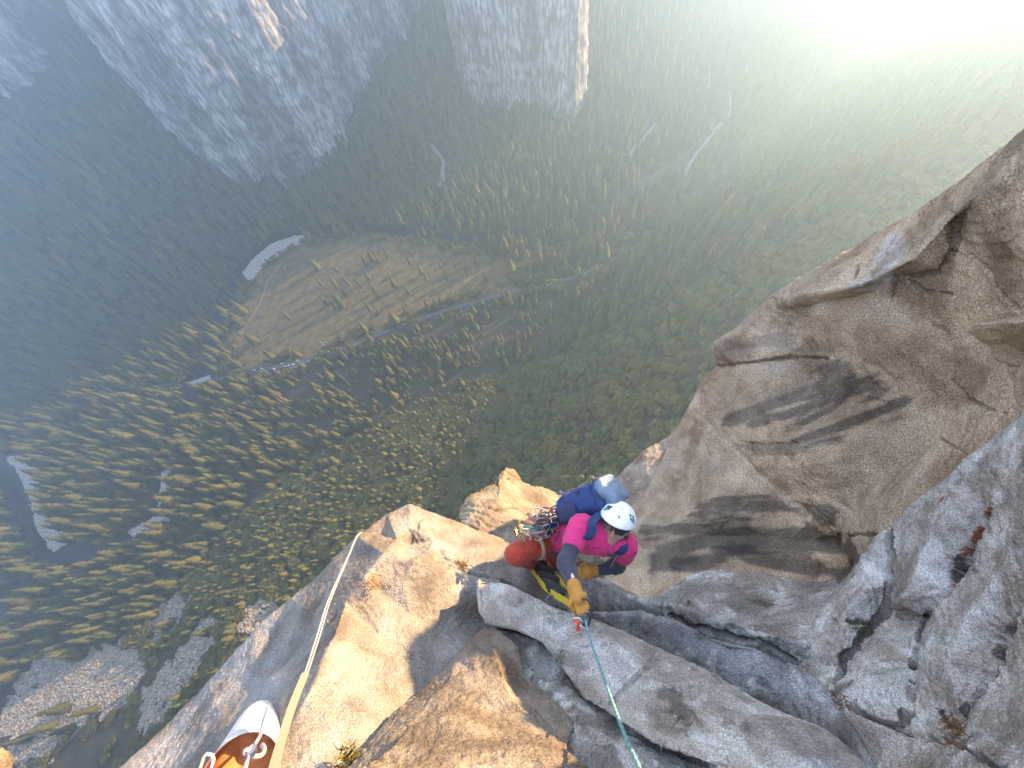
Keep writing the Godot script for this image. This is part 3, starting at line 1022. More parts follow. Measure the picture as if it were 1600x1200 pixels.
	for kind in kinds.size():
		var mine := rest.filter(func(s): return s[3] == kind)
		var both := ArrayMesh.new()
		both.add_surface_from_arrays(Mesh.PRIMITIVE_TRIANGLES, kinds[kind][1].surface_get_arrays(0))
		both.surface_set_material(0, leaf[kind])
		both.add_surface_from_arrays(Mesh.PRIMITIVE_TRIANGLES, kinds[kind][0].surface_get_arrays(0))
		both.surface_set_material(1, bark)
		var mm := MultiMesh.new()
		mm.transform_format = MultiMesh.TRANSFORM_3D
		mm.use_colors = true
		mm.mesh = both
		mm.instance_count = mine.size()
		for i in mine.size():
			var s: Array = mine[i]
			mm.set_instance_transform(i, Transform3D(Basis(Vector3.UP, s[4]).scaled(Vector3(s[2], s[1], s[2])), s[0]))
			mm.set_instance_color(i, s[5])
		var o := MultiMeshInstance3D.new()
		o.name = numbered("conifer_forest" if kind < 3 else "oak_woodland")
		o.multimesh = mm
		add_child(o)
		tag(o, ["dense forest of tall dark conifers covering the valley", "slender firs mixed through the valley forest", "broad pines mixed through the valley forest", "low round oaks on the talus and along the road", "pale green oaks scattered on the talus"][kind], "forest", "", "stuff")
	print("trees ", stands.size())

func tree_label(s: Array) -> String:
	var p: Vector3 = s[0]
	var which: String = ["conifer", "slender fir", "broad pine", "round oak", "pale oak"][s[3]]
	var tint: Color = s[5]
	var look := ""
	if tint.r > 1.9: look = "rusty brown "
	elif s[1] > 44.0: look = "very tall "
	elif s[1] > 36.0: look = "tall "
	elif s[1] < 11.0: look = "low "
	elif s[1] < 22.0: look = "small "
	which = look + which
	var q := Vector2(p.x, p.z)
	if Geometry2D.is_point_in_polygon(q, meadow): return which + (" near the top of the dry meadow" if p.z < -640.0 else (" in the middle of the dry meadow" if p.x > -420.0 else " at the river end of the dry meadow"))
	for k in 4:
		var best := 1e9
		for c in bars[k]: best = minf(best, q.distance_to(c))
		if best < 32.0: return which + [" beside the pale sand bar at the meadow", " beside the long curved sand bar", " beside the small tan sand bar at the lower bend", " beside the narrow bank of the straight reach"][k]
	for k in screes.size():
		var best := 1e9
		for c in screes[k]: best = minf(best, q.distance_to(c))
		if best < 26.0: return which + [" at the edge of the broad scree fan", " beside the small scree patch above the trail", " beside the grey scree below the slab", " beside the scree near the oaks"][k]
	if polyline_distance(p.x, p.z, river) < 36.0: return which + (" on the river bank near the bridge" if p.z < -400.0 else (" on the bank of the straight river reach" if p.x > -660.0 else " on the bank of the lower river bend"))
	if polyline_distance(p.x, p.z, road) < 45.0: return which + " standing close to the valley road"
	if p.z > on_line(p.x, NORTH): return which + (" on the talus below the lit spur" if p.x > -260.0 else (" on the talus beside the slab edge" if p.x > -480.0 else " at the foot of the wall above the scree"))
	if p.x < -860.0: return which + " in the sunlit stand beyond the curved sand bar"
	if p.x < -640.0: return which + " in the sunlit stand inside the lower bend"
	if p.x < -480.0: return which + " between the river reach and the talus"
	return which + " in the felled ground below the valley road"

# ------------------------------------------------------------------ things near the belay (points in metres from the eye)
func near(called: String, label: String, category: String, base: Vector3, group := "") -> Node3D:
	var o := thing(called, label, category, EYE + base, group)
	return o

func part(parent: Node3D, called: String, mesh: Mesh, m: Material, label := "") -> MeshInstance3D:
	var o := obj(called, mesh, m, parent)
	var up: Node = parent
	var off := Vector3.ZERO
	while up != self:
		off += up.position
		up = up.get_parent()
	o.position = EYE - off
	if label: o.set_meta("label", label)
	return o

# --- figures: tapered bones joined smoothly, meshed as surface nets
func bone(p: Vector3, a: Vector3, b: Vector3, ra: float, rb: float) -> float:
	var ab := b - a
	var t := clampf((p - a).dot(ab) / maxf(ab.length_squared(), 1e-9), 0, 1)
	return p.distance_to(a + ab * t) - lerpf(ra, rb, t)

func nets(bones: Array, cell: float, blend: float, wrinkle: float, colors: Array) -> Array:
	# bones: [a, b, ra, rb, colour number]; returns [vertices, triangles, colours]
	var box := AABB(bones[0][0], Vector3.ZERO)
	for b in bones:
		var r: float = maxf(b[2], b[3]) + 0.03
		box = box.merge(AABB(b[0], Vector3.ZERO).grow(r)).merge(AABB(b[1], Vector3.ZERO).grow(r))
	var n := Vector3i((box.size / cell).ceil()) + Vector3i(2, 2, 2)
	var f := PackedFloat32Array()
	f.resize(n.x * n.y * n.z)
	f.fill(1.0)
	var sx := 1
	var sy := n.x
	var sz := n.x * n.y
	for b in bones:
		var r: float = maxf(b[2], b[3]) + blend + cell * 3.0
		var lo := Vector3i(((Vector3(b[0]).min(b[1]) - Vector3.ONE * r - box.position) / cell).floor()).clamp(Vector3i.ZERO, n - Vector3i.ONE)
		var hi := Vector3i(((Vector3(b[0]).max(b[1]) + Vector3.ONE * r - box.position) / cell).ceil()).clamp(Vector3i.ZERO, n - Vector3i.ONE)
		for z in range(lo.z, hi.z + 1):
			for y in range(lo.y, hi.y + 1):
				for x in range(lo.x, hi.x + 1):
					var d := bone(box.position + Vector3(x, y, z) * cell, b[0], b[1], b[2], b[3])
					var i := x + y * sy + z * sz
					var o := f[i]
					var h := maxf(blend - absf(d - o), 0.0) / blend
					f[i] = minf(d, o) - h * h * blend * 0.25
	var at := {}
	var v := PackedVector3Array()
	var col := PackedColorArray()
	var idx := PackedInt32Array()
	var corner := [0, sx, sy, sx + sy, sz, sx + sz, sy + sz, sx + sy + sz]
	var offs := [Vector3(0, 0, 0), Vector3(1, 0, 0), Vector3(0, 1, 0), Vector3(1, 1, 0), Vector3(0, 0, 1), Vector3(1, 0, 1), Vector3(0, 1, 1), Vector3(1, 1, 1)]
	var edges := [[0, 1], [2, 3], [4, 5], [6, 7], [0, 2], [1, 3], [4, 6], [5, 7], [0, 4], [1, 5], [2, 6], [3, 7]]
	for z in n.z - 1:
		for y in n.y - 1:
			for x in n.x - 1:
				var i := x + y * sy + z * sz
				if absf(f[i]) > cell * 3.0: continue
				var s := 0
				for c in 8: s += int(f[i + corner[c]] < 0.0)
				if s == 0 or s == 8: continue
				var p := Vector3.ZERO
				var k := 0
				for e in edges:
					var a := f[i + corner[e[0]]]
					var b := f[i + corner[e[1]]]
					if (a < 0.0) != (b < 0.0):
						p += offs[e[0]].lerp(offs[e[1]], a / (a - b))
						k += 1
				var q := box.position + (Vector3(x, y, z) + p / k) * cell
				var best := 1e9
				var c := 0
				for b in bones:
					var d := bone(q, b[0], b[1], b[2], b[3])
					if d < best:
						best = d
						c = b[4]
				at[i] = v.size()
				v.append(q)
				col.append(colors[c])
	for i in at:
		for ax in [[sx, sy, sz], [sy, sz, sx], [sz, sx, sy]]:
			var a: int = i + ax[0]
			if a >= f.size() or (f[i] < 0.0) == (f[a] < 0.0): continue
			var q := [i, i - ax[1], i - ax[1] - ax[2], i - ax[2]]
			if not (at.has(q[1]) and at.has(q[2]) and at.has(q[3])): continue
			var t := [at[q[0]], at[q[1]], at[q[2]], at[q[3]]]
			if f[i] < 0.0: idx.append_array([t[0], t[1], t[2], t[0], t[2], t[3]])
			else: idx.append_array([t[0], t[2], t[1], t[0], t[3], t[2]])
	if wrinkle > 0.0:
		var nn := normals_of(v, idx)
		for i in v.size():
			var w := nz.get_noise_3dv(v[i] * Vector3(16, 30, 16)) + 0.6 * (1.0 - absf(nz.get_noise_3dv(v[i] * 22.0 + Vector3(8, 8, 8))) * 3.0)
			v[i] += nn[i] * wrinkle * w
	return [v, idx, col]

func figure(parts: Array) -> ArrayMesh:
	var v := PackedVector3Array()
	var idx := PackedInt32Array()
	var col := PackedColorArray()
	for p in parts:
		var o := v.size()
		v.append_array(p[0])
		col.append_array(p[2])
		for i in p[1]: idx.append(i + o)
	return mesh_of(v, idx, col)

func dome(center: Vector3, up: Vector3, front: Vector3, size: Vector3, from: float, rows := 14, cols := 28) -> ArrayMesh:
	# part of an ellipsoid from its top down to the angle «from», with a turned-in rim
	var side := front.cross(up).normalized()
	var fr := up.cross(side).normalized()
	var v := PackedVector3Array()
	var idx := PackedInt32Array()
	for j in rows + 3:
		var an := from * minf(float(j) / rows, 1.0)
		var shrink := 1.0 if j <= rows else (0.93 if j == rows + 1 else 0.9)
		for i in cols:
			var t := TAU * i / cols
			var brim := 1.0 + 0.10 * maxf(0.0, cos(t)) * (an / from) ** 4
			var q := Vector3(sin(an) * sin(t), cos(an) + (0.1 if j == rows + 2 else 0.0), sin(an) * cos(t) * brim)
			q *= size * shrink
			v.append(center + side * q.x + up * q.y + fr * q.z)
	for j in rows + 2:
		for i in cols:
			var a := j * cols + i
			var b := j * cols + (i + 1) % cols
			idx.append_array([a, a + cols, b, b, a + cols, b + cols])
	# face outwards
	var k := (v[idx[6 * cols + 2]] - v[idx[6 * cols]]).cross(v[idx[6 * cols + 1]] - v[idx[6 * cols]])
	if k.dot(v[idx[6 * cols]] - center) < 0:
		for t in range(0, idx.size(), 3):
			var w := idx[t + 1]
			idx[t + 1] = idx[t + 2]
			idx[t + 2] = w
	return mesh_of(v, idx)

func patch(outline: Array, at_: Callable, thick := 0.004) -> ArrayMesh:
	# a small raised plate whose outline is given on a surface (u, v) -> point
	var v := PackedVector3Array()
	var idx := PackedInt32Array()
	var n := outline.size()
	for p in outline: v.append(at_.call(p[0], p[1], thick))
	for p in outline: v.append(at_.call(p[0], p[1], -thick))
	var tri := Geometry2D.triangulate_polygon(PackedVector2Array(outline.map(func(p): return Vector2(p[0], p[1]))))
	for i in tri: idx.append(i)
	for t in range(0, tri.size(), 3): idx.append_array([tri[t] + n, tri[t + 2] + n, tri[t + 1] + n])
	for i in n:
		var j := (i + 1) % n
		idx.append_array([i, j, i + n, j, j + n, i + n])
	return flat(v, idx)

func cloth(color: Color, rough := 0.9) -> StandardMaterial3D:
	var m := mat(color, rough)
	m.vertex_color_use_as_albedo = true
	m.rim_enabled = true
	m.rim = 0.25
	m.albedo_texture = M.weave
	m.uv1_triplanar = true
	m.uv1_world_triplanar = true
	m.uv1_scale = Vector3.ONE * 5.0
	return m

func rounded_box(size: Vector3, round_: float, pinch := 0.0, seg := 8) -> Array:
	# vertices and triangles of a cushion-like box round the origin
	var v := PackedVector3Array()
	var idx := PackedInt32Array()
	for f in 6:
		var ax := [Vector3.RIGHT, Vector3.LEFT, Vector3.UP, Vector3.DOWN, Vector3.BACK, Vector3.FORWARD]
		var n: Vector3 = ax[f]
		var u := Vector3(n.y, n.z, n.x)
		var w := n.cross(u)
		var o := v.size()
		for j in seg + 1:
			for i in seg + 1:
				var p := n + u * (2.0 * i / seg - 1.0) + w * (2.0 * j / seg - 1.0)
				var q := p * size * 0.5
				var inner := q.clamp(-(size * 0.5 - Vector3.ONE * round_), size * 0.5 - Vector3.ONE * round_)
				var d := q - inner
				q = inner + d.normalized() * round_ if d.length() > 1e-6 else q
				v.append(q)
		for j in seg:
			for i in seg:
				var a := o + j * (seg + 1) + i
				idx.append_array([a, a + seg + 1, a + 1, a + 1, a + seg + 1, a + seg + 2])
	return [v, idx]

func shaped(box: Array, b: Basis, c: Vector3, crumple: float) -> ArrayMesh:
	var v: PackedVector3Array = box[0].duplicate()
	for i in v.size():
		var p := v[i]
		var w := nz.get_noise_3dv(p * 9.0) + 0.5 * (1.0 - 3.0 * absf(nz.get_noise_3dv(p * 16.0 + Vector3(3, 3, 3))))
		v[i] = c + b * (p + p.normalized() * crumple * w)
	var idx: PackedInt32Array = box[1].duplicate()
	# make sure the faces look outwards
	var k := (v[idx[2]] - v[idx[0]]).cross(v[idx[1]] - v[idx[0]])
	if k.dot(v[idx[0]] - c) < 0:
		for t in range(0, idx.size(), 3):
			var w := idx[t + 1]
			idx[t + 1] = idx[t + 2]
			idx[t + 2] = w
	return mesh_of(v, idx)

func build_climber() -> void:
	M.weave = noise_texture(61, 0.12, Color(0.78, 0.78, 0.78), Color(1, 1, 1), 256, 3)
	var pink := Color(0.6, 0.022, 0.15)
	var navy := Color(0.036, 0.038, 0.062)
	var red := Color(0.36, 0.036, 0.012)
	var skin := Color(0.36, 0.2, 0.14)
	var shoe := Color(0.12, 0.12, 0.12)
	var hair := Color(0.06, 0.035, 0.022)
	var cols := [pink, navy, red, skin, shoe, hair]
	# joints
	var chest := Vector3(0.344, -2.832, -0.192)
	var waist := Vector3(0.157, -3.044, -0.262)
	var pelvis := Vector3(0.047, -3.176, -0.29)
	var sh_r := Vector3(0.218, -2.743, -0.276)
	var mid_r := Vector3(0.154, -2.72, -0.191)
	var el_r := Vector3(0.07, -2.665, -0.08)
	var wr_r := Vector3(0.081, -2.532, 0.054)
	var sh_l := Vector3(0.511, -2.901, -0.103)
	var mid_l := Vector3(0.487, -2.993, -0.057)
	var el_l := Vector3(0.43, -3.092, 0.003)
	var wr_l := Vector3(0.27, -3.036, 0.004)
	var knee_r := Vector3(-0.25, -2.956, -0.213)
	var foot_r := Vector3(-0.136, -3.43, -0.127)
	var knee_l := Vector3(0.009, -3.438, -0.154)
	var foot_l := Vector3(0.014, -3.896, -0.098)
	var head := Vector3(0.456, -2.765, -0.234)
	var view := Vector3(0.188, -1.075, -0.102).normalized()
	var right := Vector3(0.973, -0.106, 0.204)
	var upimg := Vector3(0.23, 0.45, -0.863)
	# the head: crown towards the top of the picture, face turned up to the belay
	var up := (right * 0.34 + upimg * 0.92 - view * 0.16).normalized()
	var front := (-view * 0.92 - upimg * 0.3 - right * 0.1)
	front = (front - up * front.dot(up)).normalized()
	var side := front.cross(up).normalized()
	var neck := head - up * 0.15 - front * 0.035
	var bones := [
		[chest - (chest - waist) * 0.1, waist, 0.125, 0.11, 0], [sh_r.lerp(chest, 0.25), sh_l.lerp(chest, 0.25), 0.09, 0.09, 0], [waist, pelvis, 0.108, 0.112, 0],
		[sh_r, mid_r, 0.072, 0.068, 0], [sh_l, mid_l, 0.072, 0.066, 0],
		[mid_r, el_r, 0.05, 0.05, 1], [el_r, wr_r, 0.052, 0.037, 1], [mid_l, el_l, 0.05, 0.05, 1], [el_l, wr_l, 0.05, 0.037, 1],
		[pelvis, knee_r, 0.105, 0.072, 2], [pelvis + (waist - pelvis) * -0.05, pelvis, 0.12, 0.12, 2], [knee_r, foot_r, 0.07, 0.045, 2], [pelvis, knee_l, 0.1, 0.07, 2], [knee_l, foot_l, 0.065, 0.045, 2],
		[foot_r, foot_r + Vector3(0.02, -0.03, 0.16), 0.045, 0.032, 4], [foot_l, foot_l + Vector3(0.02, -0.03, 0.16), 0.045, 0.032, 4],
		[neck - up * 0.03, neck + up * 0.06, 0.058, 0.055, 3], [chest, neck, 0.09, 0.06, 0]]
	var body := nets(bones, 0.011, 0.035, 0.0045, cols)
	var face_bones := [
		[head + up * 0.02 - front * 0.012, head + up * 0.01 + front * 0.01, 0.086, 0.084, 3], [head - up * 0.055 + front * 0.03, head - up * 0.085 + front * 0.05, 0.058, 0.038, 3],
		[head - up * 0.005 + front * 0.082, head - up * 0.036 + front * 0.105, 0.009, 0.013, 3], [head - up * 0.062 + front * 0.082 - side * 0.016, head - up * 0.062 + front * 0.082 + side * 0.016, 0.008, 0.008, 3],
		[head - up * 0.03 + front * 0.05 - side * 0.045, head - up * 0.045 + front * 0.045 - side * 0.035, 0.028, 0.024, 3], [head - up * 0.03 + front * 0.05 + side * 0.045, head - up * 0.045 + front * 0.045 + side * 0.035, 0.028, 0.024, 3],
		[head - side * 0.084 - up * 0.005, head - side * 0.08 - up * 0.04, 0.014, 0.01, 3], [head + side * 0.084 - up * 0.005, head + side * 0.08 - up * 0.04, 0.014, 0.01, 3],
		[head - front * 0.035 + up * 0.0, head - front * 0.05 - up * 0.07, 0.088, 0.06, 5],
		[head - up * 0.08, neck, 0.055, 0.052, 3]]
	var skull := nets(face_bones, 0.0055, 0.012, 0.0, cols)
	var o := near("person", "climber in pink shirt, red trousers and white helmet hauling up the teal rope", "person", pelvis)
	part(o, "body", figure([body, skull]), cloth(Color(1, 1, 1)))
	# mouth and hair
	var lips := mat(Color(0.4, 0.13, 0.11), 0.6)
	part(o, "mouth", tube(PackedVector3Array([head - up * 0.06 + front * 0.086 - side * 0.02, head - up * 0.065 + front * 0.091, head - up * 0.06 + front * 0.086 + side * 0.02]), [0.0025, 0.0045, 0.0025], 6), lips)
	var hm := mat(hair, 0.5)
	var braid := smooth_path([head - side * 0.083 - up * 0.01, head - side * 0.09 - up * 0.06 - front * 0.01, head - side * 0.085 - up * 0.12, head - side * 0.07 - up * 0.19 + front * 0.03, head - side * 0.06 - up * 0.26 + front * 0.06], 5)
	var br := []
	for i in braid.size(): br.append(0.013 * (1.0 - 0.5 * i / braid.size()) * (1.0 + 0.28 * sin(i * 2.2)))
	part(o, "hair", tube(braid, br, 8), hm)
	# collar of a dark layer under the shirt
	part(o, "collar", tube(ring(neck - up * 0.035 + front * 0.004, up, 0.073, 20), 0.016, 6, true), mat(navy, 0.9))
	# gloves: five fingers each, closed on what they hold
	var tan_ := mat(Color(0.33, 0.15, 0.025), 0.85)
	tan_.vertex_color_use_as_albedo = true
	for g in [[wr_r, Vector3(0.087, -2.497, 0.116), Vector3(0.103, -2.524, 0.191), Vector3(0.154, -2.48, 0.17), 1.0], [wr_l, Vector3(0.209, -3, -0.001), Vector3(0.153, -2.966, 0), Vector3(0.161, -2.948, 0.03), 0.92]]:
		var w: Vector3 = g[0]
		var palm: Vector3 = g[1]
		var grip: Vector3 = g[2]
		var s: float = g[4]
		var along := (grip - w).normalized()
		var to_eye := -w.normalized()
		var across := along.cross(to_eye).normalized()
		var hb := [[w, palm, 0.036 * s, 0.04 * s, 0], [w - along * 0.004, w + along * 0.02, 0.041 * s, 0.038 * s, 0], [palm - across * 0.026, palm + across * 0.022, 0.026 * s, 0.026 * s, 0]]
		for k in 4:
			var base: Vector3 = palm + across * (0.03 - 0.02 * k) * s + along * 0.03 * s + to_eye * 0.008
			var l: float = [0.036, 0.041, 0.038, 0.029][k] * s
			var m1 := base + (along * 0.9 + to_eye * 0.05).normalized() * l
			var m2 := m1 + (along * 0.1 - to_eye * 0.95).normalized() * l * 0.75
			var m3 := m2 + (-along * 0.8 - to_eye * 0.35).normalized() * l * 0.6
			hb.append_array([[base, m1, 0.0115 * s, 0.0105 * s, 0], [m1, m2, 0.0105 * s, 0.0095 * s, 1], [m2, m3, 0.0095 * s, 0.0085 * s, 1]])
		var t0: Vector3 = palm + across * 0.036 * s - along * 0.012
		var t1: Vector3 = t0 + (across * 0.7 + along * 0.7 + to_eye * 0.2).normalized() * 0.036 * s
		var t2: Vector3 = t1 + (along * 0.95 - across * 0.15 - to_eye * 0.2).normalized() * 0.032 * s
		hb.append_array([[t0, t1, 0.014 * s, 0.012 * s, 0], [t1, t2, 0.0115 * s, 0.0095 * s, 1]])
		part(o, "glove", figure([nets(hb, 0.0045, 0.007, 0.0012, [Color(1, 1, 1), Color(0.85, 0.72, 0.9)])]), tan_, "tan leather work glove with bare fingertips")
	# helmet
	var white := mat(Color(0.6, 0.6, 0.59), 0.32)
	white.clearcoat_enabled = true
	white.clearcoat = 0.4
	var hc := head + up * 0.036 - front * 0.008
	var size := Vector3(0.122, 0.124, 0.14)
	var helmet := part(o, "helmet", dome(hc, up, front, size, 1.52, 22, 40), white, "white climbing helmet with teal vents")
	var on := func(az: float, an: float, out: float) -> Vector3:   # a point on the shell: round from the front, down from the top
		var q := Vector3(sin(an) * sin(az), cos(an), sin(an) * cos(az)) * size
		var n := Vector3(q.x / size.x ** 2, q.y / size.y ** 2, q.z / size.z ** 2).normalized()
		q += n * out
		return hc + side * q.x + up * q.y + front * q.z
	var teal := mat(Color(0.02, 0.2, 0.26), 0.4)
	var black := mat(Color(0.02, 0.02, 0.022), 0.5)
	for sgn in [-1.0, 1.0]:
		part(helmet, "vent", patch([[sgn * 0.72, 0.72], [sgn * 1.1, 0.86], [sgn * 1.08, 1.2], [sgn * 0.76, 1.0]], on, 0.003), black)
		part(helmet, "vent_cover", patch([[sgn * 0.8, 0.9], [sgn * 1.09, 1.02], [sgn * 1.08, 1.22], [sgn * 0.82, 1.06]], on, 0.0045), teal)
		part(helmet, "vent", patch([[sgn * 1.75, 0.8], [sgn * 2.2, 0.9], [sgn * 2.15, 1.15], [sgn * 1.8, 1.05]], on, 0.003), black)
	part(helmet, "vent", patch([[-0.16, 1.16], [0.34, 1.12], [0.38, 1.26], [-0.1, 1.4]], on, 0.003), black)
	part(helmet, "vent_cover", patch([[-0.12, 1.27], [0.36, 1.19], [0.38, 1.28], [-0.09, 1.41]], on, 0.0045), teal)
	part(helmet, "emblem", patch([[0.0, 0.93], [0.1, 1.02], [0.0, 1.12], [-0.1, 1.02]], on, 0.003), black)
	part(helmet, "emblem_mark", patch([[0.0, 0.98], [0.05, 1.03], [0.0, 1.08], [-0.02, 1.03]], on, 0.0042), white)
	var badge := []
	for i in 14: badge.append([0.1 + 0.34 * cos(TAU * i / 14.0), 0.48 + 0.13 * sin(TAU * i / 14.0)])
	part(helmet, "badge", patch(badge, on, 0.0025), mat(Color(0.32, 0.55, 0.55), 0.4))
	var inner := []
	for i in 10: inner.append([0.06 + 0.16 * cos(TAU * i / 10.0), 0.49 + 0.06 * sin(TAU * i / 10.0)])
	part(helmet, "badge_mark", patch(inner, on, 0.0038), mat(Color(0.75, 0.75, 0.7), 0.4))
	for sgn in [-1.0, 1.0]:
		part(helmet, "chin_strap", tube(smooth_path([head + side * sgn * 0.088 + up * 0.02, head + side * sgn * 0.078 - up * 0.05 + front * 0.01, head - up * 0.118 + front * 0.055 + side * sgn * 0.012], 5), 0.006, 6), black)
	# dark sunglasses
	var shades := thing("sunglasses", "black wraparound sunglasses on the climber", "sunglasses", EYE + head + front * 0.1)
	var lens := mat(Color(0.012, 0.012, 0.014), 0.08)
	for sgn in [-1.0, 1.0]:
		var c: Vector3 = head + up * 0.006 + front * 0.088 + side * sgn * 0.037
		var q := func(a: float, b: float, out: float) -> Vector3: return c + side * a + up * b + front * (out * 1.5 + 0.012 - 3.6 * (a + sgn * 0.037) ** 2 * 1.0)
		part(shades, "lens", patch([[-0.03, 0.016], [-0.01, 0.021], [0.012, 0.021], [0.031, 0.015], [0.033, -0.004], [0.024, -0.02], [0.0, -0.025], [-0.022, -0.019], [-0.032, -0.004]], q, 0.003), lens)
		part(shades, "temple", tube(PackedVector3Array([c + side * sgn * 0.03 + up * 0.01, head + side * sgn * 0.092 + up * 0.012 + front * 0.03, head + side * sgn * 0.092 + up * 0.005 - front * 0.02]), 0.0045, 6), black)
	part(shades, "bridge", tube(PackedVector3Array([head + up * 0.012 + front * 0.1 - side * 0.014, head + up * 0.014 + front * 0.102, head + up * 0.012 + front * 0.1 + side * 0.014]), 0.0045, 6), black)
	# sleeve marks
	part(o, "sleeve_mark", tube(PackedVector3Array([Vector3(0.123, -2.653, -0.196), Vector3(0.139, -2.659, -0.178)]), 0.004, 5), mat(Color(0.7, 0.7, 0.7), 0.7))
	part(o, "sleeve_tear", tube(smooth_path([Vector3(0.085, -2.549, -0.013), Vector3(0.086, -2.53, 0.008), Vector3(0.077, -2.52, 0.026)], 3), [0.004, 0.007, 0.011, 0.011, 0.008, 0.007, 0.003], 6), mat(Color(0.55, 0.36, 0.3), 0.7))
	# backpack
	var blue := cloth(Color(0.005, 0.027, 0.13), 0.7)
	var dark := cloth(Color(0.012, 0.02, 0.07), 0.7)
	var pale := cloth(Color(0.13, 0.18, 0.26), 0.45)
	var bottom := Vector3(0.19, -3.03, -0.419)
	var top := Vector3(0.478, -2.777, -0.428)
	var axis := (top - bottom).normalized()
	var out := (upimg - axis * upimg.dot(axis)).normalized()
	var wide := axis.cross(out).normalized()
	var pb := Basis(wide, axis, out)
	var pack := near("backpack", "blue climbing backpack with a pale shiny lid on the climber", "backpack", bottom)
	part(pack, "bag", shaped(rounded_box(Vector3(0.27, 0.44, 0.22), 0.085, 0.0, 12), pb, bottom.lerp(top, 0.5) + out * 0.015, 0.011), blue)
	part(pack, "lid", shaped(rounded_box(Vector3(0.23, 0.1, 0.2), 0.048, 0.0, 10), Basis(wide, (axis + out * 0.35).normalized(), (out - axis * 0.35).normalized()), top + axis * 0.03 + out * 0.03, 0.011), pale, "pale shiny lid")
	part(pack, "collar", shaped(rounded_box(Vector3(0.22, 0.12, 0.18), 0.06, 0.0, 8), pb, top - axis * 0.02 + out * 0.01, 0.008), dark)
	part(pack, "side_pocket", shaped(rounded_box(Vector3(0.06, 0.18, 0.12), 0.028, 0.0, 6), pb, bottom + axis * 0.09 + wide * 0.135, 0.006), dark)
	part(pack, "side_pocket", shaped(rounded_box(Vector3(0.06, 0.18, 0.12), 0.028, 0.0, 6), pb, bottom + axis * 0.09 - wide * 0.135, 0.006), dark)
	var strap := mat(Color(0.007, 0.02, 0.075), 0.8)
	part(pack, "shoulder_strap", ribbon(smooth_path([top - out * 0.06 - wide * 0.07, Vector3(0.316, -2.67, -0.286), Vector3(0.284, -2.656, -0.228), Vector3(0.232, -2.699, -0.188), Vector3(0.165, -2.864, -0.26)], 6), right, 0.055, 0.014), strap)
	part(pack, "shoulder_strap", ribbon(smooth_path([top - out * 0.06 + wide * 0.07, Vector3(0.474, -2.801, -0.144), Vector3(0.468, -2.795, -0.089), Vector3(0.41, -2.842, -0.065), Vector3(0.333, -2.98, -0.081)], 6), right, 0.05, 0.014), strap)
	part(pack, "hip_belt", ribbon(smooth_path([Vector3(0.186, -3.001, -0.387), Vector3(0.1, -2.963, -0.374), Vector3(0.041, -2.983, -0.335), Vector3(0.008, -3.053, -0.287)], 5), axis, 0.06, 0.016), strap)
	for k in 3:
		var b0 := bottom + axis * (0.1 + 0.12 * k)
		part(pack, "compression_strap", ribbon(smooth_path([b0 + wide * 0.138 - out * 0.02, b0 + wide * 0.11 + out * 0.11, b0 + out * 0.14, b0 - wide * 0.11 + out * 0.11, b0 - wide * 0.138 - out * 0.02], 4), axis, 0.016, 0.004), strap)
	part(pack, "grab_loop", tube(smooth_path([Vector3(0.392, -2.758, -0.507), Vector3(0.391, -2.741, -0.54), Vector3(0.425, -2.738, -0.545), Vector3(0.429, -2.756, -0.511)], 5), 0.007, 6), dark)
	part(pack, "loose_strap", ribbon(smooth_path([Vector3(0.221, -2.942, -0.501), Vector3(0.191, -2.948, -0.532), Vector3(0.16, -2.954, -0.565)], 4), upimg, 0.022, 0.003), pale)
	# harness
	var har := near("climbing_harness", "climbing harness with tan leg loop and crowded gear loops", "harness", pelvis)
	var tan2 := mat(Color(0.26, 0.2, 0.12), 0.85)
	part(har, "waist_belt", tube(ring(waist.lerp(pelvis, 0.75), (pelvis - waist).normalized(), 0.121, 26), 0.02, 6, true), mat(Color(0.03, 0.035, 0.05), 0.85))
	part(har, "leg_loop", tube(ring(pelvis.lerp(knee_r, 0.52), (knee_r - pelvis).normalized(), 0.094, 24), 0.0165, 6, true), tan2, "tan webbing leg loop round the red thigh")
	part(har, "gear_loop", tube(smooth_path([Vector3(0.064, -2.98, -0.384), Vector3(0, -2.952, -0.395), Vector3(-0.074, -2.945, -0.365), Vector3(-0.043, -2.957, -0.298), Vector3(0.022, -2.999, -0.261)], 5), 0.006, 6), mat(Color(0.04, 0.1, 0.3), 0.7))

func ring(c: Vector3, n: Vector3, r: float, k: int) -> PackedVector3Array:
	var u := n.cross(Vector3.UP if absf(n.y) < 0.9 else Vector3.RIGHT).normalized()
	var w := n.cross(u)
	var p := PackedVector3Array()
	for i in k: p.append(c + (u * cos(TAU * i / k) + w * sin(TAU * i / k)) * r)
	return p

func carabiner_path(c: Vector3, u: Vector3, w: Vector3, l: float) -> PackedVector3Array:
	# a D-shaped link
	var p := PackedVector3Array()
	for q in [[-0.5, -0.2], [-0.45, 0.12], [-0.3, 0.24], [0.2, 0.3], [0.42, 0.24], [0.5, 0.02], [0.46, -0.22], [0.34, -0.28], [-0.36, -0.28]]:
		p.append(c + u * (q[0] * l) + w * (q[1] * l))
	return p

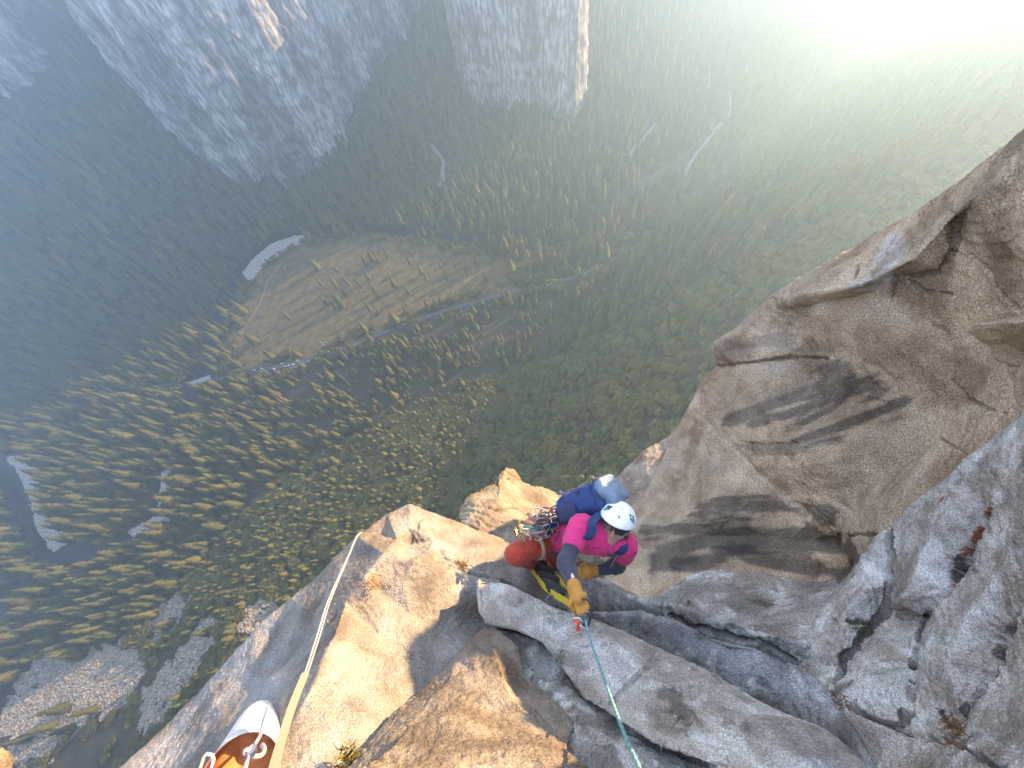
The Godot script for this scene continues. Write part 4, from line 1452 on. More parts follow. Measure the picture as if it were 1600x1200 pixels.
func build_gear() -> void:
	var metals := [Color(0.36, 0.37, 0.38), Color(0.06, 0.06, 0.065), Color(0.13, 0.06, 0.11), Color(0.07, 0.12, 0.11), Color(0.2, 0.06, 0.045), Color(0.04, 0.055, 0.12), Color(0.2, 0.16, 0.08)]
	var slings := [Color(0.2, 0.1, 0.08), Color(0.05, 0.1, 0.09), Color(0.2, 0.195, 0.185), Color(0.1, 0.05, 0.1), Color(0.03, 0.045, 0.1)]
	var r := RandomNumberGenerator.new()
	r.seed = 31
	var names := ["silver", "black", "purple", "green", "red", "blue", "gold"]
	var spots := [Vector3(-0.024, -2.923, -0.451), Vector3(-0.003, -2.907, -0.416), Vector3(0.031, -2.929, -0.439), Vector3(0.051, -2.923, -0.406), Vector3(0.085, -2.935, -0.428), Vector3(0.117, -2.929, -0.438), Vector3(-0.022, -2.895, -0.374), Vector3(0.011, -2.903, -0.359), Vector3(0.043, -2.915, -0.336), Vector3(-0.017, -2.911, -0.322), Vector3(0.012, -2.916, -0.29), Vector3(0.045, -2.924, -0.275), Vector3(-0.066, -2.907, -0.35), Vector3(-0.052, -2.914, -0.295), Vector3(0.151, -2.941, -0.46), Vector3(0.187, -2.952, -0.482)]
	for i in spots.size():
		var c: Vector3 = spots[i]
		var u := Vector3(-0.8 + r.randf_range(-0.5, 0.5), r.randf_range(-0.5, 0.2), r.randf_range(-0.4, 0.4)).normalized()
		var w := u.cross(Vector3(r.randf() - 0.5, r.randf(), r.randf() - 0.5)).normalized()
		var k := i % names.size()
		var o := near("carabiner", "%s carabiner clipped among the gear at the climber's hip" % names[k], "carabiner", c, "carabiners racked on the harness")
		var m := mat(metals[k], 0.3, 0.85 if k != 1 else 0.2)
		var path := carabiner_path(c, u, w, r.randf_range(0.085, 0.105))
		part(o, "frame", tube(path.slice(0, 8), 0.0055, 6), m)
		part(o, "gate", tube(PackedVector3Array([path[7], path[8], path[0]]), 0.0045, 6), mat(metals[(k + 1) % 7], 0.3, 0.8))
	for i in 6:
		var a: Vector3 = [Vector3(0.004, -2.908, -0.37), Vector3(-0.013, -2.903, -0.338), Vector3(-0.028, -2.914, -0.316), Vector3(0.031, -2.915, -0.401), Vector3(-0.018, -2.908, -0.393), Vector3(0.017, -2.925, -0.273)][i]
		var b: Vector3 = [Vector3(-0.127, -2.86, -0.398), Vector3(-0.15, -2.851, -0.371), Vector3(-0.134, -2.864, -0.326), Vector3(-0.103, -2.869, -0.424), Vector3(-0.065, -2.89, -0.428), Vector3(-0.095, -2.887, -0.302)][i]
		var o := near("sling", "%s doubled sling hanging sideways from the harness" % ["rust", "dark green", "grey", "violet", "navy", "brick red"][i], "sling", a, "slings racked on the harness")
		var mid := (a + b) * 0.5 + Vector3(0, -0.02, 0)
		var m := mat(slings[i % 5], 0.85)
		part(o, "webbing", ribbon(smooth_path([a, mid, b], 5), Vector3(0.23, 0.45, -0.863), 0.014, 0.004), m)
		part(o, "webbing", ribbon(smooth_path([a + Vector3(0, 0.012, 0), mid + Vector3(0, 0.016, 0.012), b + Vector3(0, 0.008, 0)], 5), Vector3(0.23, 0.45, -0.863), 0.014, 0.004), m)
		part(o, "stitching", ribbon(PackedVector3Array([a.lerp(mid, 0.3), a.lerp(mid, 0.62)]), Vector3(0.23, 0.45, -0.863), 0.017, 0.006), mat(Color(0.05, 0.05, 0.05), 0.8))
	for i in 6:
		var c: Vector3 = [Vector3(-0.201, -2.842, -0.347), Vector3(-0.162, -2.837, -0.355), Vector3(-0.144, -2.856, -0.319), Vector3(-0.175, -2.845, -0.384), Vector3(-0.123, -2.889, -0.3), Vector3(-0.17, -2.881, -0.293)][i]
		var o := near("camming_device", ["bronze cam with spread lobes at the tip of the gear cluster", "second bronze cam tucked behind the tip of the cluster", "small brass cam beside the tan leg loop", "topmost brass cam of the cluster", "bronze cam lying on the red thigh", "lowest brass cam against the red thigh"][i], "cam", c, "cams racked on the harness")
		var brass := mat([Color(0.3, 0.2, 0.1), Color(0.42, 0.32, 0.14)][i % 2], 0.35, 0.8)
		var ax := Vector3(r.randf_range(-1, 1), r.randf_range(-0.6, 0.6), r.randf_range(-1, 1)).normalized()
		var stem := (c - Vector3(0.019, -2.936, -0.317)).normalized()
		for k in 4:
			var p: Vector3 = c + ax * (k - 1.5) * 0.011
			var lobe := PackedVector3Array()
			var u := stem.rotated(ax, 0.6 if k % 2 else -0.6)
			for q in 5: lobe.append(p + u.rotated(ax, (q - 2) * 0.4 * (1.0 if k % 2 else -1.0)) * (0.012 + 0.004 * q))
			part(o, "lobe", ribbon(lobe, ax, 0.007, 0.011), brass)
		part(o, "axle", tube(PackedVector3Array([c - ax * 0.024, c + ax * 0.024]), 0.003, 6), mat(Color(0.5, 0.5, 0.5), 0.3, 0.9))
		part(o, "stem", tube(smooth_path([c, c - stem * 0.05 + Vector3(0, -0.01, 0), c - stem * 0.11], 4), 0.0035, 6), mat(Color(0.3, 0.3, 0.3), 0.4, 0.7))
	# ascender in the raised hand
	var black := mat(Color(0.025, 0.025, 0.028), 0.5)
	var asc := near("ascender", "black and red rope ascender gripped in the raised glove", "ascender", Vector3(0.096, -2.527, 0.218))
	var frame := [Vector3(0.102, -2.454, 0.121), Vector3(0.14, -2.438, 0.134), Vector3(0.143, -2.447, 0.173), Vector3(0.119, -2.486, 0.226), Vector3(0.093, -2.503, 0.258), Vector3(0.073, -2.506, 0.242), Vector3(0.1, -2.474, 0.202), Vector3(0.12, -2.456, 0.168)]
	part(asc, "handle", tube(smooth_path(frame.slice(0, 6), 4), 0.0062, 8), black)
	part(asc, "cam_shell", shaped(rounded_box(Vector3(0.03, 0.06, 0.02), 0.008, 0.0, 4), Basis(Vector3(0.973, -0.106, 0.204), Vector3(0.23, 0.45, -0.863), Vector3(0, 0.887, 0.462)), Vector3(0.089, -2.483, 0.219), 0.0), mat(Color(0.1, 0.1, 0.11), 0.4, 0.5))
	part(asc, "trigger", ribbon(PackedVector3Array([Vector3(0.03, -2.478, 0.21), Vector3(0.051, -2.473, 0.223), Vector3(0.053, -2.483, 0.242), Vector3(0.037, -2.495, 0.264)]), Vector3(0.973, -0.106, 0.204), 0.02, 0.008), mat(Color(0.5, 0.05, 0.015), 0.5))
	part(asc, "spring", tube(PackedVector3Array([Vector3(0.033, -2.473, 0.201), Vector3(0.06, -2.463, 0.203), Vector3(0.082, -2.477, 0.229)]), 0.004, 6), mat(Color(0.6, 0.6, 0.6), 0.3, 0.9))
	part(asc, "pin", tube(PackedVector3Array([Vector3(0.057, -2.47, 0.239), Vector3(0.081, -2.48, 0.257), Vector3(0.091, -2.489, 0.274)]), 0.005, 6), mat(Color(0.65, 0.65, 0.65), 0.3, 0.9))
	# the rope
	var teal := mat(Color(0.1, 0.25, 0.25), 0.75)
	teal.albedo_texture = M.weave
	teal.uv1_triplanar = true
	teal.uv1_scale = Vector3.ONE * 14.0
	var rp := smooth_path([Vector3(0.108, -2.559, 0.107), Vector3(0.095, -2.497, 0.203), Vector3(0.088, -2.327, 0.31), Vector3(0.091, -2.072, 0.384), Vector3(0.091, -1.805, 0.433), Vector3(0.087, -1.538, 0.44), Vector3(0.089, -1.316, 0.448), Vector3(0.087, -1.046, 0.449)], 14)
	var rope := near("rope", "taut teal climbing rope running up from the ascender", "rope", rp[0])
	part(rope, "core", tube(rp, 0.0058, 10), teal)
	for k in 2:
		var tw := PackedVector3Array()
		var cur := Curve3D.new()
		for q in rp: cur.add_point(q)
		var n := int(cur.get_baked_length() / 0.006)
		for i in n:
			var d := cur.get_baked_length() * i / n
			var q := cur.sample_baked(d)
			var t := (cur.sample_baked(d + 0.01) - cur.sample_baked(maxf(d - 0.01, 0))).normalized()
			var u := t.cross(Vector3(0.973, -0.106, 0.204)).normalized()
			var w := t.cross(u)
			var an := d * 150.0 + PI * k
			tw.append(q + (u * cos(an) + w * sin(an)) * 0.0046)
		part(rope, "strand", tube(tw, 0.0022, 5), mat(Color(0.2, 0.33, 0.32) if k == 0 else Color(0.06, 0.16, 0.17), 0.8))
	# aid ladder
	var yellow := mat(Color(0.42, 0.31, 0.015), 0.8)
	var orange := mat(Color(0.45, 0.14, 0.015), 0.8)
	var lad := near("aid_ladder", "yellow webbing aid ladder with black steps below the glove", "ladder", Vector3(-0.221, -3.411, -0.164))
	var left := smooth_path([Vector3(0.047, -2.695, 0.195), Vector3(0.028, -2.745, 0.139), Vector3(-0.04, -2.842, 0.086), Vector3(-0.104, -2.944, 0.022), Vector3(-0.157, -3.179, -0.068), Vector3(-0.23, -3.455, -0.187)], 6)
	var rightp := smooth_path([Vector3(0.058, -2.713, 0.184), Vector3(0.044, -2.816, 0.102), Vector3(0.014, -2.963, 0.015), Vector3(-0.016, -3.177, -0.051), Vector3(-0.06, -3.469, -0.161)], 6)
	part(lad, "side_webbing", ribbon(left, Vector3(0.23, 0.45, -0.863), 0.04, 0.005), yellow)
	part(lad, "side_webbing", ribbon(rightp.slice(0, 17), Vector3(0.23, 0.45, -0.863), 0.034, 0.005), yellow)
	part(lad, "side_webbing", ribbon(rightp.slice(16), Vector3(0.23, 0.45, -0.863), 0.034, 0.005), orange, "orange upper stretch of the side webbing")
	for q in [[Vector3(-0.088, -2.896, 0.017), Vector3(-0.027, -2.838, 0.036), Vector3(0.026, -2.822, 0.091)], [Vector3(-0.143, -3.129, -0.055), Vector3(-0.072, -3.045, -0.044), Vector3(0.006, -2.984, 0.013)], [Vector3(-0.172, -3.269, -0.112), Vector3(-0.091, -3.195, -0.102), Vector3(-0.007, -3.157, -0.044)], [Vector3(-0.208, -3.405, -0.175), Vector3(-0.133, -3.364, -0.167), Vector3(-0.061, -3.322, -0.117)]]:
		part(lad, "step", ribbon(smooth_path(q, 6), Vector3(0.23, 0.45, -0.863), 0.042, 0.012), black)
	part(lad, "stitching", ribbon(PackedVector3Array([Vector3(-0.08, -2.89, 0.037), Vector3(-0.065, -2.869, 0.051)]), Vector3(0.23, 0.45, -0.863), 0.042, 0.008), black)
	# haul line: a sheathed strap near the belay, then two thin lines down the slab
	var tan_ := mat(Color(0.2, 0.165, 0.12), 0.85)
	var sheath := near("haul_strap", "tan flat strap crossing beside the white haul bag", "strap", Vector3(-0.885, -1.383, 0.273))
	part(sheath, "webbing", ribbon(smooth_path([Vector3(-0.705, -1.04, 0.308), Vector3(-0.827, -1.255, 0.287), Vector3(-0.964, -1.507, 0.251), Vector3(-1.051, -1.7, 0.189), Vector3(-1.1, -1.847, 0.124)], 6), Vector3(0.973, -0.106, 0.204), 0.026, 0.012), tan_)
	var grey := mat(Color(0.26, 0.24, 0.23), 0.8)
	var hl := near("haul_line", "pair of thin grey lines running down the slab from the strap", "rope", Vector3(-1.101, -1.849, 0.129))
	part(hl, "line", tube(smooth_path([Vector3(-1.079, -1.775, 0.161), Vector3(-1.112, -1.866, 0.119), Vector3(-1.2, -2.099, 0.003), Vector3(-1.264, -2.312, -0.152), Vector3(-1.301, -2.523, -0.308), Vector3(-1.336, -2.72, -0.45), Vector3(-1.381, -2.913, -0.578), Vector3(-1.554, -3.362, -0.69)], 6), 0.0042, 6), grey)
	part(hl, "line", tube(smooth_path([Vector3(-1.066, -1.768, 0.168), Vector3(-1.102, -1.868, 0.121), Vector3(-1.194, -2.112, 0.005), Vector3(-1.256, -2.316, -0.144), Vector3(-1.299, -2.527, -0.301), Vector3(-1.332, -2.72, -0.45), Vector3(-1.377, -2.915, -0.573), Vector3(-1.543, -3.363, -0.688)], 6), 0.0036, 6), grey)
	# haul bag
	var a := Vector3(-1.332, -1.833, 0.4)
	var b := Vector3(-1.726, -2.511, 0.36)
	var ax := (b - a).normalized()
	var bag := near("haul_bag", "open white cylindrical haul bag with orange lining", "haul bag", b)
	var v := PackedVector3Array()
	var vi := PackedVector3Array()
	var u := ax.cross(Vector3.UP).normalized()
	var w := ax.cross(u)
	var len_ := a.distance_to(b)
	var shell := PackedInt32Array()
	var n := 40
	var prof := [[0.0, 0.131], [0.01, 0.1325], [0.03, 0.131], [0.2, 0.128], [0.5, 0.128], [0.8, 0.128], [0.95, 0.126], [0.985, 0.116], [1.0, 0.08], [1.0, 0.0]]
	for p in prof:
		for i in n:
			var an := TAU * i / n
			var rr: float = p[1] * (1.0 + 0.02 * sin(an * 3.0 + p[0] * 4.0) * p[0])
			v.append(a + ax * (p[0] * len_) + (u * cos(an) + w * sin(an)) * rr)
	for j in prof.size() - 1:
		for i in n:
			var k := j * n + i
			var k2 := j * n + (i + 1) % n
			shell.append_array([k, k + n, k2, k2, k + n, k2 + n])
	var hull := mesh_of(v, shell)
	part(bag, "shell", hull, mat(Color(0.5, 0.47, 0.43), 0.6), "glossy white outer wall")
	var inner := [[0.0, 0.1295], [0.01, 0.126], [0.08, 0.124], [0.2, 0.122], [0.25, 0.12]]
	var li := PackedInt32Array()
	for p in inner:
		for i in n:
			var an := TAU * i / n
			vi.append(a + ax * (p[0] * len_) + (u * cos(an) + w * sin(an)) * p[1])
	for j in inner.size() - 1:
		for i in n:
			var k := j * n + i
			var k2 := j * n + (i + 1) % n
			li.append_array([k, k2, k + n, k2, k2 + n, k + n])
	part(bag, "lining", mesh_of(vi, li), mat(Color(0.36, 0.12, 0.09), 0.7), "rust-pink lining under the rim")
	# crumpled orange cover inside the mouth
	var fv := PackedVector3Array()
	var fi := PackedInt32Array()
	var rows := 14
	for j in rows + 1:
		for i in n:
			var an := TAU * i / n
			var rr := 0.1225 * j / rows
			var q := a + (u * cos(an) + w * sin(an)) * rr
			var h := 0.10 + 0.014 * nz.get_noise_3dv(q * 14.0) + 0.008 * (1.0 - 3.0 * absf(nz.get_noise_3dv(q * 11.0 + Vector3(5, 5, 5))))
			fv.append(q + ax * h)
	for j in rows:
		for i in n:
			var k := j * n + i
			var k2 := j * n + (i + 1) % n
			fi.append_array([k, k2, k + n, k2, k2 + n, k + n])
	part(bag, "inner_cover", mesh_of(fv, fi), mat(Color(0.3, 0.1, 0.022), 0.75), "crumpled orange cover inside the mouth")
	var cord := mat(Color(0.36, 0.29, 0.3), 0.8)
	var ln := near("rope", "pinkish cord knotted above the mouth of the haul bag", "rope", Vector3(-1.144, -1.618, 0.291))
	part(ln, "cord", tube(smooth_path([Vector3(-0.765, -1.062, 0.307), Vector3(-1.017, -1.418, 0.296), Vector3(-1.116, -1.574, 0.293), Vector3(-1.184, -1.685, 0.29), Vector3(-1.247, -1.806, 0.285), Vector3(-1.414, -2.078, 0.265), Vector3(-1.535, -2.274, 0.252)], 6), 0.0062, 8), cord)
	part(ln, "loop", tube(smooth_path([Vector3(-1.124, -1.584, 0.29), Vector3(-1.133, -1.627, 0.309), Vector3(-1.143, -1.677, 0.317), Vector3(-1.182, -1.743, 0.315), Vector3(-1.237, -1.81, 0.314)], 6), 0.0072, 8), cord)
	var knot := PackedVector3Array()
	for i in 30:
		var t := TAU * i / 30.0
		knot.append(Vector3(-1.13, -1.597, 0.284) + Vector3(sin(t) + 2.0 * sin(2.0 * t), cos(t) - 2.0 * cos(2.0 * t), -sin(3.0 * t)) * 0.006)
	part(ln, "knot", tube(knot, 0.0062, 8, true), cord)
	var clip := near("carabiner", "white and orange carabiner at the rim of the haul bag", "carabiner", Vector3(-1.416, -1.769, 0.321))
	var cp := carabiner_path(Vector3(-1.405, -1.752, 0.332), (Vector3(-1.42, -1.764, 0.354) - Vector3(-1.413, -1.778, 0.296)).normalized(), Vector3(0.973, -0.106, 0.204), 0.075)
	part(clip, "frame", tube(cp.slice(0, 8), 0.006, 6), mat(Color(0.65, 0.65, 0.64), 0.3, 0.6))
	part(clip, "gate", tube(PackedVector3Array([cp[7], cp[8], cp[0]]), 0.006, 6), mat(Color(0.35, 0.2, 0.14), 0.5))
	# gear wedged in the crack under the ladder
	var nut := near("camming_device", "dark cam wedged in the crack below the aid ladder", "cam", Vector3(-0.076, -2.884, 0.124))
	part(nut, "stem", tube(smooth_path([Vector3(-0.135, -2.866, 0.089), Vector3(-0.1, -2.839, 0.124), Vector3(-0.036, -2.823, 0.137), Vector3(0.011, -2.797, 0.173)], 5), 0.006, 6), black)
	part(nut, "loop", tube(ring(Vector3(-0.073, -2.858, 0.116), Vector3(-0.03, -1.152, 0.047).normalized(), 0.035, 16), 0.005, 6, true), mat(Color(0.1, 0.11, 0.14), 0.5, 0.4))

func tuft(called: String, label: String, at_: Vector3, n: int, l: float, spread: float, color: Color, seed_: int) -> void:
	# blades of grass or moss shoots, each its own bent blade, in one clump
	var r := RandomNumberGenerator.new()
	r.seed = seed_
	var v := PackedVector3Array()
	var idx := PackedInt32Array()
	var col := PackedColorArray()
	var lean := -at_.normalized() * 0.5 + Vector3.UP * 0.5
	for i in n:
		var b := at_ + Vector3(r.randf_range(-1, 1), r.randf_range(-0.6, 0.6), r.randf_range(-1, 1)) * spread
		var d := (lean + Vector3(r.randf_range(-1, 1), r.randf_range(-0.4, 1), r.randf_range(-1, 1)) * 0.8).normalized()
		var s := d.cross(Vector3(r.randf() - 0.5, r.randf() - 0.5, r.randf() - 0.5)).normalized() * l * 0.05
		var m := b + d * l * r.randf_range(0.4, 0.7)
		var t := m + (d + Vector3(r.randf_range(-0.6, 0.6), -0.5, r.randf_range(-0.6, 0.6))).normalized() * l * 0.5
		var o := v.size()
		v.append_array([b - s, b + s, m + s * 0.8, m - s * 0.8, t])
		idx.append_array([o, o + 1, o + 2, o, o + 2, o + 3, o + 3, o + 2, o + 4])
		var g := r.randf_range(0.6, 1.3)
		for q in 5: col.append(Color(g, g, g))
	var o := near(called, label, "plant", at_)
	var m := foliage(color)
	part(o, "blades", unfolded(v, idx, col), m)

func build_plants() -> void:
	tuft("grass_tuft", "dry orange grass tuft on the sunlit shelf", Vector3(-0.672, -3.105, -0.232), 120, 0.05, 0.045, Color(0.26, 0.14, 0.03), 1)
	tuft("grass_tuft", "low yellow grass behind the small lit block", Vector3(-1.116, -2.613, -0.223), 90, 0.05, 0.05, Color(0.34, 0.22, 0.04), 2)
	tuft("grass_tuft", "olive grass in the crack at the lower picture edge", Vector3(-0.977, -1.981, 0.446), 90, 0.07, 0.035, Color(0.16, 0.13, 0.03), 3)
	tuft("moss_clump", "small green clump in the slab crack", Vector3(-0.08, -2.507, 0.352), 60, 0.03, 0.02, Color(0.1, 0.12, 0.03), 4)
	tuft("moss_clump", "mossy clump along the crack beside the sunlit block", Vector3(-0.056, -2.369, 0.521), 90, 0.035, 0.03, Color(0.12, 0.11, 0.04), 5)
	tuft("moss_clump", "green clump in the crack by the teal rope", Vector3(-0.018, -2.15, 0.663), 90, 0.04, 0.03, Color(0.12, 0.13, 0.04), 6)
	tuft("moss_clump", "dark green moss in the notch between grey blocks", Vector3(1.53, -2.636, 0.557), 220, 0.03, 0.04, Color(0.03, 0.06, 0.01), 7)
	tuft("grass_tuft", "brown dry tuft in the crack of the lichen blocks", Vector3(1.316, -2.044, 0.783), 110, 0.04, 0.03, Color(0.2, 0.11, 0.05), 8)
	tuft("grass_tuft", "rusty tuft in the corner of the crossing cracks", Vector3(1.151, -2.427, 0.762), 80, 0.04, 0.03, Color(0.22, 0.13, 0.06), 9)

# ------------------------------------------------------------------ small things on the valley floor
func build_valley_things() -> void:
	var r := RandomNumberGenerator.new()
	r.seed = 77
	# bridge where the road crosses the river
	var br := thing("bridge", "low stone road bridge across the dark river", "bridge", Vector3(-593, 0.5, -476))
	br.rotation.y = 0.13
	var deck := BoxMesh.new()
	deck.size = Vector3(46, 1.2, 10)
	obj("deck", deck, mat(Color(0.24, 0.23, 0.22), 0.9), br).position = Vector3(0, 0.9, 0)
	for s in [-1, 1]:
		var rail := BoxMesh.new()
		rail.size = Vector3(46, 1.0, 0.7)
		obj("parapet", rail, mat(Color(0.36, 0.33, 0.3), 0.9), br).position = Vector3(0, 2.0, s * 5.0)
		var pier := BoxMesh.new()
		pier.size = Vector3(2.5, 3.0, 9)
		obj("pier", pier, mat(Color(0.3, 0.28, 0.26), 0.9), br).position = Vector3(s * 9.0, -1.0, 0)
	# cars parked along both sides of the road
	var paints := [[Color(0.75, 0.75, 0.75), "white"], [Color(0.35, 0.36, 0.38), "silver"], [Color(0.05, 0.05, 0.06), "black"], [Color(0.75, 0.74, 0.72), "white"], [Color(0.04, 0.08, 0.2), "blue"], [Color(0.3, 0.03, 0.03), "red"]]
	var body := car_body()
	var glass := car_glass()
	var wheel := CylinderMesh.new()
	wheel.top_radius = 0.34
	wheel.bottom_radius = 0.34
	wheel.height = 0.24
	wheel.radial_segments = 10
	wheel.rings = 1
	var tyre := mat(Color(0.02, 0.02, 0.02), 0.9)
	var pane := mat(Color(0.02, 0.025, 0.03), 0.1)
	var c := Curve2D.new()
	for p in road: c.add_point(p)
	var start := c.get_closest_offset(Vector2(-500, -468))
	var stop := c.get_closest_offset(Vector2(-300, -472))
	var d := start
	var paint := []
	for p in paints: paint.append(mat(p[0], 0.3))
	while d < stop:
		for side in [-1, 1]:
			if r.randf() < 0.35: continue
			var p := c.sample_baked(d)
			var t := (c.sample_baked(d + 1.0) - p).normalized()
			var q: Vector2 = p + Vector2(-t.y, t.x) * 3.9 * side
			var k := r.randi() % paints.size()
			var o := thing("parked_car", "%s car parked along the %s side of the valley road" % [paints[k][1], "meadow" if side < 0 else "timber"], "car", Vector3(q.x, 0.82, q.y), "cars parked along the valley road")
			o.rotation.y = -t.angle() + (PI if side > 0 else 0.0)
			obj("body", body, paint[k], o)
			obj("windows", glass, pane, o)
			for w in [[1.35, 0.8], [1.35, -0.8], [-1.35, 0.8], [-1.35, -0.8]]:
				var wh := obj("wheel", wheel, tyre, o)
				wh.position = Vector3(w[0], 0.34, w[1])
				wh.rotation.x = PI / 2
		d += r.randf_range(6.5, 9.0)
	# dead standing trunks and fallen logs between the road and the talus
	var dead := mat(Color(0.4, 0.36, 0.32), 0.9)
	var snags := [snag_mesh(1, 9), snag_mesh(2, 6)]
	for k in 90:
		var x := r.randf_range(-430, 140)
		var z := r.randf_range(-500, -290)
		if polyline_distance(x, z, road) < 12.0: continue
		var h := r.randf_range(14, 30)
		var fallen := k % 2 == 0
		var o := obj("fallen_log" if fallen else "dead_tree", snags[k % 4 / 2], dead)
		o.position = Vector3(x, height(x, z) + (0.7 if fallen else 0.0), z)
		o.basis = (Basis(Vector3.UP, r.randf() * TAU) * Basis(Vector3.RIGHT, PI * 0.49 if fallen else r.randf_range(-0.05, 0.05))).scaled(Vector3(h * 1.4, h, h * 1.4) if not fallen else Vector3.ONE * h)
		tag(o, "bleached log lying in the felled ground beyond the road" if fallen else "bare grey dead trunk standing in the felled ground", "log" if fallen else "dead tree", "fallen logs" if fallen else "dead standing trunks")

func car_body() -> ArrayMesh:
	return extrude([[-2.2, 0.35], [-2.25, 0.85], [-1.9, 0.98], [-1.45, 1.45], [0.35, 1.5], [1.05, 1.02], [2.1, 0.88], [2.25, 0.55], [2.2, 0.32]], 0.88, 0.72, 1.0)

func car_glass() -> ArrayMesh:
	return extrude([[-1.72, 1.05], [-1.4, 1.38], [0.3, 1.42], [0.85, 1.06]], 0.895, 0.80, 1.0)

func extrude(side: Array, half: float, roof: float, belt: float) -> ArrayMesh:
	var v := PackedVector3Array()
	var idx := PackedInt32Array()
	var n := side.size()
	for s in [-1, 1]:
		for p in side: v.append(Vector3(p[0], p[1], s * (half if p[1] <= belt + 0.1 else roof)))
	var tri := Geometry2D.triangulate_polygon(PackedVector2Array(side.map(func(p): return Vector2(p[0], p[1]))))
	for t in range(0, tri.size(), 3):
		idx.append_array([tri[t], tri[t + 1], tri[t + 2], tri[t] + n, tri[t + 2] + n, tri[t + 1] + n])
	for i in n:
		var j := (i + 1) % n
		idx.append_array([i, i + n, j, j, i + n, j + n])
	return flat(v, idx)
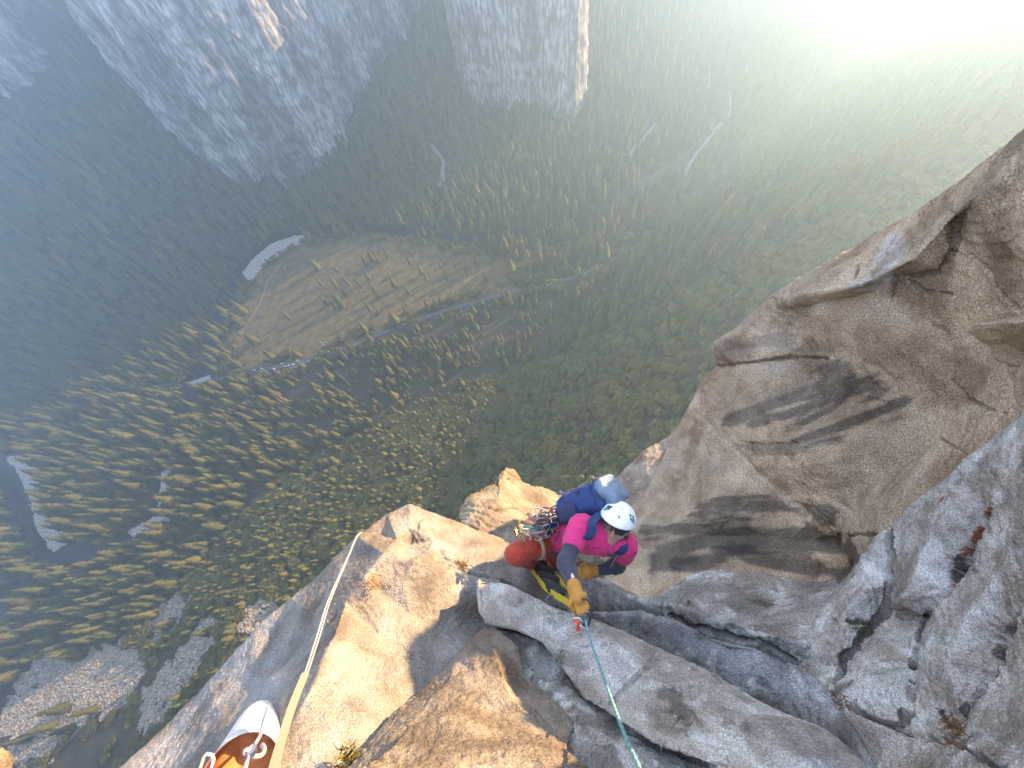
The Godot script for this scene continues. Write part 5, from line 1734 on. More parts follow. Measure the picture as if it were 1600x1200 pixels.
# near rock, metres from the belay: corner points and the flat faces between them
var rock_points := {
"buttress": [-2.807,-2.475,0.637,-2.795,-2.525,0.601,-2.782,-2.579,0.563,-2.769,-2.636,0.523,-2.754,-2.697,0.479,-2.739,-2.763,0.433,-2.694,-2.811,0.376,-2.647,-2.861,0.316,-2.596,-2.914,0.252,-2.542,-2.971,0.183,-2.458,-2.987,0.11,-2.371,-3.003,0.035,-2.28,-3.019,-0.043,-2.186,-3.037,-0.124,-2.077,-3.051,-0.201,-1.964,-3.065,-0.282,-1.846,-3.081,-0.365,-1.714,-3.078,-0.44,-1.579,-3.075,-0.518,-1.441,-3.072,-0.597,-1.342,-3.115,-0.672,-1.238,-3.161,-0.751,-1.072,-3.24,-0.816,-0.884,-3.354,-0.705,-0.769,-3.45,-0.628,-0.65,-3.548,-0.548,-0.541,-3.61,-0.485,-0.431,-3.672,-0.42,-0.243,-3.648,-0.249,-0.033,-3.653,-0.132,0.073,-3.575,-0.057,0.172,-3.503,0.012,0.267,-3.443,0.115,0.153,-3.315,0.211,0.05,-3.2,0.297,-0.142,-3.077,0.279,-0.321,-2.964,0.262,-0.488,-2.858,0.246,-0.576,-2.776,0.291,-0.658,-2.7,0.332,-0.734,-2.629,0.37,-0.82,-2.533,0.413,-0.897,-2.446,0.451,-0.919,-2.283,0.474,-0.938,-2.145,0.493,-0.954,-2.025,0.51,-0.955,-1.937,0.538,-0.955,-1.859,0.563,-0.956,-1.788,0.585,-0.956,-1.725,0.605,-1.082,-1.776,0.607,-1.218,-1.831,0.61,-1.363,-1.89,0.612,-1.52,-1.954,0.615,-1.691,-2.023,0.618,-1.875,-2.098,0.621,-2.077,-2.179,0.624,-2.297,-2.268,0.628,-2.54,-2.366,0.632,-1.456,-1.89,0.597,-1.435,-1.908,0.567,-1.413,-1.926,0.535,-1.39,-1.946,0.501,-1.365,-1.966,0.467,-1.34,-1.987,0.43,-1.313,-2.009,0.392,-1.297,-2.047,0.344,-1.279,-2.087,0.292,-1.26,-2.131,0.236,-1.239,-2.178,0.175,-1.25,-2.251,0.121,-1.261,-2.332,0.061,-1.274,-2.422,-0.006,-1.284,-2.494,-0.073,-1.295,-2.574,-0.146,-1.25,-2.609,-0.196,-1.204,-2.645,-0.248,-1.161,-2.688,-0.209,-1.074,-2.707,-0.195,-0.986,-2.726,-0.18,-0.902,-2.776,-0.137,-0.816,-2.827,-0.094,-0.738,-2.881,-0.011,-0.659,-2.936,0.072,-0.58,-2.991,0.156,-1.16,-2.696,-0.318,-1.114,-2.75,-0.392,-1.012,-2.762,-0.348,-0.91,-2.773,-0.305,-0.823,-2.844,-0.254,-0.734,-2.917,-0.202,-0.657,-2.966,-0.152,-0.578,-3.015,-0.1,-0.466,-3.071,-0.025,-0.352,-3.128,0.051,-1.093,-2.949,-0.496,-1.027,-3.058,-0.581,-1.062,-3.202,-0.78,-0.946,-3.103,-0.515,-0.87,-3.148,-0.45,-0.783,-3.178,-0.372,-0.696,-3.207,-0.295,-0.604,-3.199,-0.222,-0.515,-3.191,-0.152,-1.046,-3.085,-0.465,-0.828,-3.15,-0.339,-0.713,-3.408,-0.494,-0.513,-3.414,-0.374,-0.325,-3.43,-0.235,-0.105,-3.315,-0.022,-1.794,-2.872,-0.008,-1.935,-2.727,0.147,-1.878,-2.438,0.35,-2.33,-2.577,0.443,-1.562,-2.92,-0.348,-1.392,-2.961,-0.442,-1.073,-2.589,0.099,-1.129,-2.377,0.234,-0.96,-2.73,0.001,-0.797,-2.831,0.13,-0.848,-2.632,0.289,-0.952,-2.452,0.334,-1.033,-2.113,0.418,-1.132,-2.029,0.43,-1.249,-3.102,-0.582,-3.839,-4.374,0.773,-3.802,-4.438,0.727,-3.762,-4.506,0.679,-3.72,-4.579,0.629,-3.675,-4.655,0.578,-3.626,-4.736,0.526,-3.545,-4.8,0.465,-3.458,-4.866,0.405,-3.367,-4.936,0.347,-3.271,-5.007,0.292,-3.151,-5.034,0.242,-3.031,-5.058,0.202,-2.917,-5.078,0.172,-2.815,-5.09,0.153,-2.718,-5.09,0.147,-2.647,-5.077,0.138,-2.6,-5.056,0.103,-2.549,-5.017,0.042,-2.488,-4.986,-0.059,-2.404,-4.969,-0.193,-2.331,-5.011,-0.326,-2.235,-5.063,-0.472,-2.065,-5.154,-0.615,-1.89,-5.263,-0.523,-1.773,-5.361,-0.467,-1.641,-5.469,-0.412,-1.507,-5.545,-0.37,-1.363,-5.625,-0.325,-1.115,-5.629,-0.169,-0.807,-5.674,-0.061,-0.649,-5.616,0.016,-0.495,-5.561,0.094,-0.344,-5.519,0.214,-0.523,-5.369,0.33,-0.686,-5.232,0.429,-1.002,-5.061,0.398,-1.301,-4.892,0.367,-1.582,-4.724,0.334,-1.728,-4.608,0.35,-1.855,-4.504,0.349,-1.961,-4.413,0.331,-2.054,-4.307,0.283,-2.096,-4.235,0.226,-2.048,-4.11,0.19,-1.989,-4.013,0.186,-1.938,-3.931,0.212,-1.905,-3.866,0.28,-1.885,-3.803,0.348,-1.875,-3.742,0.414,-1.871,-3.684,0.477,-1.961,-3.752,0.485,-2.068,-3.82,0.512,-2.2,-3.886,0.551,-2.359,-3.95,0.594,-2.544,-4.013,0.636,-2.755,-4.076,0.674,-2.99,-4.141,0.706,-3.248,-4.211,0.733,-3.53,-4.288,0.755],
"slab": [-0.524,-2.758,-0.117,-0.362,-2.842,-0.064,-0.276,-2.843,-0.008,-0.192,-2.844,0.047,-0.082,-2.836,0.119,0.024,-2.828,0.189,0.105,-2.813,0.227,0.184,-2.799,0.264,0.29,-2.773,0.325,0.392,-2.749,0.384,0.484,-2.702,0.45,0.571,-2.658,0.512,0.631,-2.615,0.56,0.687,-2.575,0.605,0.741,-2.537,0.649,0.803,-2.491,0.693,0.862,-2.447,0.735,0.912,-2.399,0.765,0.959,-2.353,0.793,0.989,-2.297,0.819,1.017,-2.244,0.844,1.023,-2.196,0.862,1.028,-2.15,0.879,1.016,-2.066,0.909,1.005,-1.991,0.935,0.995,-1.924,0.958,0.987,-1.864,0.98,0.882,-1.819,0.956,0.782,-1.776,0.934,0.688,-1.734,0.913,0.597,-1.695,0.893,0.511,-1.658,0.874,0.428,-1.622,0.856,0.349,-1.588,0.838,0.354,-1.633,0.82,0.36,-1.684,0.799,0.366,-1.739,0.776,0.373,-1.801,0.751,0.391,-1.87,0.729,0.411,-1.947,0.706,0.352,-1.989,0.686,0.29,-2.035,0.666,0.223,-2.084,0.644,0.173,-2.122,0.613,0.119,-2.163,0.58,0.063,-2.237,0.547,0.001,-2.319,0.511,-0.037,-2.384,0.469,-0.079,-2.454,0.425,-0.12,-2.52,0.365,-0.165,-2.592,0.3,-0.24,-2.624,0.255,-0.318,-2.657,0.208,-0.404,-2.665,0.18,-0.493,-2.673,0.151,-0.53,-2.697,0.068,-0.528,-2.727,-0.022,0.007,-2.433,0.426,0.093,-2.448,0.435,0.18,-2.464,0.443,0.26,-2.437,0.489,0.336,-2.412,0.534,0.409,-2.387,0.576,-0.131,-2.703,0.166,0.193,-2.607,0.35,0.289,-2.47,0.519,0.445,-2.267,0.628,0.325,-2.203,0.634,0.337,-2.151,0.665,0.57,-2.177,0.714,0.75,-2.073,0.774,0.519,-1.877,0.789,-0.481,-3.239,-0.023,-0.296,-3.317,0.048,-0.199,-3.313,0.115,-0.103,-3.309,0.182,0.019,-3.293,0.27,0.136,-3.276,0.357,0.219,-3.256,0.408,0.296,-3.236,0.46,0.39,-3.203,0.544,0.458,-3.176,0.62,0.491,-3.135,0.682,0.526,-3.11,0.701,0.573,-3.08,0.71,0.634,-3.049,0.728,0.698,-3.016,0.755,0.776,-2.973,0.791,0.85,-2.93,0.829,0.913,-2.882,0.859,0.973,-2.836,0.889,1.013,-2.778,0.917,1.051,-2.725,0.945,1.063,-2.675,0.964,1.074,-2.629,0.983,1.07,-2.543,1.016,1.067,-2.467,1.046,1.064,-2.398,1.073,1.061,-2.336,1.099,0.948,-2.293,1.069,0.84,-2.253,1.039,0.739,-2.214,1.009,0.645,-2.177,0.98,0.558,-2.141,0.951,0.478,-2.107,0.924,0.405,-2.073,0.9,0.407,-2.12,0.872,0.408,-2.171,0.842,0.41,-2.228,0.809,0.41,-2.291,0.773,0.418,-2.361,0.745,0.423,-2.439,0.717,0.384,-2.48,0.677,0.366,-2.521,0.641,0.363,-2.555,0.634,0.353,-2.58,0.642,0.312,-2.61,0.652,0.25,-2.68,0.652,0.174,-2.762,0.635,0.124,-2.829,0.605,0.069,-2.902,0.566,0.015,-2.971,0.509,-0.044,-3.047,0.443,-0.133,-3.084,0.391,-0.225,-3.123,0.336,-0.324,-3.135,0.301,-0.426,-3.147,0.265,-0.475,-3.174,0.175,-0.478,-3.206,0.079],
"gully": [-0.543,-2.804,0.143,-0.434,-2.785,0.172,-0.328,-2.766,0.2,-0.233,-2.727,0.248,-0.144,-2.691,0.294,-0.088,-2.613,0.372,-0.037,-2.543,0.443,0.007,-2.485,0.489,0.048,-2.431,0.531,0.107,-2.35,0.568,0.161,-2.276,0.601,0.217,-2.235,0.634,0.269,-2.196,0.665,0.345,-2.151,0.694,0.417,-2.109,0.72,0.484,-2.069,0.745,0.471,-2.042,0.801,0.459,-2.017,0.853,0.448,-1.993,0.902,0.349,-1.952,0.876,0.253,-1.913,0.85,0.161,-1.876,0.826,0.071,-1.839,0.802,-0.015,-1.804,0.779,-0.099,-1.77,0.757,-0.179,-1.737,0.736,-0.188,-1.825,0.711,-0.198,-1.927,0.682,-0.21,-2.046,0.648,-0.224,-2.189,0.607,-0.249,-2.297,0.572,-0.278,-2.42,0.532,-0.327,-2.507,0.473,-0.382,-2.603,0.408,-0.443,-2.712,0.334,-0.491,-2.756,0.242,-0.112,-2.321,0.515,-0.02,-2.178,0.587,0.058,-2.078,0.654,-0.256,-2.614,0.384,-0.085,-2.097,0.605,-0.511,-3.364,0.329,-0.394,-3.338,0.374,-0.286,-3.312,0.42,-0.192,-3.265,0.488,-0.113,-3.22,0.554,-0.063,-3.132,0.653,-0.033,-3.051,0.744,-0.037,-2.987,0.796,-0.073,-2.938,0.809,-0.071,-2.882,0.751,-0.01,-2.827,0.727,0.065,-2.796,0.741,0.135,-2.763,0.766,0.234,-2.722,0.8,0.327,-2.682,0.833,0.414,-2.643,0.865,0.408,-2.618,0.916,0.404,-2.594,0.967,0.4,-2.57,1.016,0.291,-2.532,0.972,0.192,-2.496,0.927,0.105,-2.461,0.881,0.034,-2.428,0.838,-0.022,-2.394,0.805,-0.073,-2.359,0.788,-0.129,-2.323,0.785,-0.12,-2.41,0.755,-0.106,-2.508,0.728,-0.087,-2.62,0.712,-0.074,-2.75,0.716,-0.099,-2.847,0.725,-0.142,-2.963,0.721,-0.215,-3.049,0.679,-0.292,-3.148,0.617,-0.374,-3.261,0.539,-0.441,-3.31,0.44],
"front": [-0.474,-2.562,0.154,-0.393,-2.518,0.178,-0.289,-2.506,0.264,-0.285,-2.468,0.325,-0.281,-2.432,0.382,-0.205,-2.331,0.448,-0.158,-2.265,0.479,-0.115,-2.205,0.508,-0.085,-2.112,0.547,-0.115,-1.987,0.567,-0.092,-1.89,0.596,-0.08,-1.768,0.615,-0.071,-1.665,0.632,-0.063,-1.577,0.646,-0.142,-1.554,0.635,-0.22,-1.531,0.624,-0.295,-1.509,0.613,-0.368,-1.488,0.603,-0.439,-1.467,0.593,-0.508,-1.447,0.584,-0.576,-1.427,0.574,-0.642,-1.408,0.565,-0.706,-1.389,0.556,-0.768,-1.37,0.548,-0.829,-1.353,0.539,-0.847,-1.428,0.528,-0.867,-1.516,0.515,-0.892,-1.62,0.499,-0.921,-1.745,0.48,-0.956,-1.896,0.457,-0.934,-2.015,0.435,-0.909,-2.153,0.409,-0.878,-2.317,0.378,-0.805,-2.401,0.342,-0.725,-2.493,0.303,-0.644,-2.515,0.256,-0.561,-2.538,0.206,-0.422,-2.388,0.212,-0.388,-2.301,0.271,-0.357,-2.222,0.325,-0.335,-2.162,0.367,-0.315,-2.106,0.405,-0.277,-2.077,0.439,-0.24,-2.05,0.471,-0.628,-2.252,0.317,-0.787,-1.99,0.398,-0.501,-2.256,0.304,-0.539,-2.107,0.364,-0.708,-2.09,0.374,-0.198,-2.159,0.506,-0.736,-1.73,0.441,-0.325,-2.393,0.307,-0.729,-3.337,0.498,-0.67,-3.291,0.51,-0.602,-3.276,0.572,-0.619,-3.23,0.629,-0.637,-3.189,0.675,-0.574,-3.097,0.696,-0.523,-3.041,0.704,-0.47,-2.989,0.716,-0.431,-2.905,0.737,-0.471,-2.781,0.735,-0.431,-2.693,0.752,-0.403,-2.58,0.762,-0.377,-2.484,0.775,-0.353,-2.401,0.791,-0.448,-2.378,0.746,-0.525,-2.36,0.697,-0.576,-2.349,0.648,-0.598,-2.343,0.614,-0.607,-2.337,0.611,-0.63,-2.323,0.634,-0.679,-2.302,0.665,-0.746,-2.278,0.691,-0.825,-2.253,0.709,-0.908,-2.228,0.721,-0.993,-2.203,0.728,-0.995,-2.282,0.714,-0.998,-2.372,0.702,-1.005,-2.478,0.69,-1.017,-2.602,0.681,-1.038,-2.752,0.673,-0.993,-2.866,0.671,-0.952,-2.996,0.678,-0.927,-3.143,0.695,-0.884,-3.203,0.709,-0.867,-3.271,0.702,-0.841,-3.283,0.65,-0.796,-3.306,0.579],
"front_step": [-0.684,-1.856,0.38,-0.638,-1.886,0.373,-0.589,-1.916,0.366,-0.513,-1.955,0.375,-0.447,-1.957,0.401,-0.382,-1.959,0.427,-0.318,-1.977,0.439,-0.237,-1.922,0.469,-0.162,-1.872,0.497,-0.099,-1.798,0.527,-0.042,-1.732,0.554,-0.029,-1.618,0.571,-0.018,-1.521,0.585,-0.008,-1.439,0.597,-0.078,-1.407,0.583,-0.144,-1.375,0.569,-0.208,-1.346,0.556,-0.269,-1.317,0.543,-0.327,-1.29,0.531,-0.383,-1.263,0.519,-0.437,-1.238,0.508,-0.489,-1.214,0.498,-0.539,-1.19,0.487,-0.587,-1.168,0.477,-0.633,-1.146,0.468,-0.649,-1.204,0.455,-0.667,-1.271,0.441,-0.687,-1.349,0.425,-0.712,-1.441,0.405,-0.742,-1.552,0.381,-0.725,-1.64,0.381,-0.706,-1.741,0.381,-0.521,-1.793,0.411,-0.376,-1.738,0.456,-0.249,-1.765,0.486,-0.567,-1.571,0.418,-0.161,-1.643,0.512,-0.721,-2.298,0.594,-0.686,-2.318,0.604,-0.658,-2.337,0.611,-0.624,-2.36,0.631,-0.599,-2.352,0.652,-0.572,-2.352,0.655,-0.523,-2.376,0.641,-0.451,-2.331,0.64,-0.37,-2.292,0.648,-0.297,-2.227,0.664,-0.228,-2.169,0.684,-0.209,-2.059,0.694,-0.191,-1.966,0.704,-0.174,-1.887,0.715,-0.259,-1.852,0.686,-0.338,-1.82,0.654,-0.405,-1.793,0.617,-0.452,-1.773,0.575,-0.467,-1.761,0.54,-0.464,-1.748,0.536,-0.482,-1.726,0.556,-0.524,-1.698,0.575,-0.579,-1.671,0.586,-0.638,-1.644,0.59,-0.698,-1.618,0.591,-0.706,-1.676,0.582,-0.716,-1.742,0.574,-0.731,-1.819,0.565,-0.753,-1.908,0.557,-0.783,-2.014,0.546,-0.759,-2.098,0.558,-0.737,-2.192,0.574],
"strip": [0.089,-3.045,0.216,0.229,-3.008,0.253,0.35,-2.991,0.276,0.468,-2.975,0.299,0.545,-2.946,0.33,0.62,-2.917,0.361,0.717,-2.867,0.421,0.809,-2.82,0.477,0.9,-2.764,0.514,0.986,-2.711,0.549,1.073,-2.657,0.613,1.155,-2.606,0.672,1.171,-2.574,0.721,1.186,-2.543,0.767,1.177,-2.509,0.814,1.169,-2.478,0.859,1.146,-2.397,0.908,1.126,-2.324,0.953,1.084,-2.232,0.979,1.047,-2.15,1.003,1.014,-2.076,1.024,0.985,-2.01,1.044,0.956,-2.078,1.069,0.924,-2.15,1.095,0.95,-2.232,1.075,0.98,-2.325,1.053,1.013,-2.43,1.027,1.051,-2.55,0.998,1.01,-2.603,0.964,0.966,-2.659,0.928,0.919,-2.719,0.89,0.853,-2.76,0.842,0.783,-2.803,0.79,0.725,-2.851,0.747,0.664,-2.903,0.702,0.6,-2.957,0.653,0.503,-2.992,0.584,0.4,-3.029,0.511,0.289,-3.058,0.45,0.173,-3.088,0.385,0.131,-3.067,0.301,0.276,-3.581,0.377,0.433,-3.533,0.43,0.564,-3.506,0.469,0.687,-3.481,0.51,0.766,-3.444,0.557,0.838,-3.409,0.604,0.924,-3.351,0.689,0.981,-3.303,0.77,1.005,-3.264,0.81,1.034,-3.239,0.809,1.092,-3.211,0.815,1.18,-3.174,0.834,1.201,-3.146,0.862,1.224,-3.118,0.892,1.222,-3.088,0.924,1.223,-3.057,0.957,1.216,-2.976,0.996,1.21,-2.902,1.036,1.181,-2.809,1.061,1.155,-2.725,1.086,1.132,-2.649,1.11,1.11,-2.58,1.133,1.082,-2.649,1.149,1.054,-2.722,1.166,1.072,-2.807,1.137,1.091,-2.903,1.108,1.111,-3.011,1.076,1.132,-3.133,1.045,1.085,-3.188,0.998,1.039,-3.245,0.945,0.999,-3.305,0.883,0.992,-3.332,0.797,1.1,-3.3,0.819,1.06,-3.316,0.893,0.977,-3.368,0.886,0.893,-3.43,0.85,0.774,-3.478,0.781,0.651,-3.529,0.702,0.521,-3.57,0.631,0.385,-3.612,0.557,0.331,-3.597,0.468],
"ledge": [0.11,-3.339,0.023,0.275,-3.296,0.049,0.381,-3.208,0.139,0.518,-3.126,0.241,0.653,-3.056,0.281,0.778,-3.006,0.34,0.896,-2.958,0.395,0.994,-2.918,0.451,1.087,-2.88,0.505,1.19,-2.818,0.555,1.287,-2.761,0.602,1.29,-2.777,0.686,1.292,-2.792,0.769,1.201,-2.872,0.736,1.103,-2.96,0.702,1.022,-2.995,0.665,0.937,-3.031,0.626,0.849,-3.069,0.586,0.75,-3.121,0.53,0.644,-3.177,0.47,0.565,-3.217,0.439,0.482,-3.258,0.408,0.335,-3.266,0.37,0.185,-3.274,0.33,0.149,-3.305,0.182,0.656,-3.017,0.336,0.868,-2.936,0.44,1.063,-2.862,0.535,0.499,-4.429,0.257,0.694,-4.365,0.325,0.838,-4.253,0.446,1.015,-4.139,0.59,1.099,-4.053,0.731,0.916,-4.059,0.857,0.82,-4.111,0.637,0.951,-4.091,0.586,1.09,-4.057,0.608,1.244,-3.994,0.654,1.386,-3.933,0.707,1.405,-3.949,0.773,1.427,-3.963,0.843,1.302,-4.048,0.782,1.173,-4.139,0.708,1.075,-4.174,0.638,0.987,-4.209,0.552,0.941,-4.237,0.436,1.14,-4.215,0.314,1.272,-4.171,0.589,1.165,-4.217,0.625,1.05,-4.272,0.617,0.855,-4.306,0.577,0.655,-4.338,0.532,0.582,-4.38,0.411],
"lichen_block": [1.287,-2.804,0.62,1.438,-2.893,0.563,1.604,-2.99,0.501,1.771,-3.027,0.397,1.851,-2.966,0.335,1.929,-2.906,0.274,2.018,-2.834,0.212,2.104,-2.763,0.152,2.165,-2.691,0.079,2.228,-2.601,0.017,2.289,-2.515,-0.043,2.338,-2.435,-0.086,2.386,-2.359,-0.126,2.438,-2.215,-0.176,2.486,-2.084,-0.222,2.352,-1.824,-0.269,2.243,-1.615,-0.307,2.154,-1.443,-0.339,2.079,-1.298,-0.365,2.074,-1.213,-0.39,2.07,-1.135,-0.412,2.066,-1.064,-0.433,2.063,-0.999,-0.451,2.06,-0.94,-0.468,2.022,-0.938,-0.386,1.988,-0.937,-0.31,1.956,-0.935,-0.239,1.926,-0.934,-0.173,1.898,-0.932,-0.111,1.871,-0.931,-0.053,1.818,-0.954,0.007,1.765,-0.977,0.065,1.713,-0.999,0.123,1.662,-1.021,0.179,1.611,-1.043,0.235,1.562,-1.064,0.29,1.513,-1.085,0.344,1.465,-1.106,0.397,1.418,-1.126,0.45,1.371,-1.146,0.501,1.326,-1.166,0.552,1.28,-1.185,0.602,1.236,-1.204,0.651,1.192,-1.223,0.7,1.149,-1.242,0.747,1.107,-1.26,0.794,1.087,-1.302,0.812,1.065,-1.348,0.831,1.042,-1.397,0.852,1.016,-1.451,0.875,0.988,-1.51,0.9,0.958,-1.575,0.927,0.924,-1.646,0.957,0.887,-1.724,0.99,0.845,-1.812,1.026,0.799,-1.91,1.068,0.852,-2.009,1.057,0.914,-2.124,1.045,0.987,-2.26,1.031,1.074,-2.424,1.014,1.097,-2.491,0.959,1.122,-2.566,0.897,1.147,-2.633,0.851,1.175,-2.707,0.8,1.211,-2.857,0.72,2.027,-2.747,0.23,1.953,-2.73,0.305,1.855,-2.717,0.413,1.761,-2.705,0.516,1.661,-2.708,0.565,1.57,-2.694,0.604,1.483,-2.68,0.641,1.338,-2.633,0.695,1.202,-2.588,0.745,1.777,-2.532,0.573,1.697,-2.516,0.63,1.62,-2.5,0.685,1.508,-2.436,0.752,1.406,-2.378,0.813,1.313,-2.325,0.869,2.144,-2.219,0.146,2.087,-2.263,0.216,2.03,-2.307,0.287,1.973,-2.352,0.358,1.912,-2.384,0.409,1.851,-2.417,0.46,1.814,-2.474,0.516,1.76,-1.972,0.495,1.745,-2.042,0.545,1.728,-2.116,0.597,1.671,-2.135,0.656,1.614,-2.154,0.714,1.525,-2.154,0.758,1.438,-2.154,0.801,1.337,-2.127,0.835,1.69,-2.692,0.404,1.55,-2.746,0.508,1.392,-2.67,0.622,1.756,-2.487,0.443,1.921,-2.449,0.262,2.07,-2.336,0.112,1.713,-2.202,0.502,1.549,-2.218,0.664,1.853,-2.068,0.375,1.345,-2.401,0.754,1.476,-1.981,0.729,1.578,-1.901,0.617,1.226,-1.699,0.771,1.813,-1.715,0.369,1.341,-2.547,0.732,2.123,-1.974,0.066,1.982,-3.489,0.75,2.156,-3.554,0.692,2.343,-3.627,0.637,2.528,-3.636,0.554,2.618,-3.556,0.513,2.699,-3.483,0.482,2.78,-3.404,0.463,2.842,-3.342,0.45,2.866,-3.299,0.408,2.889,-3.244,0.361,2.918,-3.192,0.295,2.948,-3.137,0.238,2.985,-3.078,0.177,3.033,-2.952,0.092,3.087,-2.827,0.013,2.97,-2.564,-0.069,2.881,-2.345,-0.138,2.811,-2.161,-0.197,2.756,-2.003,-0.248,2.768,-1.904,-0.293,2.779,-1.813,-0.333,2.79,-1.728,-0.37,2.8,-1.65,-0.403,2.81,-1.577,-0.434,2.762,-1.586,-0.331,2.717,-1.594,-0.236,2.673,-1.603,-0.148,2.632,-1.611,-0.068,2.593,-1.619,0.005,2.557,-1.626,0.072,2.482,-1.668,0.144,2.406,-1.709,0.213,2.331,-1.75,0.276,2.257,-1.79,0.333,2.185,-1.829,0.382,2.117,-1.866,0.421,2.056,-1.899,0.451,2.006,-1.925,0.472,1.968,-1.941,0.49,1.942,-1.948,0.514,1.922,-1.949,0.549,1.902,-1.949,0.598,1.878,-1.951,0.659,1.848,-1.957,0.727,1.813,-1.967,0.799,1.773,-1.98,0.873,1.756,-2.019,0.898,1.735,-2.063,0.926,1.711,-2.111,0.958,1.683,-2.165,0.993,1.65,-2.226,1.032,1.613,-2.294,1.075,1.569,-2.371,1.121,1.519,-2.457,1.171,1.462,-2.553,1.224,1.397,-2.662,1.282,1.46,-2.757,1.256,1.533,-2.867,1.228,1.619,-2.996,1.199,1.719,-3.151,1.167,1.749,-3.213,1.104,1.782,-3.283,1.037,1.813,-3.346,0.987,1.845,-3.415,0.934,1.882,-3.564,0.856],
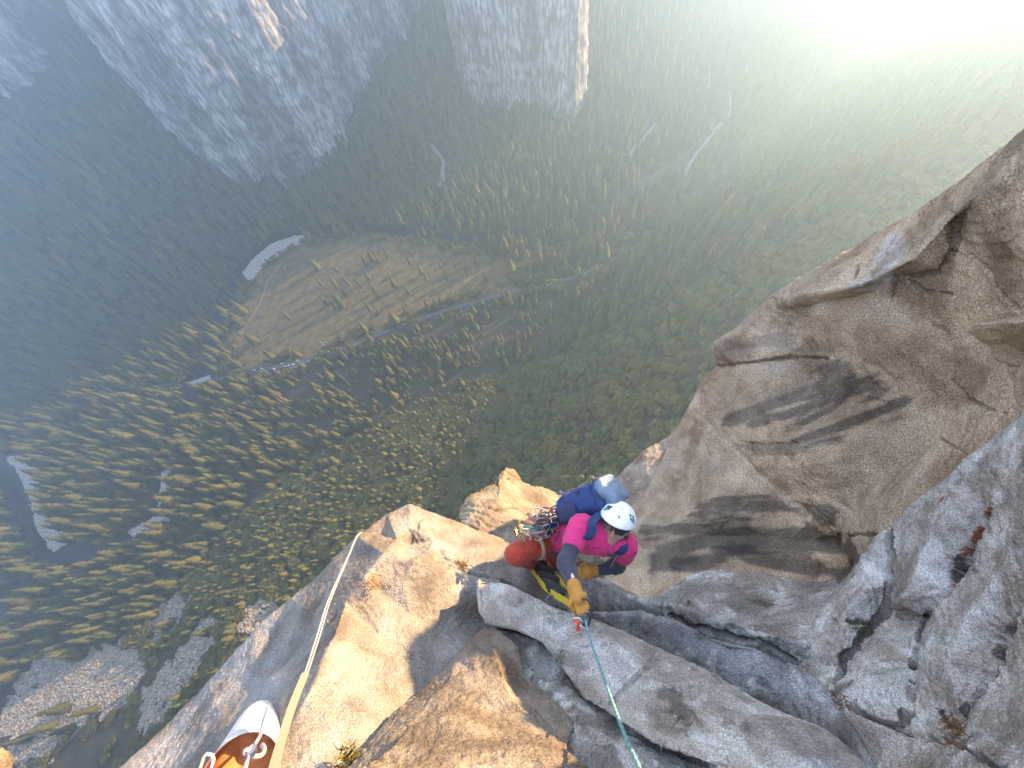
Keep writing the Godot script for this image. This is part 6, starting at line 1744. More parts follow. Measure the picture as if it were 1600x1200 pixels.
"right_wall": [0.765,-8.26,0.269,1.214,-8.433,-0.264,1.492,-8.492,-0.574,1.785,-8.553,-0.9,2.108,-8.456,-1.087,2.465,-8.018,-1.494,2.776,-7.51,-2.034,3.013,-7.235,-2.231,3.24,-6.971,-2.42,3.437,-6.626,-2.65,3.586,-6.27,-2.682,3.571,-5.992,-3,3.903,-5.737,-3.055,4.145,-5.471,-3.12,4.372,-5.221,-3.181,4.563,-4.942,-3.152,4.738,-4.686,-3.125,4.836,-4.448,-3.075,4.927,-4.229,-3.028,4.978,-3.988,-2.981,5.025,-3.769,-2.938,5.027,-3.509,-2.875,5.029,-3.277,-2.818,5.031,-3.068,-2.767,4.992,-2.849,-2.706,4.956,-2.654,-2.652,4.925,-2.477,-2.603,4.583,-2.123,-2.359,4.317,-1.848,-2.17,4.105,-1.628,-2.019,3.931,-1.448,-1.895,4.132,-1.421,-1.984,4.335,-1.394,-2.074,4.542,-1.366,-2.166,4.752,-1.338,-2.259,4.966,-1.31,-2.354,5.199,-1.278,-2.459,5.437,-1.246,-2.566,5.679,-1.213,-2.674,5.925,-1.18,-2.785,6.176,-1.145,-2.897,6.432,-1.111,-3.012,6.692,-1.075,-3.129,6.561,-1.16,-2.862,6.436,-1.242,-2.605,6.315,-1.321,-2.359,6.199,-1.396,-2.121,6.087,-1.469,-1.893,5.979,-1.539,-1.673,5.875,-1.607,-1.46,5.48,-1.591,-1.319,5.113,-1.577,-1.189,4.773,-1.564,-1.067,4.455,-1.551,-0.953,4.158,-1.539,-0.847,3.88,-1.529,-0.748,3.619,-1.518,-0.655,3.373,-1.509,-0.567,3.131,-1.475,-0.526,2.903,-1.443,-0.487,2.688,-1.413,-0.451,2.485,-1.384,-0.416,2.615,-1.55,-0.381,2.77,-1.749,-0.339,2.961,-1.993,-0.287,3.034,-2.174,-0.237,3.118,-2.383,-0.179,3.217,-2.627,-0.112,3.333,-2.916,-0.031,3.25,-3.055,0.034,3.161,-3.204,0.104,3.066,-3.364,0.18,2.934,-3.534,0.296,2.792,-3.715,0.42,2.669,-3.864,0.567,2.54,-4.019,0.719,2.406,-4.18,0.879,2.307,-4.351,0.998,2.202,-4.533,1.124,2.115,-4.876,1.125,2.011,-5.283,1.126,1.886,-5.775,1.127,1.714,-6.058,1.038,1.518,-6.378,0.938,1.294,-6.745,0.823,1.063,-7.408,0.581,3.502,-5.879,-2.891,3.677,-5.709,-2.886,3.844,-5.546,-2.881,4.01,-5.287,-2.873,4.164,-5.047,-2.865,4.155,-4.757,-2.738,4.148,-4.496,-2.624,4.121,-4.179,-2.421,4.098,-3.904,-2.246,4.187,-3.719,-2.168,4.142,-3.48,-2.086,4.19,-3.278,-2.041,4.213,-3.102,-2.068,4.235,-2.939,-2.093,4.256,-2.787,-2.116,4.261,-2.621,-2.08,4.266,-2.47,-2.047,4.271,-2.332,-2.017,4.147,-2.13,-1.945,4.039,-1.955,-1.882,3.944,-1.802,-1.828,3.861,-1.666,-1.779,3.787,-1.546,-1.736,3.72,-1.438,-1.698,4.181,-4.957,-2.714,4.286,-4.679,-2.598,4.32,-4.43,-2.448,4.35,-4.207,-2.313,4.354,-3.911,-2.124,4.383,-3.858,-1.949,4.41,-3.807,-1.783,4.382,-3.723,-1.549,4.357,-3.646,-1.335,4.28,-3.438,-1.16,4.212,-3.256,-1.008,4.153,-3.097,-0.874,4.375,-3.573,-2.061,4.406,-3.49,-1.958,4.442,-3.363,-1.877,4.418,-3.163,-1.936,4.426,-3.041,-2.061,4.434,-2.922,-2.183,3.691,-5.906,-2.485,3.835,-5.659,-2.341,3.963,-5.433,-2.211,4.08,-5.225,-2.092,3.067,-6.763,-2.17,3.178,-6.541,-1.677,3.277,-6.345,-1.241,3.295,-6.15,-0.897,3.311,-5.975,-0.587,3.326,-5.817,-0.308,3.315,-5.543,-0.023,3.306,-5.305,0.225,3.401,-5.269,-0.601,3.365,-5.382,-0.384,3.328,-5.496,-0.166,3.343,-5.356,0.017,3.358,-5.228,0.186,1.699,-7.879,-0.463,1.991,-7.43,-0.441,2.251,-7.029,-0.422,2.485,-6.669,-0.404,2.74,-6.425,-0.324,2.975,-6.201,-0.25,3.191,-5.995,-0.181,3.392,-5.803,-0.118,1.685,-7.829,-0.125,2.093,-7.346,-0.135,2.455,-6.917,-0.144,2.672,-6.678,-0.057,2.873,-6.458,0.024,3.058,-6.254,0.098,3.181,-5.985,0.177,3.291,-5.742,0.249,3.392,-5.521,0.314,1.741,-7.408,0.364,2.079,-7.03,0.32,2.385,-6.687,0.279,2.642,-6.407,0.378,2.874,-6.154,0.467,3.085,-5.924,0.547,3.106,-5.455,0.588,3.123,-5.061,0.622,3.646,-5.813,-1.829,4.042,-4.802,-1.821,3.893,-4.925,-1.154,4.081,-4.17,-1.088,4.053,-3.691,-0.707,3.804,-4.037,-0.369,3.567,-4.746,-0.199,4.197,-2.993,-1.398,4.305,-3.36,-1.45,4.142,-2.697,-1.64,4.091,-3.183,-0.817,4.195,-3.931,-1.328,4.025,-2.635,-1.326,4.335,-3.051,-1.719,2.904,-6.795,-1.243,2.501,-7.579,-0.822,4.273,-4.182,-1.93,3.694,-4.363,-0.501,3.451,-2.016,-1,3.491,-1.421,-1.492,3.136,-1.397,-1.17,2.831,-1.359,-0.92,2.574,-1.312,-0.728,3.603,-1.398,-1.321,3.237,-1.335,-0.943,1.986,-10.931,-0.045,2.581,-11.012,-0.712,2.945,-11.01,-1.09,3.325,-11.005,-1.48,3.744,-10.835,-1.706,4.236,-10.277,-2.185,4.68,-9.639,-2.788,5.002,-9.28,-2.994,5.309,-8.937,-3.178,5.58,-8.519,-3.386,5.797,-8.098,-3.382,5.776,-7.832,-3.685,6.184,-7.516,-3.652,6.462,-7.229,-3.628,6.697,-6.992,-3.599,6.877,-6.748,-3.476,7.009,-6.556,-3.378,7.054,-6.386,-3.296,7.084,-6.234,-3.249,7.079,-6.048,-3.237,7.083,-5.864,-3.245,7.057,-5.622,-3.248,7.047,-5.388,-3.257,7.049,-5.166,-3.266,7.021,-4.922,-3.261,7.001,-4.697,-3.255,6.989,-4.488,-3.248,6.672,-4.092,-3.05,6.434,-3.774,-2.898,6.25,-3.51,-2.777,6.104,-3.288,-2.679,6.331,-3.219,-2.792,6.559,-3.151,-2.903,6.79,-3.084,-3.013,7.021,-3.019,-3.123,7.255,-2.955,-3.233,7.509,-2.887,-3.352,7.765,-2.82,-3.472,8.024,-2.754,-3.592,8.287,-2.69,-3.713,8.552,-2.626,-3.836,8.822,-2.563,-3.959,9.095,-2.501,-4.084,8.952,-2.632,-3.777,8.813,-2.759,-3.483,8.676,-2.881,-3.202,8.542,-2.998,-2.934,8.412,-3.11,-2.678,8.286,-3.217,-2.435,8.165,-3.317,-2.204,7.745,-3.335,-2.059,7.352,-3.356,-1.925,6.983,-3.379,-1.802,6.634,-3.403,-1.689,6.305,-3.428,-1.587,5.992,-3.453,-1.495,5.694,-3.477,-1.414,5.411,-3.499,-1.345,5.131,-3.496,-1.322,4.862,-3.495,-1.306,4.604,-3.494,-1.298,4.357,-3.491,-1.3,4.467,-3.648,-1.322,4.621,-3.821,-1.34,4.832,-4.021,-1.34,4.93,-4.156,-1.33,5.056,-4.314,-1.291,5.205,-4.51,-1.216,5.374,-4.764,-1.1,5.332,-4.881,-0.991,5.276,-5.027,-0.857,5.199,-5.205,-0.704,5.067,-5.422,-0.48,4.904,-5.669,-0.243,4.745,-5.89,0.013,4.568,-6.119,0.275,4.376,-6.354,0.541,4.224,-6.583,0.736,4.06,-6.821,0.937,3.914,-7.211,0.95,3.742,-7.67,0.962,3.537,-8.219,0.974,3.296,-8.545,0.874,3.024,-8.912,0.759,2.713,-9.327,0.627,2.39,-10.034,0.329],
"corner_rock": [0.999,-5.674,0.5,1.278,-5.781,0.38,1.659,-5.884,0.254,1.967,-5.771,0.253,2.215,-5.637,0.331,2.447,-5.512,0.405,2.579,-5.371,0.471,2.702,-5.24,0.532,2.736,-4.954,0.557,2.766,-4.7,0.579,2.542,-4.319,0.679,2.358,-4.005,0.76,2.097,-3.909,0.858,1.856,-3.821,0.947,1.762,-3.9,0.928,1.663,-3.982,0.906,1.559,-4.07,0.884,1.49,-4.279,0.845,1.411,-4.517,0.8,1.321,-4.789,0.749,1.228,-5.045,0.677,1.122,-5.337,0.595,1.725,-5.237,0.528,2.004,-4.756,0.686,2.126,-4.331,0.737,1.298,-6.177,0.586,1.588,-6.272,0.489,1.964,-6.366,0.409,2.24,-6.252,0.458,2.41,-6.14,0.571,2.545,-6.059,0.605,2.649,-5.939,0.619,2.773,-5.815,0.643,2.819,-5.531,0.648,2.863,-5.277,0.659,2.64,-4.898,0.737,2.463,-4.585,0.799,2.203,-4.49,0.858,1.989,-4.395,0.907,1.909,-4.468,0.864,1.84,-4.539,0.821,1.787,-4.607,0.789,1.782,-4.787,0.77,1.746,-5.002,0.779,1.663,-5.269,0.777,1.561,-5.529,0.737,1.439,-5.829,0.672],
"lower_wall": [1.043,-14.056,-1.161,1.609,-14.156,-1.655,2.204,-14.261,-2.173,2.83,-14.371,-2.718,3.602,-14.196,-3.056,4.374,-14.02,-3.393,5.149,-13.861,-3.697,4.885,-12.122,-2.707,4.388,-12.003,-2.171,3.919,-11.891,-1.667,3.476,-11.785,-1.19,3.036,-11.911,-0.949,2.595,-12.037,-0.707,1.956,-12.184,-0.424,1.316,-12.332,-0.141,1.191,-13.122,-0.609,3.332,-12.929,-2.24,2.632,-17.578,-1.916,3.394,-17.607,-2.295,4.113,-17.697,-2.399,4.264,-18.002,-2.201,4.137,-18.057,-2.503,4.666,-17.94,-3.166,5.47,-17.785,-3.709,5.088,-16.05,-2.897,4.389,-15.933,-2.417,3.731,-15.793,-2.159,3.332,-15.576,-2.245,3.362,-15.513,-2.505,3.571,-15.504,-2.298,3.296,-15.654,-1.717,2.675,-15.876,-1.189,2.688,-16.642,-1.542],
"lower_spur": [-1.623,-7.694,-1.465,-1.402,-8.233,-1.947,-1.028,-8.62,-2.286,-0.61,-9.044,-2.554,-0.455,-9.41,-2.5,-0.331,-9.831,-2.342,0.098,-10.597,-2.171,0.534,-11.36,-2.006,1.076,-12.132,-1.605,0.963,-10.627,-0.762,0.88,-9.514,-0.138,0.239,-8.315,-0.195,-0.262,-7.377,-0.24,-0.665,-6.623,-0.276,-0.97,-6.68,-0.482,-1.289,-6.74,-0.7,-1.442,-7.176,-1.049,-0.738,-8.498,-2.087,-0.83,-7.966,-1.593,-0.997,-7.649,-1.409,-1.15,-7.36,-1.242,-0.346,-8.879,-1.572,0.107,-8.709,-1.034,-0.544,-7.691,-0.823,-1.255,-10.114,-1.724,-1.061,-10.669,-2.022,-0.808,-11.069,-2.182,-0.601,-11.496,-2.353,-0.522,-11.857,-2.246,-0.498,-12.266,-2.028,-0.493,-12.981,-2.02,-0.202,-13.701,-2.181,0.415,-14.462,-2.041,0.423,-12.947,-1.38,0.482,-11.851,-0.797,-0.118,-10.608,-1.015,-0.39,-9.645,-1.188,-0.484,-8.919,-1.144,-0.612,-9.011,-1.185,-0.901,-9.115,-1.215,-1.032,-9.572,-1.429],
"corner_spur": [-7.996,-5.695,0.108,-7.776,-5.768,0.248,-7.557,-5.842,0.389,-7.393,-5.887,0.476,-7.045,-5.775,0.694,-6.602,-5.529,0.871,-6.211,-5.313,1.028,-5.864,-5.12,1.168,-6.155,-5.088,1.107,-6.447,-5.056,1.046,-6.738,-5.025,0.985,-7.03,-4.993,0.924,-7.233,-5.141,0.752,-7.459,-5.305,0.561,-7.711,-5.488,0.348,-9.297,-7.028,0.745,-9.11,-7.029,0.96,-9.009,-6.923,1.162,-9.013,-6.753,1.184,-8.897,-6.398,0.935,-8.432,-6.245,0.746,-7.985,-6.135,0.802,-7.601,-6.015,0.926,-7.854,-6.024,0.765,-8.032,-6.133,0.597,-8.099,-6.382,0.559,-8.22,-6.548,0.728,-8.329,-6.774,0.834,-8.578,-6.867,0.99,-8.929,-6.915,0.946],
}
var rock_faces := {
"buttress": [31,32,33,48,49,50,3,4,56,4,55,56,2,3,57,3,56,57,0,1,58,1,2,58,2,57,58,53,54,60,59,53,60,52,59,60,51,52,61,52,60,61,50,51,62,51,61,62,48,50,63,50,62,63,47,48,64,48,63,64,15,16,73,72,15,73,73,16,74,75,76,77,37,38,84,77,76,85,78,77,85,79,78,87,78,85,87,85,86,87,80,79,88,79,87,88,81,80,89,80,88,89,81,89,90,82,81,91,81,90,91,83,82,92,82,91,92,84,83,93,83,92,93,36,37,94,37,84,94,35,36,94,84,93,94,87,86,95,95,21,96,21,22,97,96,21,97,22,23,97,23,96,97,96,23,98,23,24,99,98,23,99,89,88,99,91,90,101,92,91,102,91,101,102,93,92,103,92,102,103,88,87,104,87,95,104,95,96,104,96,98,104,98,99,104,99,88,104,90,89,105,89,99,105,99,100,105,100,101,105,101,90,105,24,25,106,99,24,106,100,99,106,101,100,106,26,27,107,102,101,107,103,102,107,25,26,107,106,25,107,101,106,107,94,93,108,27,28,108,93,103,108,103,107,108,107,27,108,30,31,109,31,33,109,33,34,109,34,35,109,29,30,109,35,94,109,28,29,109,94,108,109,108,28,109,13,14,110,70,69,110,14,15,110,71,70,110,15,72,110,72,71,110,10,11,111,67,66,111,11,12,111,68,67,111,12,13,111,13,110,111,69,68,111,110,69,111,63,62,112,8,9,112,64,63,112,65,64,112,9,10,112,10,111,112,66,65,112,111,66,112,5,6,113,4,5,113,55,4,113,54,55,113,6,7,113,60,54,113,61,60,113,62,61,113,112,62,113,7,8,113,8,112,113,16,17,114,74,16,114,17,18,114,75,74,114,76,75,114,18,19,115,85,76,115,19,86,115,86,85,115,76,114,115,114,18,115,71,72,116,73,74,116,74,75,116,75,77,116,72,73,116,68,69,117,69,70,117,70,71,117,71,116,117,77,78,118,116,77,118,78,79,118,79,80,118,80,81,118,38,39,119,83,84,119,84,38,119,82,83,119,81,82,119,118,81,119,40,41,120,39,40,120,119,39,120,116,118,120,118,119,120,42,43,121,41,42,121,120,41,121,117,116,121,116,120,121,44,45,122,67,68,122,43,44,122,68,117,122,117,121,122,121,43,122,46,47,123,47,64,123,64,65,123,65,66,123,45,46,123,122,45,123,66,67,123,67,122,123,19,20,124,86,19,124,20,21,124,21,95,124,95,86,124,0,126,1,0,125,126,1,127,2,1,126,127,2,128,3,2,127,128,3,129,4,3,128,129,4,130,5,4,129,130,5,131,6,5,130,131,6,132,7,6,131,132,7,133,8,7,132,133,8,134,9,8,133,134,9,135,10,9,134,135,10,136,11,10,135,136,11,137,12,11,136,137,12,138,13,12,137,138,13,139,14,13,138,139,14,140,15,14,139,140,15,141,16,15,140,141,16,142,17,16,141,142,17,143,18,17,142,143,18,144,19,18,143,144,19,145,20,19,144,145,20,146,21,20,145,146,21,147,22,21,146,147,22,148,23,22,147,148,23,149,24,23,148,149,24,150,25,24,149,150,25,151,26,25,150,151,26,152,27,26,151,152,27,153,28,27,152,153,28,154,29,28,153,154,29,155,30,29,154,155,30,156,31,30,155,156,31,157,32,31,156,157,32,158,33,32,157,158,33,159,34,33,158,159,34,160,35,34,159,160,35,161,36,35,160,161,36,162,37,36,161,162,37,163,38,37,162,163,38,164,39,38,163,164,39,165,40,39,164,165,40,166,41,40,165,166,41,167,42,41,166,167,42,168,43,42,167,168,43,169,44,43,168,169,44,170,45,44,169,170,45,171,46,45,170,171,46,172,47,46,171,172,47,173,48,47,172,173,48,174,49,48,173,174,49,175,50,49,174,175,50,176,51,50,175,176,51,177,52,51,176,177,52,178,53,52,177,178,53,179,54,53,178,179,54,180,55,54,179,180,55,181,56,55,180,181,56,182,57,56,181,182,57,183,58,57,182,183,58,125,0,58,183,125],
"slab": [25,26,27,24,25,28,25,27,28,23,24,29,24,28,29,22,23,30,23,29,30,32,33,34,31,32,35,32,34,35,5,6,49,5,49,50,2,3,52,1,2,53,2,52,53,1,53,55,53,54,55,0,1,56,1,55,56,46,47,57,47,48,57,49,6,57,48,49,57,45,46,58,46,57,58,45,58,59,9,10,60,59,9,60,45,59,60,10,11,61,43,44,61,11,12,62,61,11,62,4,5,63,5,50,63,3,4,63,50,51,63,51,52,63,52,3,63,6,7,64,57,6,64,7,8,64,58,57,64,8,9,64,9,59,64,59,58,64,44,45,65,45,60,65,60,10,65,10,61,65,61,44,65,13,14,66,12,13,66,62,12,66,42,43,67,43,61,67,61,62,67,62,66,67,40,41,68,66,40,68,41,42,68,42,67,68,67,66,68,38,39,69,15,16,69,14,15,69,66,14,69,39,40,69,40,66,69,21,22,70,19,20,70,20,21,70,18,19,70,17,18,70,16,17,70,69,16,70,22,30,71,70,22,71,30,31,71,31,35,71,35,36,71,36,37,71,37,38,71,38,69,71,69,70,71,0,73,1,0,72,73,1,74,2,1,73,74,2,75,3,2,74,75,3,76,4,3,75,76,4,77,5,4,76,77,5,78,6,5,77,78,6,79,7,6,78,79,7,80,8,7,79,80,8,81,9,8,80,81,9,82,10,9,81,82,10,83,11,10,82,83,11,84,12,11,83,84,12,85,13,12,84,85,13,86,14,13,85,86,14,87,15,14,86,87,15,88,16,15,87,88,16,89,17,16,88,89,17,90,18,17,89,90,18,91,19,18,90,91,19,92,20,19,91,92,20,93,21,20,92,93,21,94,22,21,93,94,22,95,23,22,94,95,23,96,24,23,95,96,24,97,25,24,96,97,25,98,26,25,97,98,26,99,27,26,98,99,27,100,28,27,99,100,28,101,29,28,100,101,29,102,30,29,101,102,30,103,31,30,102,103,31,104,32,31,103,104,32,105,33,32,104,105,33,106,34,33,105,106,34,107,35,34,106,107,35,108,36,35,107,108,36,109,37,36,108,109,37,110,38,37,109,110,38,111,39,38,110,111,39,112,40,39,111,112,40,113,41,40,112,113,41,114,42,41,113,114,42,115,43,42,114,115,43,116,44,43,115,116,44,117,45,44,116,117,45,118,46,45,117,118,46,119,47,46,118,119,47,120,48,47,119,120,48,121,49,48,120,121,49,122,50,49,121,122,50,123,51,50,122,123,51,124,52,51,123,124,52,125,53,52,124,125,53,126,54,53,125,126,54,127,55,54,126,127,55,128,56,55,127,128,56,72,0,56,128,72],
"gully": [14,15,16,16,17,19,17,18,19,13,14,20,14,16,20,16,19,20,13,20,21,23,24,26,24,25,26,23,26,27,2,3,34,1,2,35,2,34,35,0,1,35,7,8,36,6,7,36,30,31,36,31,32,36,9,10,37,8,9,37,36,8,37,12,13,38,13,21,38,21,22,38,11,12,38,22,23,38,23,27,38,10,11,38,37,10,38,5,6,39,3,4,39,4,5,39,32,33,39,33,34,39,34,3,39,6,36,39,36,32,39,29,30,40,30,36,40,28,29,40,36,37,40,27,28,40,38,27,40,37,38,40,0,42,1,0,41,42,1,43,2,1,42,43,2,44,3,2,43,44,3,45,4,3,44,45,4,46,5,4,45,46,5,47,6,5,46,47,6,48,7,6,47,48,7,49,8,7,48,49,8,50,9,8,49,50,9,51,10,9,50,51,10,52,11,10,51,52,11,53,12,11,52,53,12,54,13,12,53,54,13,55,14,13,54,55,14,56,15,14,55,56,15,57,16,15,56,57,16,58,17,16,57,58,17,59,18,17,58,59,18,60,19,18,59,60,19,61,20,19,60,61,20,62,21,20,61,62,21,63,22,21,62,63,22,64,23,22,63,64,23,65,24,23,64,65,24,66,25,24,65,66,25,67,26,25,66,67,26,68,27,26,67,68,27,69,28,27,68,69,28,70,29,28,69,70,29,71,30,29,70,71,30,72,31,30,71,72,31,73,32,31,72,73,32,74,33,32,73,74,33,75,34,33,74,75,34,76,35,34,75,76,35,41,0,35,76,41],
"front": [11,12,14,12,13,14,10,11,15,11,14,15,9,10,16,10,15,16,23,24,25,22,23,26,23,25,26,21,22,27,22,26,27,20,21,28,21,27,28,1,2,37,0,1,37,36,0,37,37,2,38,36,37,38,39,4,40,4,5,41,40,4,41,41,5,42,42,5,43,9,16,43,16,17,43,34,35,44,33,34,44,30,31,45,31,32,45,35,36,46,36,38,46,38,39,46,44,35,46,39,40,46,42,43,47,43,17,47,41,42,47,40,41,47,46,40,47,44,46,47,47,17,48,32,33,48,45,32,48,33,44,48,44,47,48,7,8,49,8,9,49,9,43,49,6,7,49,5,6,49,43,5,49,19,20,50,20,28,50,28,29,50,29,30,50,18,19,50,30,45,50,17,18,50,45,48,50,48,17,50,2,3,51,38,2,51,3,4,51,4,39,51,39,38,51,0,53,1,0,52,53,1,54,2,1,53,54,2,55,3,2,54,55,3,56,4,3,55,56,4,57,5,4,56,57,5,58,6,5,57,58,6,59,7,6,58,59,7,60,8,7,59,60,8,61,9,8,60,61,9,62,10,9,61,62,10,63,11,10,62,63,11,64,12,11,63,64,12,65,13,12,64,65,13,66,14,13,65,66,14,67,15,14,66,67,15,68,16,15,67,68,16,69,17,16,68,69,17,70,18,17,69,70,18,71,19,18,70,71,19,72,20,19,71,72,20,73,21,20,72,73,21,74,22,21,73,74,22,75,23,22,74,75,23,76,24,23,75,76,24,77,25,24,76,77,25,78,26,25,77,78,26,79,27,26,78,79,27,80,28,27,79,80,28,81,29,28,80,81,29,82,30,29,81,82,30,83,31,30,82,83,31,84,32,31,83,84,32,85,33,32,84,85,33,86,34,33,85,86,34,87,35,34,86,87,35,88,36,35,87,88,36,52,0,36,88,52],
"front_step": [11,12,14,12,13,14,11,14,15,23,24,25,22,23,26,23,25,26,21,22,27,22,26,27,21,27,28,1,2,32,2,3,32,3,4,32,0,1,32,5,6,33,4,5,33,32,4,33,17,18,33,6,7,34,33,6,34,7,8,34,17,33,34,20,21,35,21,28,35,28,29,35,29,30,35,19,20,35,30,31,35,31,0,35,0,32,35,18,19,35,33,18,35,32,33,35,9,10,36,10,11,36,11,15,36,15,16,36,8,9,36,34,8,36,16,17,36,17,34,36,0,38,1,0,37,38,1,39,2,1,38,39,2,40,3,2,39,40,3,41,4,3,40,41,4,42,5,4,41,42,5,43,6,5,42,43,6,44,7,6,43,44,7,45,8,7,44,45,8,46,9,8,45,46,9,47,10,9,46,47,10,48,11,10,47,48,11,49,12,11,48,49,12,50,13,12,49,50,13,51,14,13,50,51,14,52,15,14,51,52,15,53,16,15,52,53,16,54,17,16,53,54,17,55,18,17,54,55,18,56,19,18,55,56,19,57,20,19,56,57,20,58,21,20,57,58,21,59,22,21,58,59,22,60,23,22,59,60,23,61,24,23,60,61,24,62,25,24,61,62,25,63,26,25,62,63,26,64,27,26,63,64,27,65,28,27,64,65,28,66,29,28,65,66,29,67,30,29,66,67,30,68,31,30,67,68,31,37,0,31,68,37],
"strip": [20,21,22,20,22,23,19,20,24,20,23,24,18,19,25,19,24,25,16,17,26,17,18,26,18,25,26,15,16,27,16,26,27,14,15,28,15,27,28,12,13,29,13,14,29,14,28,29,10,11,30,11,12,30,12,29,30,10,30,31,9,10,32,10,31,32,8,9,33,9,32,33,7,8,34,8,33,34,6,7,35,7,34,35,5,6,36,6,35,36,3,4,37,4,5,37,5,36,37,2,3,38,3,37,38,1,2,39,2,38,39,0,1,40,1,39,40,0,42,1,0,41,42,1,43,2,1,42,43,2,44,3,2,43,44,3,45,4,3,44,45,4,46,5,4,45,46,5,47,6,5,46,47,6,48,7,6,47,48,7,49,8,7,48,49,8,50,9,8,49,50,9,51,10,9,50,51,10,52,11,10,51,52,11,53,12,11,52,53,12,54,13,12,53,54,13,55,14,13,54,55,14,56,15,14,55,56,15,57,16,15,56,57,16,58,17,16,57,58,17,59,18,17,58,59,18,60,19,18,59,60,19,61,20,19,60,61,20,62,21,20,61,62,21,63,22,21,62,63,22,64,23,22,63,64,23,65,24,23,64,65,24,66,25,24,65,66,25,67,26,25,66,67,26,68,27,26,67,68,27,69,28,27,68,69,28,70,29,28,69,70,29,71,30,29,70,71,30,72,31,30,71,72,31,73,32,31,72,73,32,74,33,32,73,74,33,75,34,33,74,75,34,76,35,34,75,76,35,77,36,35,76,77,36,78,37,36,77,78,37,79,38,37,78,79,38,80,39,38,79,80,39,81,40,39,80,81,40,41,0,40,81,41],
"ledge": [9,10,13,10,11,13,11,12,13,9,13,14,7,16,17,5,18,19,3,4,21,4,20,21,2,3,22,3,21,22,2,22,23,0,1,24,1,2,24,2,23,24,4,5,25,5,19,25,19,20,25,20,4,25,6,7,26,7,17,26,5,6,26,18,5,26,17,18,26,8,9,27,9,14,27,14,15,27,7,8,27,16,7,27,15,16,27,0,29,1,0,28,29,1,30,2,1,29,30,2,31,3,2,30,31,3,32,4,3,31,32,4,33,5,4,32,33,5,34,6,5,33,34,6,35,7,6,34,35,7,36,8,7,35,36,8,37,9,8,36,37,9,38,10,9,37,38,10,39,11,10,38,39,11,40,12,11,39,40,12,41,13,12,40,41,13,42,14,13,41,42,14,43,15,14,42,43,15,44,16,15,43,44,16,45,17,16,44,45,17,46,18,17,45,46,18,47,19,18,46,47,19,48,20,19,47,48,20,49,21,20,48,49,21,50,22,21,49,50,22,51,23,22,50,51,23,52,24,23,51,52,24,28,0,24,52,28],
